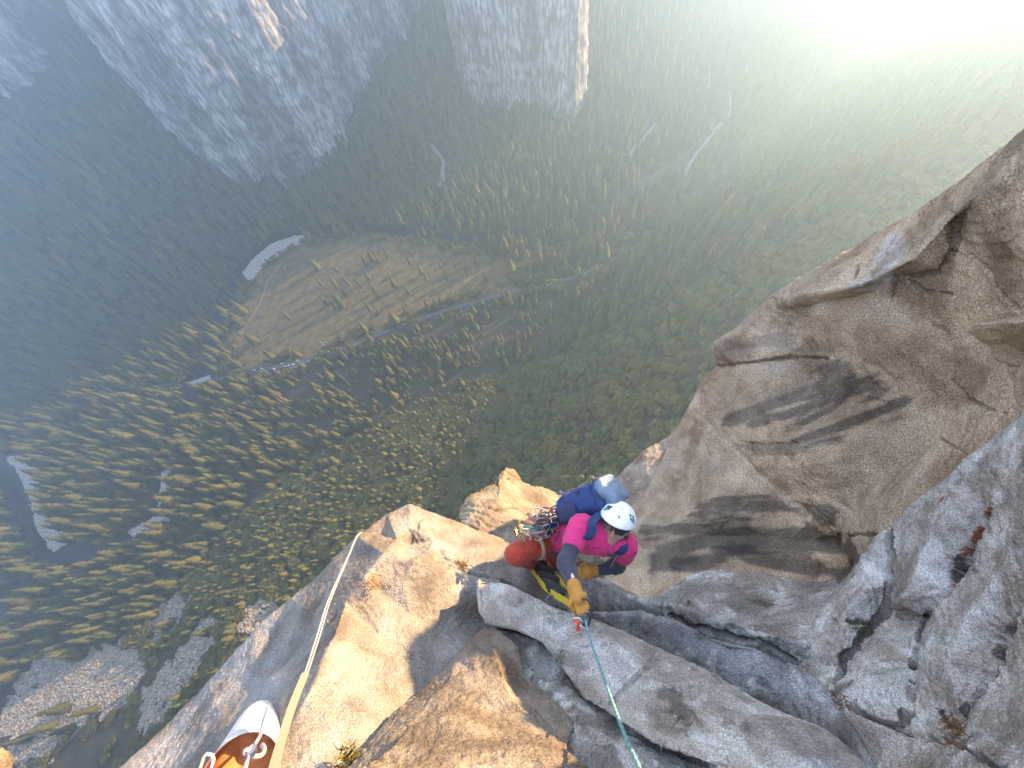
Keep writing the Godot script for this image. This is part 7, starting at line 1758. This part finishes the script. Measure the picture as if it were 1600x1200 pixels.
"lichen_block": [22,23,24,21,22,25,22,24,25,20,21,26,21,25,26,19,20,27,20,26,27,27,28,30,28,29,30,19,27,31,27,30,31,17,18,32,18,19,32,19,31,32,16,17,33,17,32,33,44,45,46,43,44,47,44,46,47,43,47,48,54,55,56,53,54,57,54,56,57,6,7,65,5,6,66,6,65,66,5,66,67,64,0,72,63,64,73,64,72,73,62,63,73,69,68,75,68,74,75,70,69,76,69,75,76,71,70,76,58,59,79,59,60,79,11,12,80,78,77,93,57,58,94,58,79,94,53,57,94,79,78,94,78,93,94,4,5,95,5,67,95,3,4,95,67,68,95,68,69,95,69,70,96,1,2,96,70,71,96,2,3,96,3,95,96,95,69,96,0,1,97,72,0,97,71,72,97,1,96,97,96,71,97,67,66,98,68,67,98,74,68,98,86,74,98,85,86,98,7,8,99,65,7,99,82,83,99,66,65,99,83,84,99,98,66,99,84,85,99,85,98,99,10,11,100,11,80,100,9,10,100,80,81,100,8,9,100,99,8,100,81,82,100,82,99,100,74,86,101,85,84,101,88,89,101,86,85,101,75,74,101,89,90,101,76,75,102,90,91,102,77,76,102,91,92,102,92,93,102,93,77,102,75,101,102,101,90,102,81,80,103,82,81,103,83,82,103,84,83,103,101,84,103,87,88,103,88,101,103,71,76,104,76,77,104,77,78,104,60,61,104,79,60,104,78,79,104,92,91,105,93,92,105,89,88,106,90,89,106,40,41,106,88,87,106,91,90,106,105,91,106,42,43,107,43,48,107,52,53,107,53,94,107,51,52,107,48,49,107,49,50,107,50,51,107,94,93,107,93,105,107,41,42,107,106,41,107,105,106,107,15,16,108,16,33,108,33,34,108,34,35,108,35,36,108,36,37,108,37,38,108,38,39,108,87,103,108,39,40,108,40,106,108,106,87,108,61,62,109,104,61,109,62,73,109,72,71,109,71,104,109,73,72,109,13,14,110,12,13,110,80,12,110,14,15,110,15,108,110,103,80,110,108,103,110,0,112,1,0,111,112,1,113,2,1,112,113,2,114,3,2,113,114,3,115,4,3,114,115,4,116,5,4,115,116,5,117,6,5,116,117,6,118,7,6,117,118,7,119,8,7,118,119,8,120,9,8,119,120,9,121,10,9,120,121,10,122,11,10,121,122,11,123,12,11,122,123,12,124,13,12,123,124,13,125,14,13,124,125,14,126,15,14,125,126,15,127,16,15,126,127,16,128,17,16,127,128,17,129,18,17,128,129,18,130,19,18,129,130,19,131,20,19,130,131,20,132,21,20,131,132,21,133,22,21,132,133,22,134,23,22,133,134,23,135,24,23,134,135,24,136,25,24,135,136,25,137,26,25,136,137,26,138,27,26,137,138,27,139,28,27,138,139,28,140,29,28,139,140,29,141,30,29,140,141,30,142,31,30,141,142,31,143,32,31,142,143,32,144,33,32,143,144,33,145,34,33,144,145,34,146,35,34,145,146,35,147,36,35,146,147,36,148,37,36,147,148,37,149,38,37,148,149,38,150,39,38,149,150,39,151,40,39,150,151,40,152,41,40,151,152,41,153,42,41,152,153,42,154,43,42,153,154,43,155,44,43,154,155,44,156,45,44,155,156,45,157,46,45,156,157,46,158,47,46,157,158,47,159,48,47,158,159,48,160,49,48,159,160,49,161,50,49,160,161,50,162,51,50,161,162,51,163,52,51,162,163,52,164,53,52,163,164,53,165,54,53,164,165,54,166,55,54,165,166,55,167,56,55,166,167,56,168,57,56,167,168,57,169,58,57,168,169,58,170,59,58,169,170,59,171,60,59,170,171,60,172,61,60,171,172,61,173,62,61,172,173,62,174,63,62,173,174,63,175,64,63,174,175,64,111,0,64,175,111],
"right_wall": [40,41,43,41,42,43,39,40,44,40,43,44,38,39,45,39,44,45,37,38,46,38,45,46,37,46,47,47,48,50,48,49,50,36,37,51,37,47,51,47,50,51,35,36,52,36,51,52,34,35,53,35,52,53,77,78,79,0,1,85,11,12,87,86,11,87,12,13,88,87,12,88,88,13,89,13,14,90,89,13,90,14,15,91,90,14,91,15,16,92,91,15,92,92,16,93,16,17,94,93,16,94,17,18,95,94,17,95,18,19,96,95,18,96,19,20,97,96,19,97,20,21,98,97,20,98,21,22,99,98,21,99,22,23,100,99,22,100,23,24,101,100,23,101,24,25,102,101,24,102,25,26,103,102,25,103,103,26,104,26,27,105,104,26,105,27,28,106,105,27,106,28,29,107,106,28,107,107,29,108,30,31,109,29,30,109,108,29,109,89,90,110,90,91,110,91,92,111,110,91,111,92,93,111,111,93,112,93,94,113,112,93,113,95,96,114,94,95,114,113,94,114,114,96,115,63,64,121,64,65,121,65,66,121,96,97,122,115,96,122,116,115,122,122,97,123,117,116,123,116,122,123,97,98,124,123,97,124,117,123,124,98,99,125,124,98,125,125,99,126,99,100,127,126,99,127,100,101,127,10,86,128,86,87,128,87,88,128,88,89,129,128,88,129,89,110,130,129,89,130,110,111,131,130,110,131,7,8,132,6,7,133,7,132,133,8,9,133,132,8,133,136,135,140,137,136,141,136,140,141,137,141,142,138,142,143,142,141,143,139,143,144,2,3,145,3,4,146,145,3,146,135,136,150,149,135,150,136,137,151,150,136,151,137,142,152,151,137,152,142,138,152,1,2,153,2,145,153,85,1,153,145,146,153,146,147,154,153,146,154,147,148,155,154,147,155,148,149,156,155,148,156,149,150,157,156,149,157,150,151,158,157,150,158,151,152,159,158,151,159,152,138,159,138,143,160,143,139,160,159,138,160,139,144,161,160,139,161,84,85,162,85,153,162,83,84,162,153,154,162,154,155,163,162,154,163,82,83,163,83,162,163,82,163,164,155,156,164,163,155,164,157,158,165,81,82,165,82,164,165,156,157,165,164,156,165,158,159,166,165,158,166,80,81,166,81,165,166,159,160,167,166,159,167,79,80,167,80,166,167,76,77,168,77,79,168,79,167,168,160,161,168,167,160,168,73,74,169,144,73,169,161,144,169,74,75,169,168,161,169,75,76,169,76,168,169,9,10,170,10,128,170,133,9,170,128,129,170,129,130,170,134,133,170,130,131,170,135,134,170,140,135,170,111,112,171,131,111,171,140,170,172,170,131,172,131,171,172,172,171,173,68,69,174,118,119,174,71,72,175,69,70,175,174,69,175,70,71,175,173,174,175,72,73,176,73,144,176,141,140,176,143,141,176,144,143,176,175,72,176,121,120,177,120,119,177,118,117,178,117,124,178,119,118,178,177,119,178,126,127,179,127,101,179,102,103,179,101,102,179,66,67,180,121,66,180,119,120,180,174,119,180,67,68,180,68,174,180,120,121,180,116,117,181,117,118,181,118,174,181,174,173,181,121,177,182,177,179,182,124,125,183,177,178,183,178,124,183,125,126,183,126,179,183,179,177,183,5,6,184,6,133,184,133,134,184,134,135,184,135,149,184,149,148,184,4,5,185,146,4,185,147,146,185,5,184,185,148,147,185,184,148,185,113,114,186,114,115,186,112,113,186,171,112,186,173,171,186,181,173,186,115,116,186,116,181,186,172,173,187,173,175,187,140,172,187,176,140,187,175,176,187,62,63,188,63,121,188,121,182,188,61,62,188,103,104,188,179,103,188,182,179,188,107,108,189,108,109,189,106,107,190,107,189,190,104,105,191,188,104,191,105,106,191,106,190,191,60,61,192,61,188,192,188,191,192,59,60,192,33,34,193,34,53,193,53,54,193,32,33,193,31,32,193,109,31,193,189,109,193,190,189,193,58,59,194,59,192,194,192,191,194,54,55,194,193,54,194,55,56,194,56,57,194,57,58,194,191,190,194,190,193,194,0,196,1,0,195,196,1,197,2,1,196,197,2,198,3,2,197,198,3,199,4,3,198,199,4,200,5,4,199,200,5,201,6,5,200,201,6,202,7,6,201,202,7,203,8,7,202,203,8,204,9,8,203,204,9,205,10,9,204,205,10,206,11,10,205,206,11,207,12,11,206,207,12,208,13,12,207,208,13,209,14,13,208,209,14,210,15,14,209,210,15,211,16,15,210,211,16,212,17,16,211,212,17,213,18,17,212,213,18,214,19,18,213,214,19,215,20,19,214,215,20,216,21,20,215,216,21,217,22,21,216,217,22,218,23,22,217,218,23,219,24,23,218,219,24,220,25,24,219,220,25,221,26,25,220,221,26,222,27,26,221,222,27,223,28,27,222,223,28,224,29,28,223,224,29,225,30,29,224,225,30,226,31,30,225,226,31,227,32,31,226,227,32,228,33,32,227,228,33,229,34,33,228,229,34,230,35,34,229,230,35,231,36,35,230,231,36,232,37,36,231,232,37,233,38,37,232,233,38,234,39,38,233,234,39,235,40,39,234,235,40,236,41,40,235,236,41,237,42,41,236,237,42,238,43,42,237,238,43,239,44,43,238,239,44,240,45,44,239,240,45,241,46,45,240,241,46,242,47,46,241,242,47,243,48,47,242,243,48,244,49,48,243,244,49,245,50,49,244,245,50,246,51,50,245,246,51,247,52,51,246,247,52,248,53,52,247,248,53,249,54,53,248,249,54,250,55,54,249,250,55,251,56,55,250,251,56,252,57,56,251,252,57,253,58,57,252,253,58,254,59,58,253,254,59,255,60,59,254,255,60,256,61,60,255,256,61,257,62,61,256,257,62,258,63,62,257,258,63,259,64,63,258,259,64,260,65,64,259,260,65,261,66,65,260,261,66,262,67,66,261,262,67,263,68,67,262,263,68,264,69,68,263,264,69,265,70,69,264,265,70,266,71,70,265,266,71,267,72,71,266,267,72,268,73,72,267,268,73,269,74,73,268,269,74,270,75,74,269,270,75,271,76,75,270,271,76,272,77,76,271,272,77,273,78,77,272,273,78,274,79,78,273,274,79,275,80,79,274,275,80,276,81,80,275,276,81,277,82,81,276,277,82,278,83,82,277,278,83,279,84,83,278,279,84,280,85,84,279,280,85,195,0,85,280,195],
"corner_rock": [8,9,10,10,11,12,12,13,14,1,2,20,0,1,21,1,20,21,3,4,22,18,19,22,2,3,22,20,2,22,19,20,22,6,7,23,15,16,23,5,6,23,16,17,23,4,5,23,22,4,23,17,18,23,18,22,23,8,10,24,10,12,24,7,8,24,23,7,24,12,14,24,14,15,24,15,23,24,0,26,1,0,25,26,1,27,2,1,26,27,2,28,3,2,27,28,3,29,4,3,28,29,4,30,5,4,29,30,5,31,6,5,30,31,6,32,7,6,31,32,7,33,8,7,32,33,8,34,9,8,33,34,9,35,10,9,34,35,10,36,11,10,35,36,11,37,12,11,36,37,12,38,13,12,37,38,13,39,14,13,38,39,14,40,15,14,39,40,15,41,16,15,40,41,16,42,17,16,41,42,17,43,18,17,42,43,18,44,19,18,43,44,19,45,20,19,44,45,20,46,21,20,45,46,21,25,0,21,46,25],
"lower_wall": [5,6,8,6,7,8,1,2,12,2,11,12,1,12,13,0,1,15,1,13,15,13,14,15,4,5,16,5,8,16,8,9,16,3,4,16,9,10,16,2,3,16,11,2,16,10,11,16,0,18,1,0,17,18,1,19,2,1,18,19,2,20,3,2,19,20,3,21,4,3,20,21,4,22,5,4,21,22,5,23,6,5,22,23,6,24,7,6,23,24,7,25,8,7,24,25,8,26,9,8,25,26,9,27,10,9,26,27,10,28,11,10,27,28,11,29,12,11,28,29,12,30,13,12,29,30,13,31,14,13,30,31,14,32,15,14,31,32,15,17,0,15,32,17],
"lower_spur": [9,10,11,2,3,17,3,4,17,4,5,17,1,2,18,2,17,18,1,18,19,14,15,20,15,16,20,0,1,20,1,19,20,16,0,20,5,6,21,17,5,21,18,17,21,8,9,22,9,11,22,7,8,22,11,12,22,6,7,22,21,6,22,14,20,23,20,19,23,13,14,23,19,18,23,18,21,23,12,13,23,22,12,23,21,22,23,0,25,1,0,24,25,1,26,2,1,25,26,2,27,3,2,26,27,3,28,4,3,27,28,4,29,5,4,28,29,5,30,6,5,29,30,6,31,7,6,30,31,7,32,8,7,31,32,8,33,9,8,32,33,9,34,10,9,33,34,10,35,11,10,34,35,11,36,12,11,35,36,12,37,13,12,36,37,13,38,14,13,37,38,14,39,15,14,38,39,15,40,16,15,39,40,16,24,0,16,40,24],
"corner_spur": [2,3,4,5,6,8,6,7,8,4,5,9,5,8,9,10,11,12,2,4,13,4,9,13,9,10,13,10,12,13,1,2,14,2,13,14,0,1,14,0,16,1,0,15,16,1,17,2,1,16,17,2,18,3,2,17,18,3,19,4,3,18,19,4,20,5,4,19,20,5,21,6,5,20,21,6,22,7,6,21,22,7,23,8,7,22,23,8,24,9,8,23,24,9,25,10,9,24,25,10,26,11,10,25,26,11,27,12,11,26,27,12,28,13,12,27,28,13,29,14,13,28,29,14,15,0,14,29,15],
}
# cracks: [width, depth, x y z ...]
var rock_cracks := {
"buttress": [[0.016,0.032,-1.351,-2.589,-0.133,-1.365,-2.531,-0.067,-1.414,-2.541,-0.005,-1.419,-2.491,0.041,-1.423,-2.444,0.084,-1.423,-2.392,0.124,-1.44,-2.357,0.154,-1.466,-2.338,0.184,-1.513,-2.335,0.221],[0.014,0.028,-1.349,-2.231,0.203,-1.361,-2.213,0.229,-1.372,-2.196,0.254,-1.362,-2.158,0.283,-1.352,-2.122,0.31],[0.014,0.024,-2.311,-2.728,0.289,-2.345,-2.725,0.307,-2.378,-2.723,0.326,-2.384,-2.686,0.365,-2.389,-2.65,0.402,-2.393,-2.606,0.441],[0.011,0.02,-2.403,-2.714,0.348,-2.446,-2.705,0.376,-2.482,-2.689,0.402,-2.517,-2.674,0.428],[0.029,0.064,-0.752,-3.007,-0.246,-0.662,-3.05,-0.196,-0.573,-3.103,-0.146,-0.492,-3.146,-0.101,-0.407,-3.167,-0.055,-0.337,-3.197,-0.01,-0.264,-3.189,0.034,-0.2,-3.189,0.081,-0.138,-3.19,0.127,-0.066,-3.209,0.169,0.005,-3.229,0.211],[0.014,0.024,-1.041,-3.085,-0.464,-1.009,-3.083,-0.513,-0.982,-3.103,-0.566,-0.968,-3.191,-0.643],[0.014,0.024,-0.822,-3.124,-0.327,-0.741,-3.065,-0.263,-0.673,-3.051,-0.205,-0.612,-3.069,-0.162],[0.011,0.016,-1.162,-2.453,0.096,-1.107,-2.49,0.149,-1.043,-2.505,0.201,-0.99,-2.554,0.212,-0.935,-2.607,0.223]],
"slab": [[0.013,0.024,-0.113,-2.669,0.249,-0.039,-2.654,0.294,0.033,-2.605,0.334,0.095,-2.59,0.349,0.155,-2.575,0.364,0.216,-2.584,0.382],[0.022,0.04,0.396,-2.251,0.626,0.359,-2.212,0.637,0.323,-2.173,0.647,0.275,-2.088,0.656,0.242,-2.072,0.65],[0.011,0.016,-0.182,-2.812,0.074,-0.126,-2.76,0.136,-0.084,-2.718,0.21,-0.044,-2.672,0.279]],
"front": [[0.011,0.016,-0.892,-2.239,0.392,-0.856,-2.284,0.377,-0.813,-2.318,0.36,-0.756,-2.315,0.344,-0.698,-2.307,0.328,-0.639,-2.297,0.311]],
"ledge": [[0.036,0.128,0.656,-3.027,0.322,0.711,-3.05,0.37,0.763,-3.055,0.415,0.814,-3.002,0.439,0.865,-2.956,0.462,0.932,-2.974,0.5,0.985,-2.949,0.53,1.019,-2.915,0.546,1.055,-2.89,0.563],[0.022,0.056,1.077,-2.869,0.555,1.141,-2.874,0.604,1.192,-2.849,0.645,1.226,-2.833,0.677,1.257,-2.812,0.707]],
"lichen_block": [[0.043,0.106,2.094,-2.759,0.161,2.02,-2.737,0.235,1.95,-2.716,0.305,1.893,-2.719,0.371,1.831,-2.714,0.433,1.787,-2.708,0.481,1.742,-2.7,0.528,1.697,-2.701,0.55,1.651,-2.701,0.572,1.572,-2.69,0.605,1.495,-2.679,0.638,1.41,-2.651,0.671,1.327,-2.621,0.702,1.266,-2.603,0.724,1.207,-2.587,0.746],[0.03,0.077,1.774,-2.536,0.573,1.717,-2.524,0.614,1.662,-2.511,0.654,1.619,-2.492,0.683,1.575,-2.467,0.71,1.505,-2.433,0.754,1.435,-2.396,0.793,1.376,-2.362,0.83,1.319,-2.329,0.864],[0.03,0.067,2.144,-2.219,0.146,2.104,-2.25,0.195,2.064,-2.281,0.244,2.025,-2.306,0.291,1.985,-2.328,0.337,1.956,-2.355,0.37,1.918,-2.37,0.401,1.861,-2.396,0.448,1.821,-2.444,0.499,1.799,-2.487,0.535,1.777,-2.532,0.573],[0.03,0.086,1.76,-1.972,0.495,1.749,-2.018,0.529,1.738,-2.066,0.563,1.726,-2.115,0.599,1.694,-2.12,0.629,1.662,-2.126,0.659,1.636,-2.143,0.69,1.605,-2.154,0.718,1.562,-2.154,0.739,1.519,-2.155,0.76,1.478,-2.154,0.78,1.438,-2.154,0.801,1.388,-2.138,0.817,1.34,-2.123,0.832],[0.026,0.067,1.233,-2.55,0.815,1.236,-2.478,0.826,1.248,-2.429,0.842,1.271,-2.393,0.85,1.293,-2.358,0.859,1.315,-2.326,0.867,1.32,-2.254,0.857,1.325,-2.185,0.847,1.329,-2.121,0.837,1.301,-2.04,0.83,1.276,-1.967,0.823,1.252,-1.899,0.817,1.238,-1.846,0.809,1.224,-1.797,0.803],[0.026,0.058,1.765,-2.657,0.529,1.769,-2.581,0.54,1.781,-2.519,0.553,1.771,-2.589,0.549,1.752,-2.652,0.542],[0.026,0.077,1.497,-2.78,0.538,1.533,-2.728,0.544,1.591,-2.717,0.558,1.65,-2.707,0.569],[0.017,0.038,1.284,-2.568,0.751,1.27,-2.522,0.791,1.223,-2.512,0.829],[0.022,0.048,1.944,-2.018,0.268,1.911,-1.997,0.301,1.88,-1.977,0.333,1.858,-1.953,0.353]],
"right_wall": [[0.054,0.084,3.586,-6.27,-2.682,3.657,-6.024,-2.545,3.738,-5.823,-2.429,3.832,-5.662,-2.332,3.919,-5.508,-2.247,4.002,-5.362,-2.167,4.08,-5.225,-2.092,4.056,-4.951,-1.919,4.055,-4.73,-1.773],[0.042,0.078,4.325,-2.84,-2.142,4.424,-2.983,-2.118,4.418,-3.059,-2.04,4.414,-3.164,-1.938,4.422,-3.263,-1.911,4.435,-3.369,-1.886,4.42,-3.429,-1.921,4.406,-3.49,-1.958,4.377,-3.59,-2.044,4.196,-3.569,-2.062],[0.042,0.078,4.346,-3.036,-1.782,4.282,-2.988,-1.652,4.216,-2.938,-1.527,4.193,-2.946,-1.448,4.179,-2.961,-1.374,4.162,-2.952,-1.3,4.146,-2.943,-1.227,4.121,-2.92,-1.147,4.098,-2.897,-1.07],[0.036,0.067,4.253,-3.55,-2.064,4.382,-3.614,-2.006,4.407,-3.592,-1.902,4.405,-3.55,-1.79,4.403,-3.483,-1.709,4.362,-3.387,-1.618],[0.036,0.067,4.122,-2.984,-0.985,4.176,-3.122,-0.992,4.204,-3.248,-0.993,4.121,-3.278,-0.867,4.054,-3.179,-0.777,3.87,-2.993,-0.673],[0.03,0.056,4.12,-3.699,-0.867,4.073,-3.647,-0.748,3.957,-3.534,-0.624,3.873,-3.423,-0.548,3.794,-3.32,-0.477,3.733,-3.226,-0.423,3.676,-3.138,-0.373],[0.03,0.056,3.421,-5.267,-0.639,3.383,-5.342,-0.518,3.359,-5.441,-0.398,3.345,-5.459,-0.279,3.331,-5.477,-0.162,3.34,-5.381,-0.007,3.343,-5.283,0.14,3.283,-5.039,0.224],[0.048,0.078,3.306,-5.305,0.225,3.281,-5.044,0.234,3.188,-4.706,0.236,3.103,-4.419,0.255,3.028,-4.168,0.271],[0.024,0.034,3.329,-6.264,-1.311,3.405,-6.046,-1.192,3.43,-5.769,-1.068,3.463,-5.533,-1.005,3.518,-5.354,-0.955,3.537,-5.22,-0.815],[0.024,0.034,4.575,-3.733,-2.546,4.734,-3.69,-2.66,4.908,-3.681,-2.813],[0.03,0.045,4.237,-3.925,-2.344,4.507,-3.992,-2.568,4.502,-3.838,-2.52,4.514,-3.707,-2.484],[0.024,0.039,3.858,-3.924,-0.45,3.77,-3.799,-0.379,3.688,-3.684,-0.314,3.608,-3.576,-0.248,3.533,-3.475,-0.187]],
"lower_spur": [[0.043,0.08,-0.933,-7.698,-1.384,-0.764,-7.897,-1.407,-0.597,-8.274,-1.461,-0.433,-8.48,-1.356,-0.258,-8.536,-1.226]],
}
# stains and lichen: [half width, strength, r, g, b, x y z ...]
var rock_marks := {
"right_wall": [[0.16,0.62,0.085,0.075,0.07,3.356,-6.261,-1.699,3.479,-6.065,-1.683,3.585,-5.865,-1.662,3.663,-5.64,-1.633,3.76,-5.469,-1.617,3.849,-5.302,-1.6,3.933,-5.143,-1.584,3.975,-4.958,-1.543,3.996,-4.763,-1.499,4.033,-4.601,-1.463],[0.13,0.66,0.085,0.075,0.07,3.514,-5.925,-1.468,3.564,-5.62,-1.403,3.667,-5.432,-1.366,3.765,-5.256,-1.332,3.861,-5.087,-1.312,3.924,-4.894,-1.285,3.97,-4.699,-1.256,4.008,-4.518,-1.201,4.044,-4.351,-1.15],[0.12,0.7,0.04,0.037,0.036,3.518,-5.354,-0.955,3.606,-5.211,-0.944,3.689,-5.075,-0.935,3.746,-4.916,-0.92,3.805,-4.763,-0.918,3.852,-4.61,-0.914,3.894,-4.462,-0.91,3.928,-4.291,-0.879,3.977,-4.152,-0.855],[0.1,0.66,0.085,0.075,0.07,4.002,-4.599,-1.288,3.949,-4.758,-1.222,3.893,-4.925,-1.154,3.823,-5.034,-1.157,3.752,-5.148,-1.161,3.677,-5.267,-1.165],[0.1,0.47,0.085,0.075,0.07,3.385,-6.034,-1.114,3.409,-5.787,-1.012,3.431,-5.561,-0.919,3.456,-5.361,-0.835,3.537,-5.22,-0.815,3.603,-5.071,-0.794,3.652,-4.91,-0.771],[0.14,0.66,0.04,0.037,0.036,2.388,-6.938,-0.465,2.524,-6.65,-0.426,2.695,-6.5,-0.398,2.853,-6.345,-0.369,2.998,-6.207,-0.324,3.133,-6.068,-0.28,3.25,-5.917,-0.237,3.368,-5.813,-0.17,3.33,-5.467,-0.102,3.373,-5.283,-0.043],[0.2,0.7,0.04,0.037,0.036,1.806,-7.577,0.022,2.013,-7.337,0.011,2.206,-7.111,0,2.389,-6.898,-0.01,2.531,-6.748,0.013,2.671,-6.616,0.036,2.805,-6.491,0.057,2.934,-6.37,0.078,3.039,-6.249,0.129,3.115,-6.086,0.177,3.19,-5.94,0.222,3.257,-5.794,0.264,3.318,-5.616,0.311,3.336,-5.388,0.351,3.187,-4.924,0.368],[0.15,0.7,0.04,0.037,0.036,1.991,-7.242,0.176,2.163,-7.028,0.185,2.324,-6.826,0.193,2.485,-6.658,0.201,2.646,-6.519,0.209,2.78,-6.36,0.279,2.907,-6.21,0.345,3.015,-6.047,0.406,3.124,-5.908,0.463,3.142,-5.645,0.501,3.166,-5.42,0.536,3.168,-5.181,0.565],[0.14,0.58,0.085,0.075,0.07,1.782,-7.745,-0.43,1.975,-7.455,-0.386,2.156,-7.195,-0.345,2.335,-6.983,-0.308,2.469,-6.8,-0.267,2.604,-6.646,-0.228,2.736,-6.511,-0.191,2.861,-6.377,-0.156],[0.05,1,0.62,0.5,0.36,3.084,-6.738,-2.09,3.141,-6.643,-1.829,3.18,-6.522,-1.575,3.215,-6.448,-1.398,3.248,-6.374,-1.228,3.262,-6.272,-1.06,3.27,-6.148,-0.833,3.277,-6.032,-0.621,3.298,-5.944,-0.472,3.312,-5.852,-0.33,3.355,-5.818,-0.197,3.331,-5.661,-0.04,3.319,-5.534,0.106,3.311,-5.428,0.181,3.334,-5.375,0.254],[0.25,0.5,0.42,0.3,0.19,4.207,-4.889,-2.487,4.189,-4.737,-2.293,4.181,-4.604,-2.117,4.179,-4.488,-1.958,4.179,-4.381,-1.809,4.182,-4.268,-1.661,4.183,-4.161,-1.522,4.179,-4.056,-1.391,4.172,-3.956,-1.267,4.155,-3.866,-1.154,4.149,-3.793,-1.051,4.145,-3.724,-0.954,4.128,-3.648,-0.859,4.077,-3.546,-0.763],[0.2,0.45,0.42,0.3,0.19,4.332,-4.213,-2.239,4.306,-4.14,-2.059,4.305,-4.093,-1.9,4.285,-4.03,-1.741,4.264,-3.969,-1.591,4.255,-3.896,-1.456,4.251,-3.832,-1.331,4.237,-3.762,-1.209,4.223,-3.695,-1.094],[0.16,0.6,0.72,0.72,0.7,4.225,-3.803,-2.165,4.197,-3.641,-2.168,4.259,-3.563,-2.216,4.503,-3.649,-2.452,4.767,-3.74,-2.707],[0.15,0.39,0.085,0.075,0.07,3.602,-5.817,-2.822,3.778,-5.695,-2.724,3.899,-5.512,-2.6,3.985,-5.365,-2.507,4.062,-5.22,-2.416]],
"lichen_block": [[0.018,1,0.28,0.075,0.025,2.159,-2.207,0.12,2.137,-2.227,0.15],[0.022,1,0.28,0.075,0.025,2.088,-2.263,0.214,2.059,-2.286,0.248],[0.016,1,0.28,0.075,0.025,2.024,-2.315,0.287,2.008,-2.327,0.307],[0.022,1,0.28,0.075,0.025,1.893,-2.386,0.422,1.906,-2.363,0.408],[0.026,1,0.04,0.037,0.036,1.996,-2.337,0.322,1.966,-2.356,0.362],[0.02,1,0.04,0.037,0.036,1.944,-2.368,0.381,1.928,-2.376,0.395],[0.012,1,0.28,0.075,0.025,2.149,-2.431,0.059,2.165,-2.417,0.045],[0.012,1,0.28,0.075,0.025,1.944,-2.736,0.314,1.924,-2.738,0.334],[0.015,1,0.04,0.037,0.036,1.437,-2.242,0.799,1.416,-2.209,0.808],[0.03,0.8,0.3,0.15,0.06,1.408,-2.167,0.811,1.367,-2.12,0.821,1.333,-2.13,0.837],[0.1,0.75,0.72,0.72,0.7,1.666,-2.794,0.435,1.712,-2.711,0.392,1.847,-2.77,0.369,1.917,-2.788,0.325,1.968,-2.778,0.276,2.022,-2.771,0.227],[0.08,0.7,0.72,0.72,0.7,1.902,-2.45,0.29,1.943,-2.42,0.269,1.979,-2.385,0.248,1.941,-2.411,0.3,1.896,-2.428,0.352,1.849,-2.441,0.402],[0.06,0.7,0.72,0.72,0.7,1.516,-2.41,0.739,1.56,-2.411,0.706,1.605,-2.41,0.673,1.648,-2.407,0.638,1.665,-2.353,0.602,1.682,-2.301,0.568],[0.07,0.6,0.72,0.72,0.7,1.269,-2.578,0.777,1.294,-2.498,0.777,1.314,-2.419,0.776,1.371,-2.409,0.748,1.45,-2.436,0.731],[0.06,0.6,0.72,0.72,0.7,2.108,-2.355,0.084,2.082,-2.317,0.117,2.079,-2.305,0.151],[0.07,0.6,0.72,0.72,0.7,1.64,-2.259,0.592,1.657,-2.207,0.557,1.7,-2.192,0.532,1.729,-2.159,0.502]],
"slab": [[0.06,0.6,0.085,0.075,0.07,0.401,-2.367,0.583,0.403,-2.317,0.602,0.404,-2.269,0.621]],
"corner_rock": [[0.08,0.6,0.085,0.075,0.07,1.965,-4.849,0.654,2.004,-4.756,0.686]],
"lower_spur": [[0.3,0,0.085,0.075,0.07,-0.933,-7.698,-1.384,-0.823,-7.81,-1.376]],
}
# how many of the points lie on the front of each piece, before its rim turns back
var rock_front := {"buttress": 125, "slab": 72, "gully": 41, "front": 52, "front_step": 37, "strip": 41, "ledge": 28, "lichen_block": 111, "right_wall": 195, "corner_rock": 25, "lower_wall": 17, "lower_spur": 24, "corner_spur": 15}
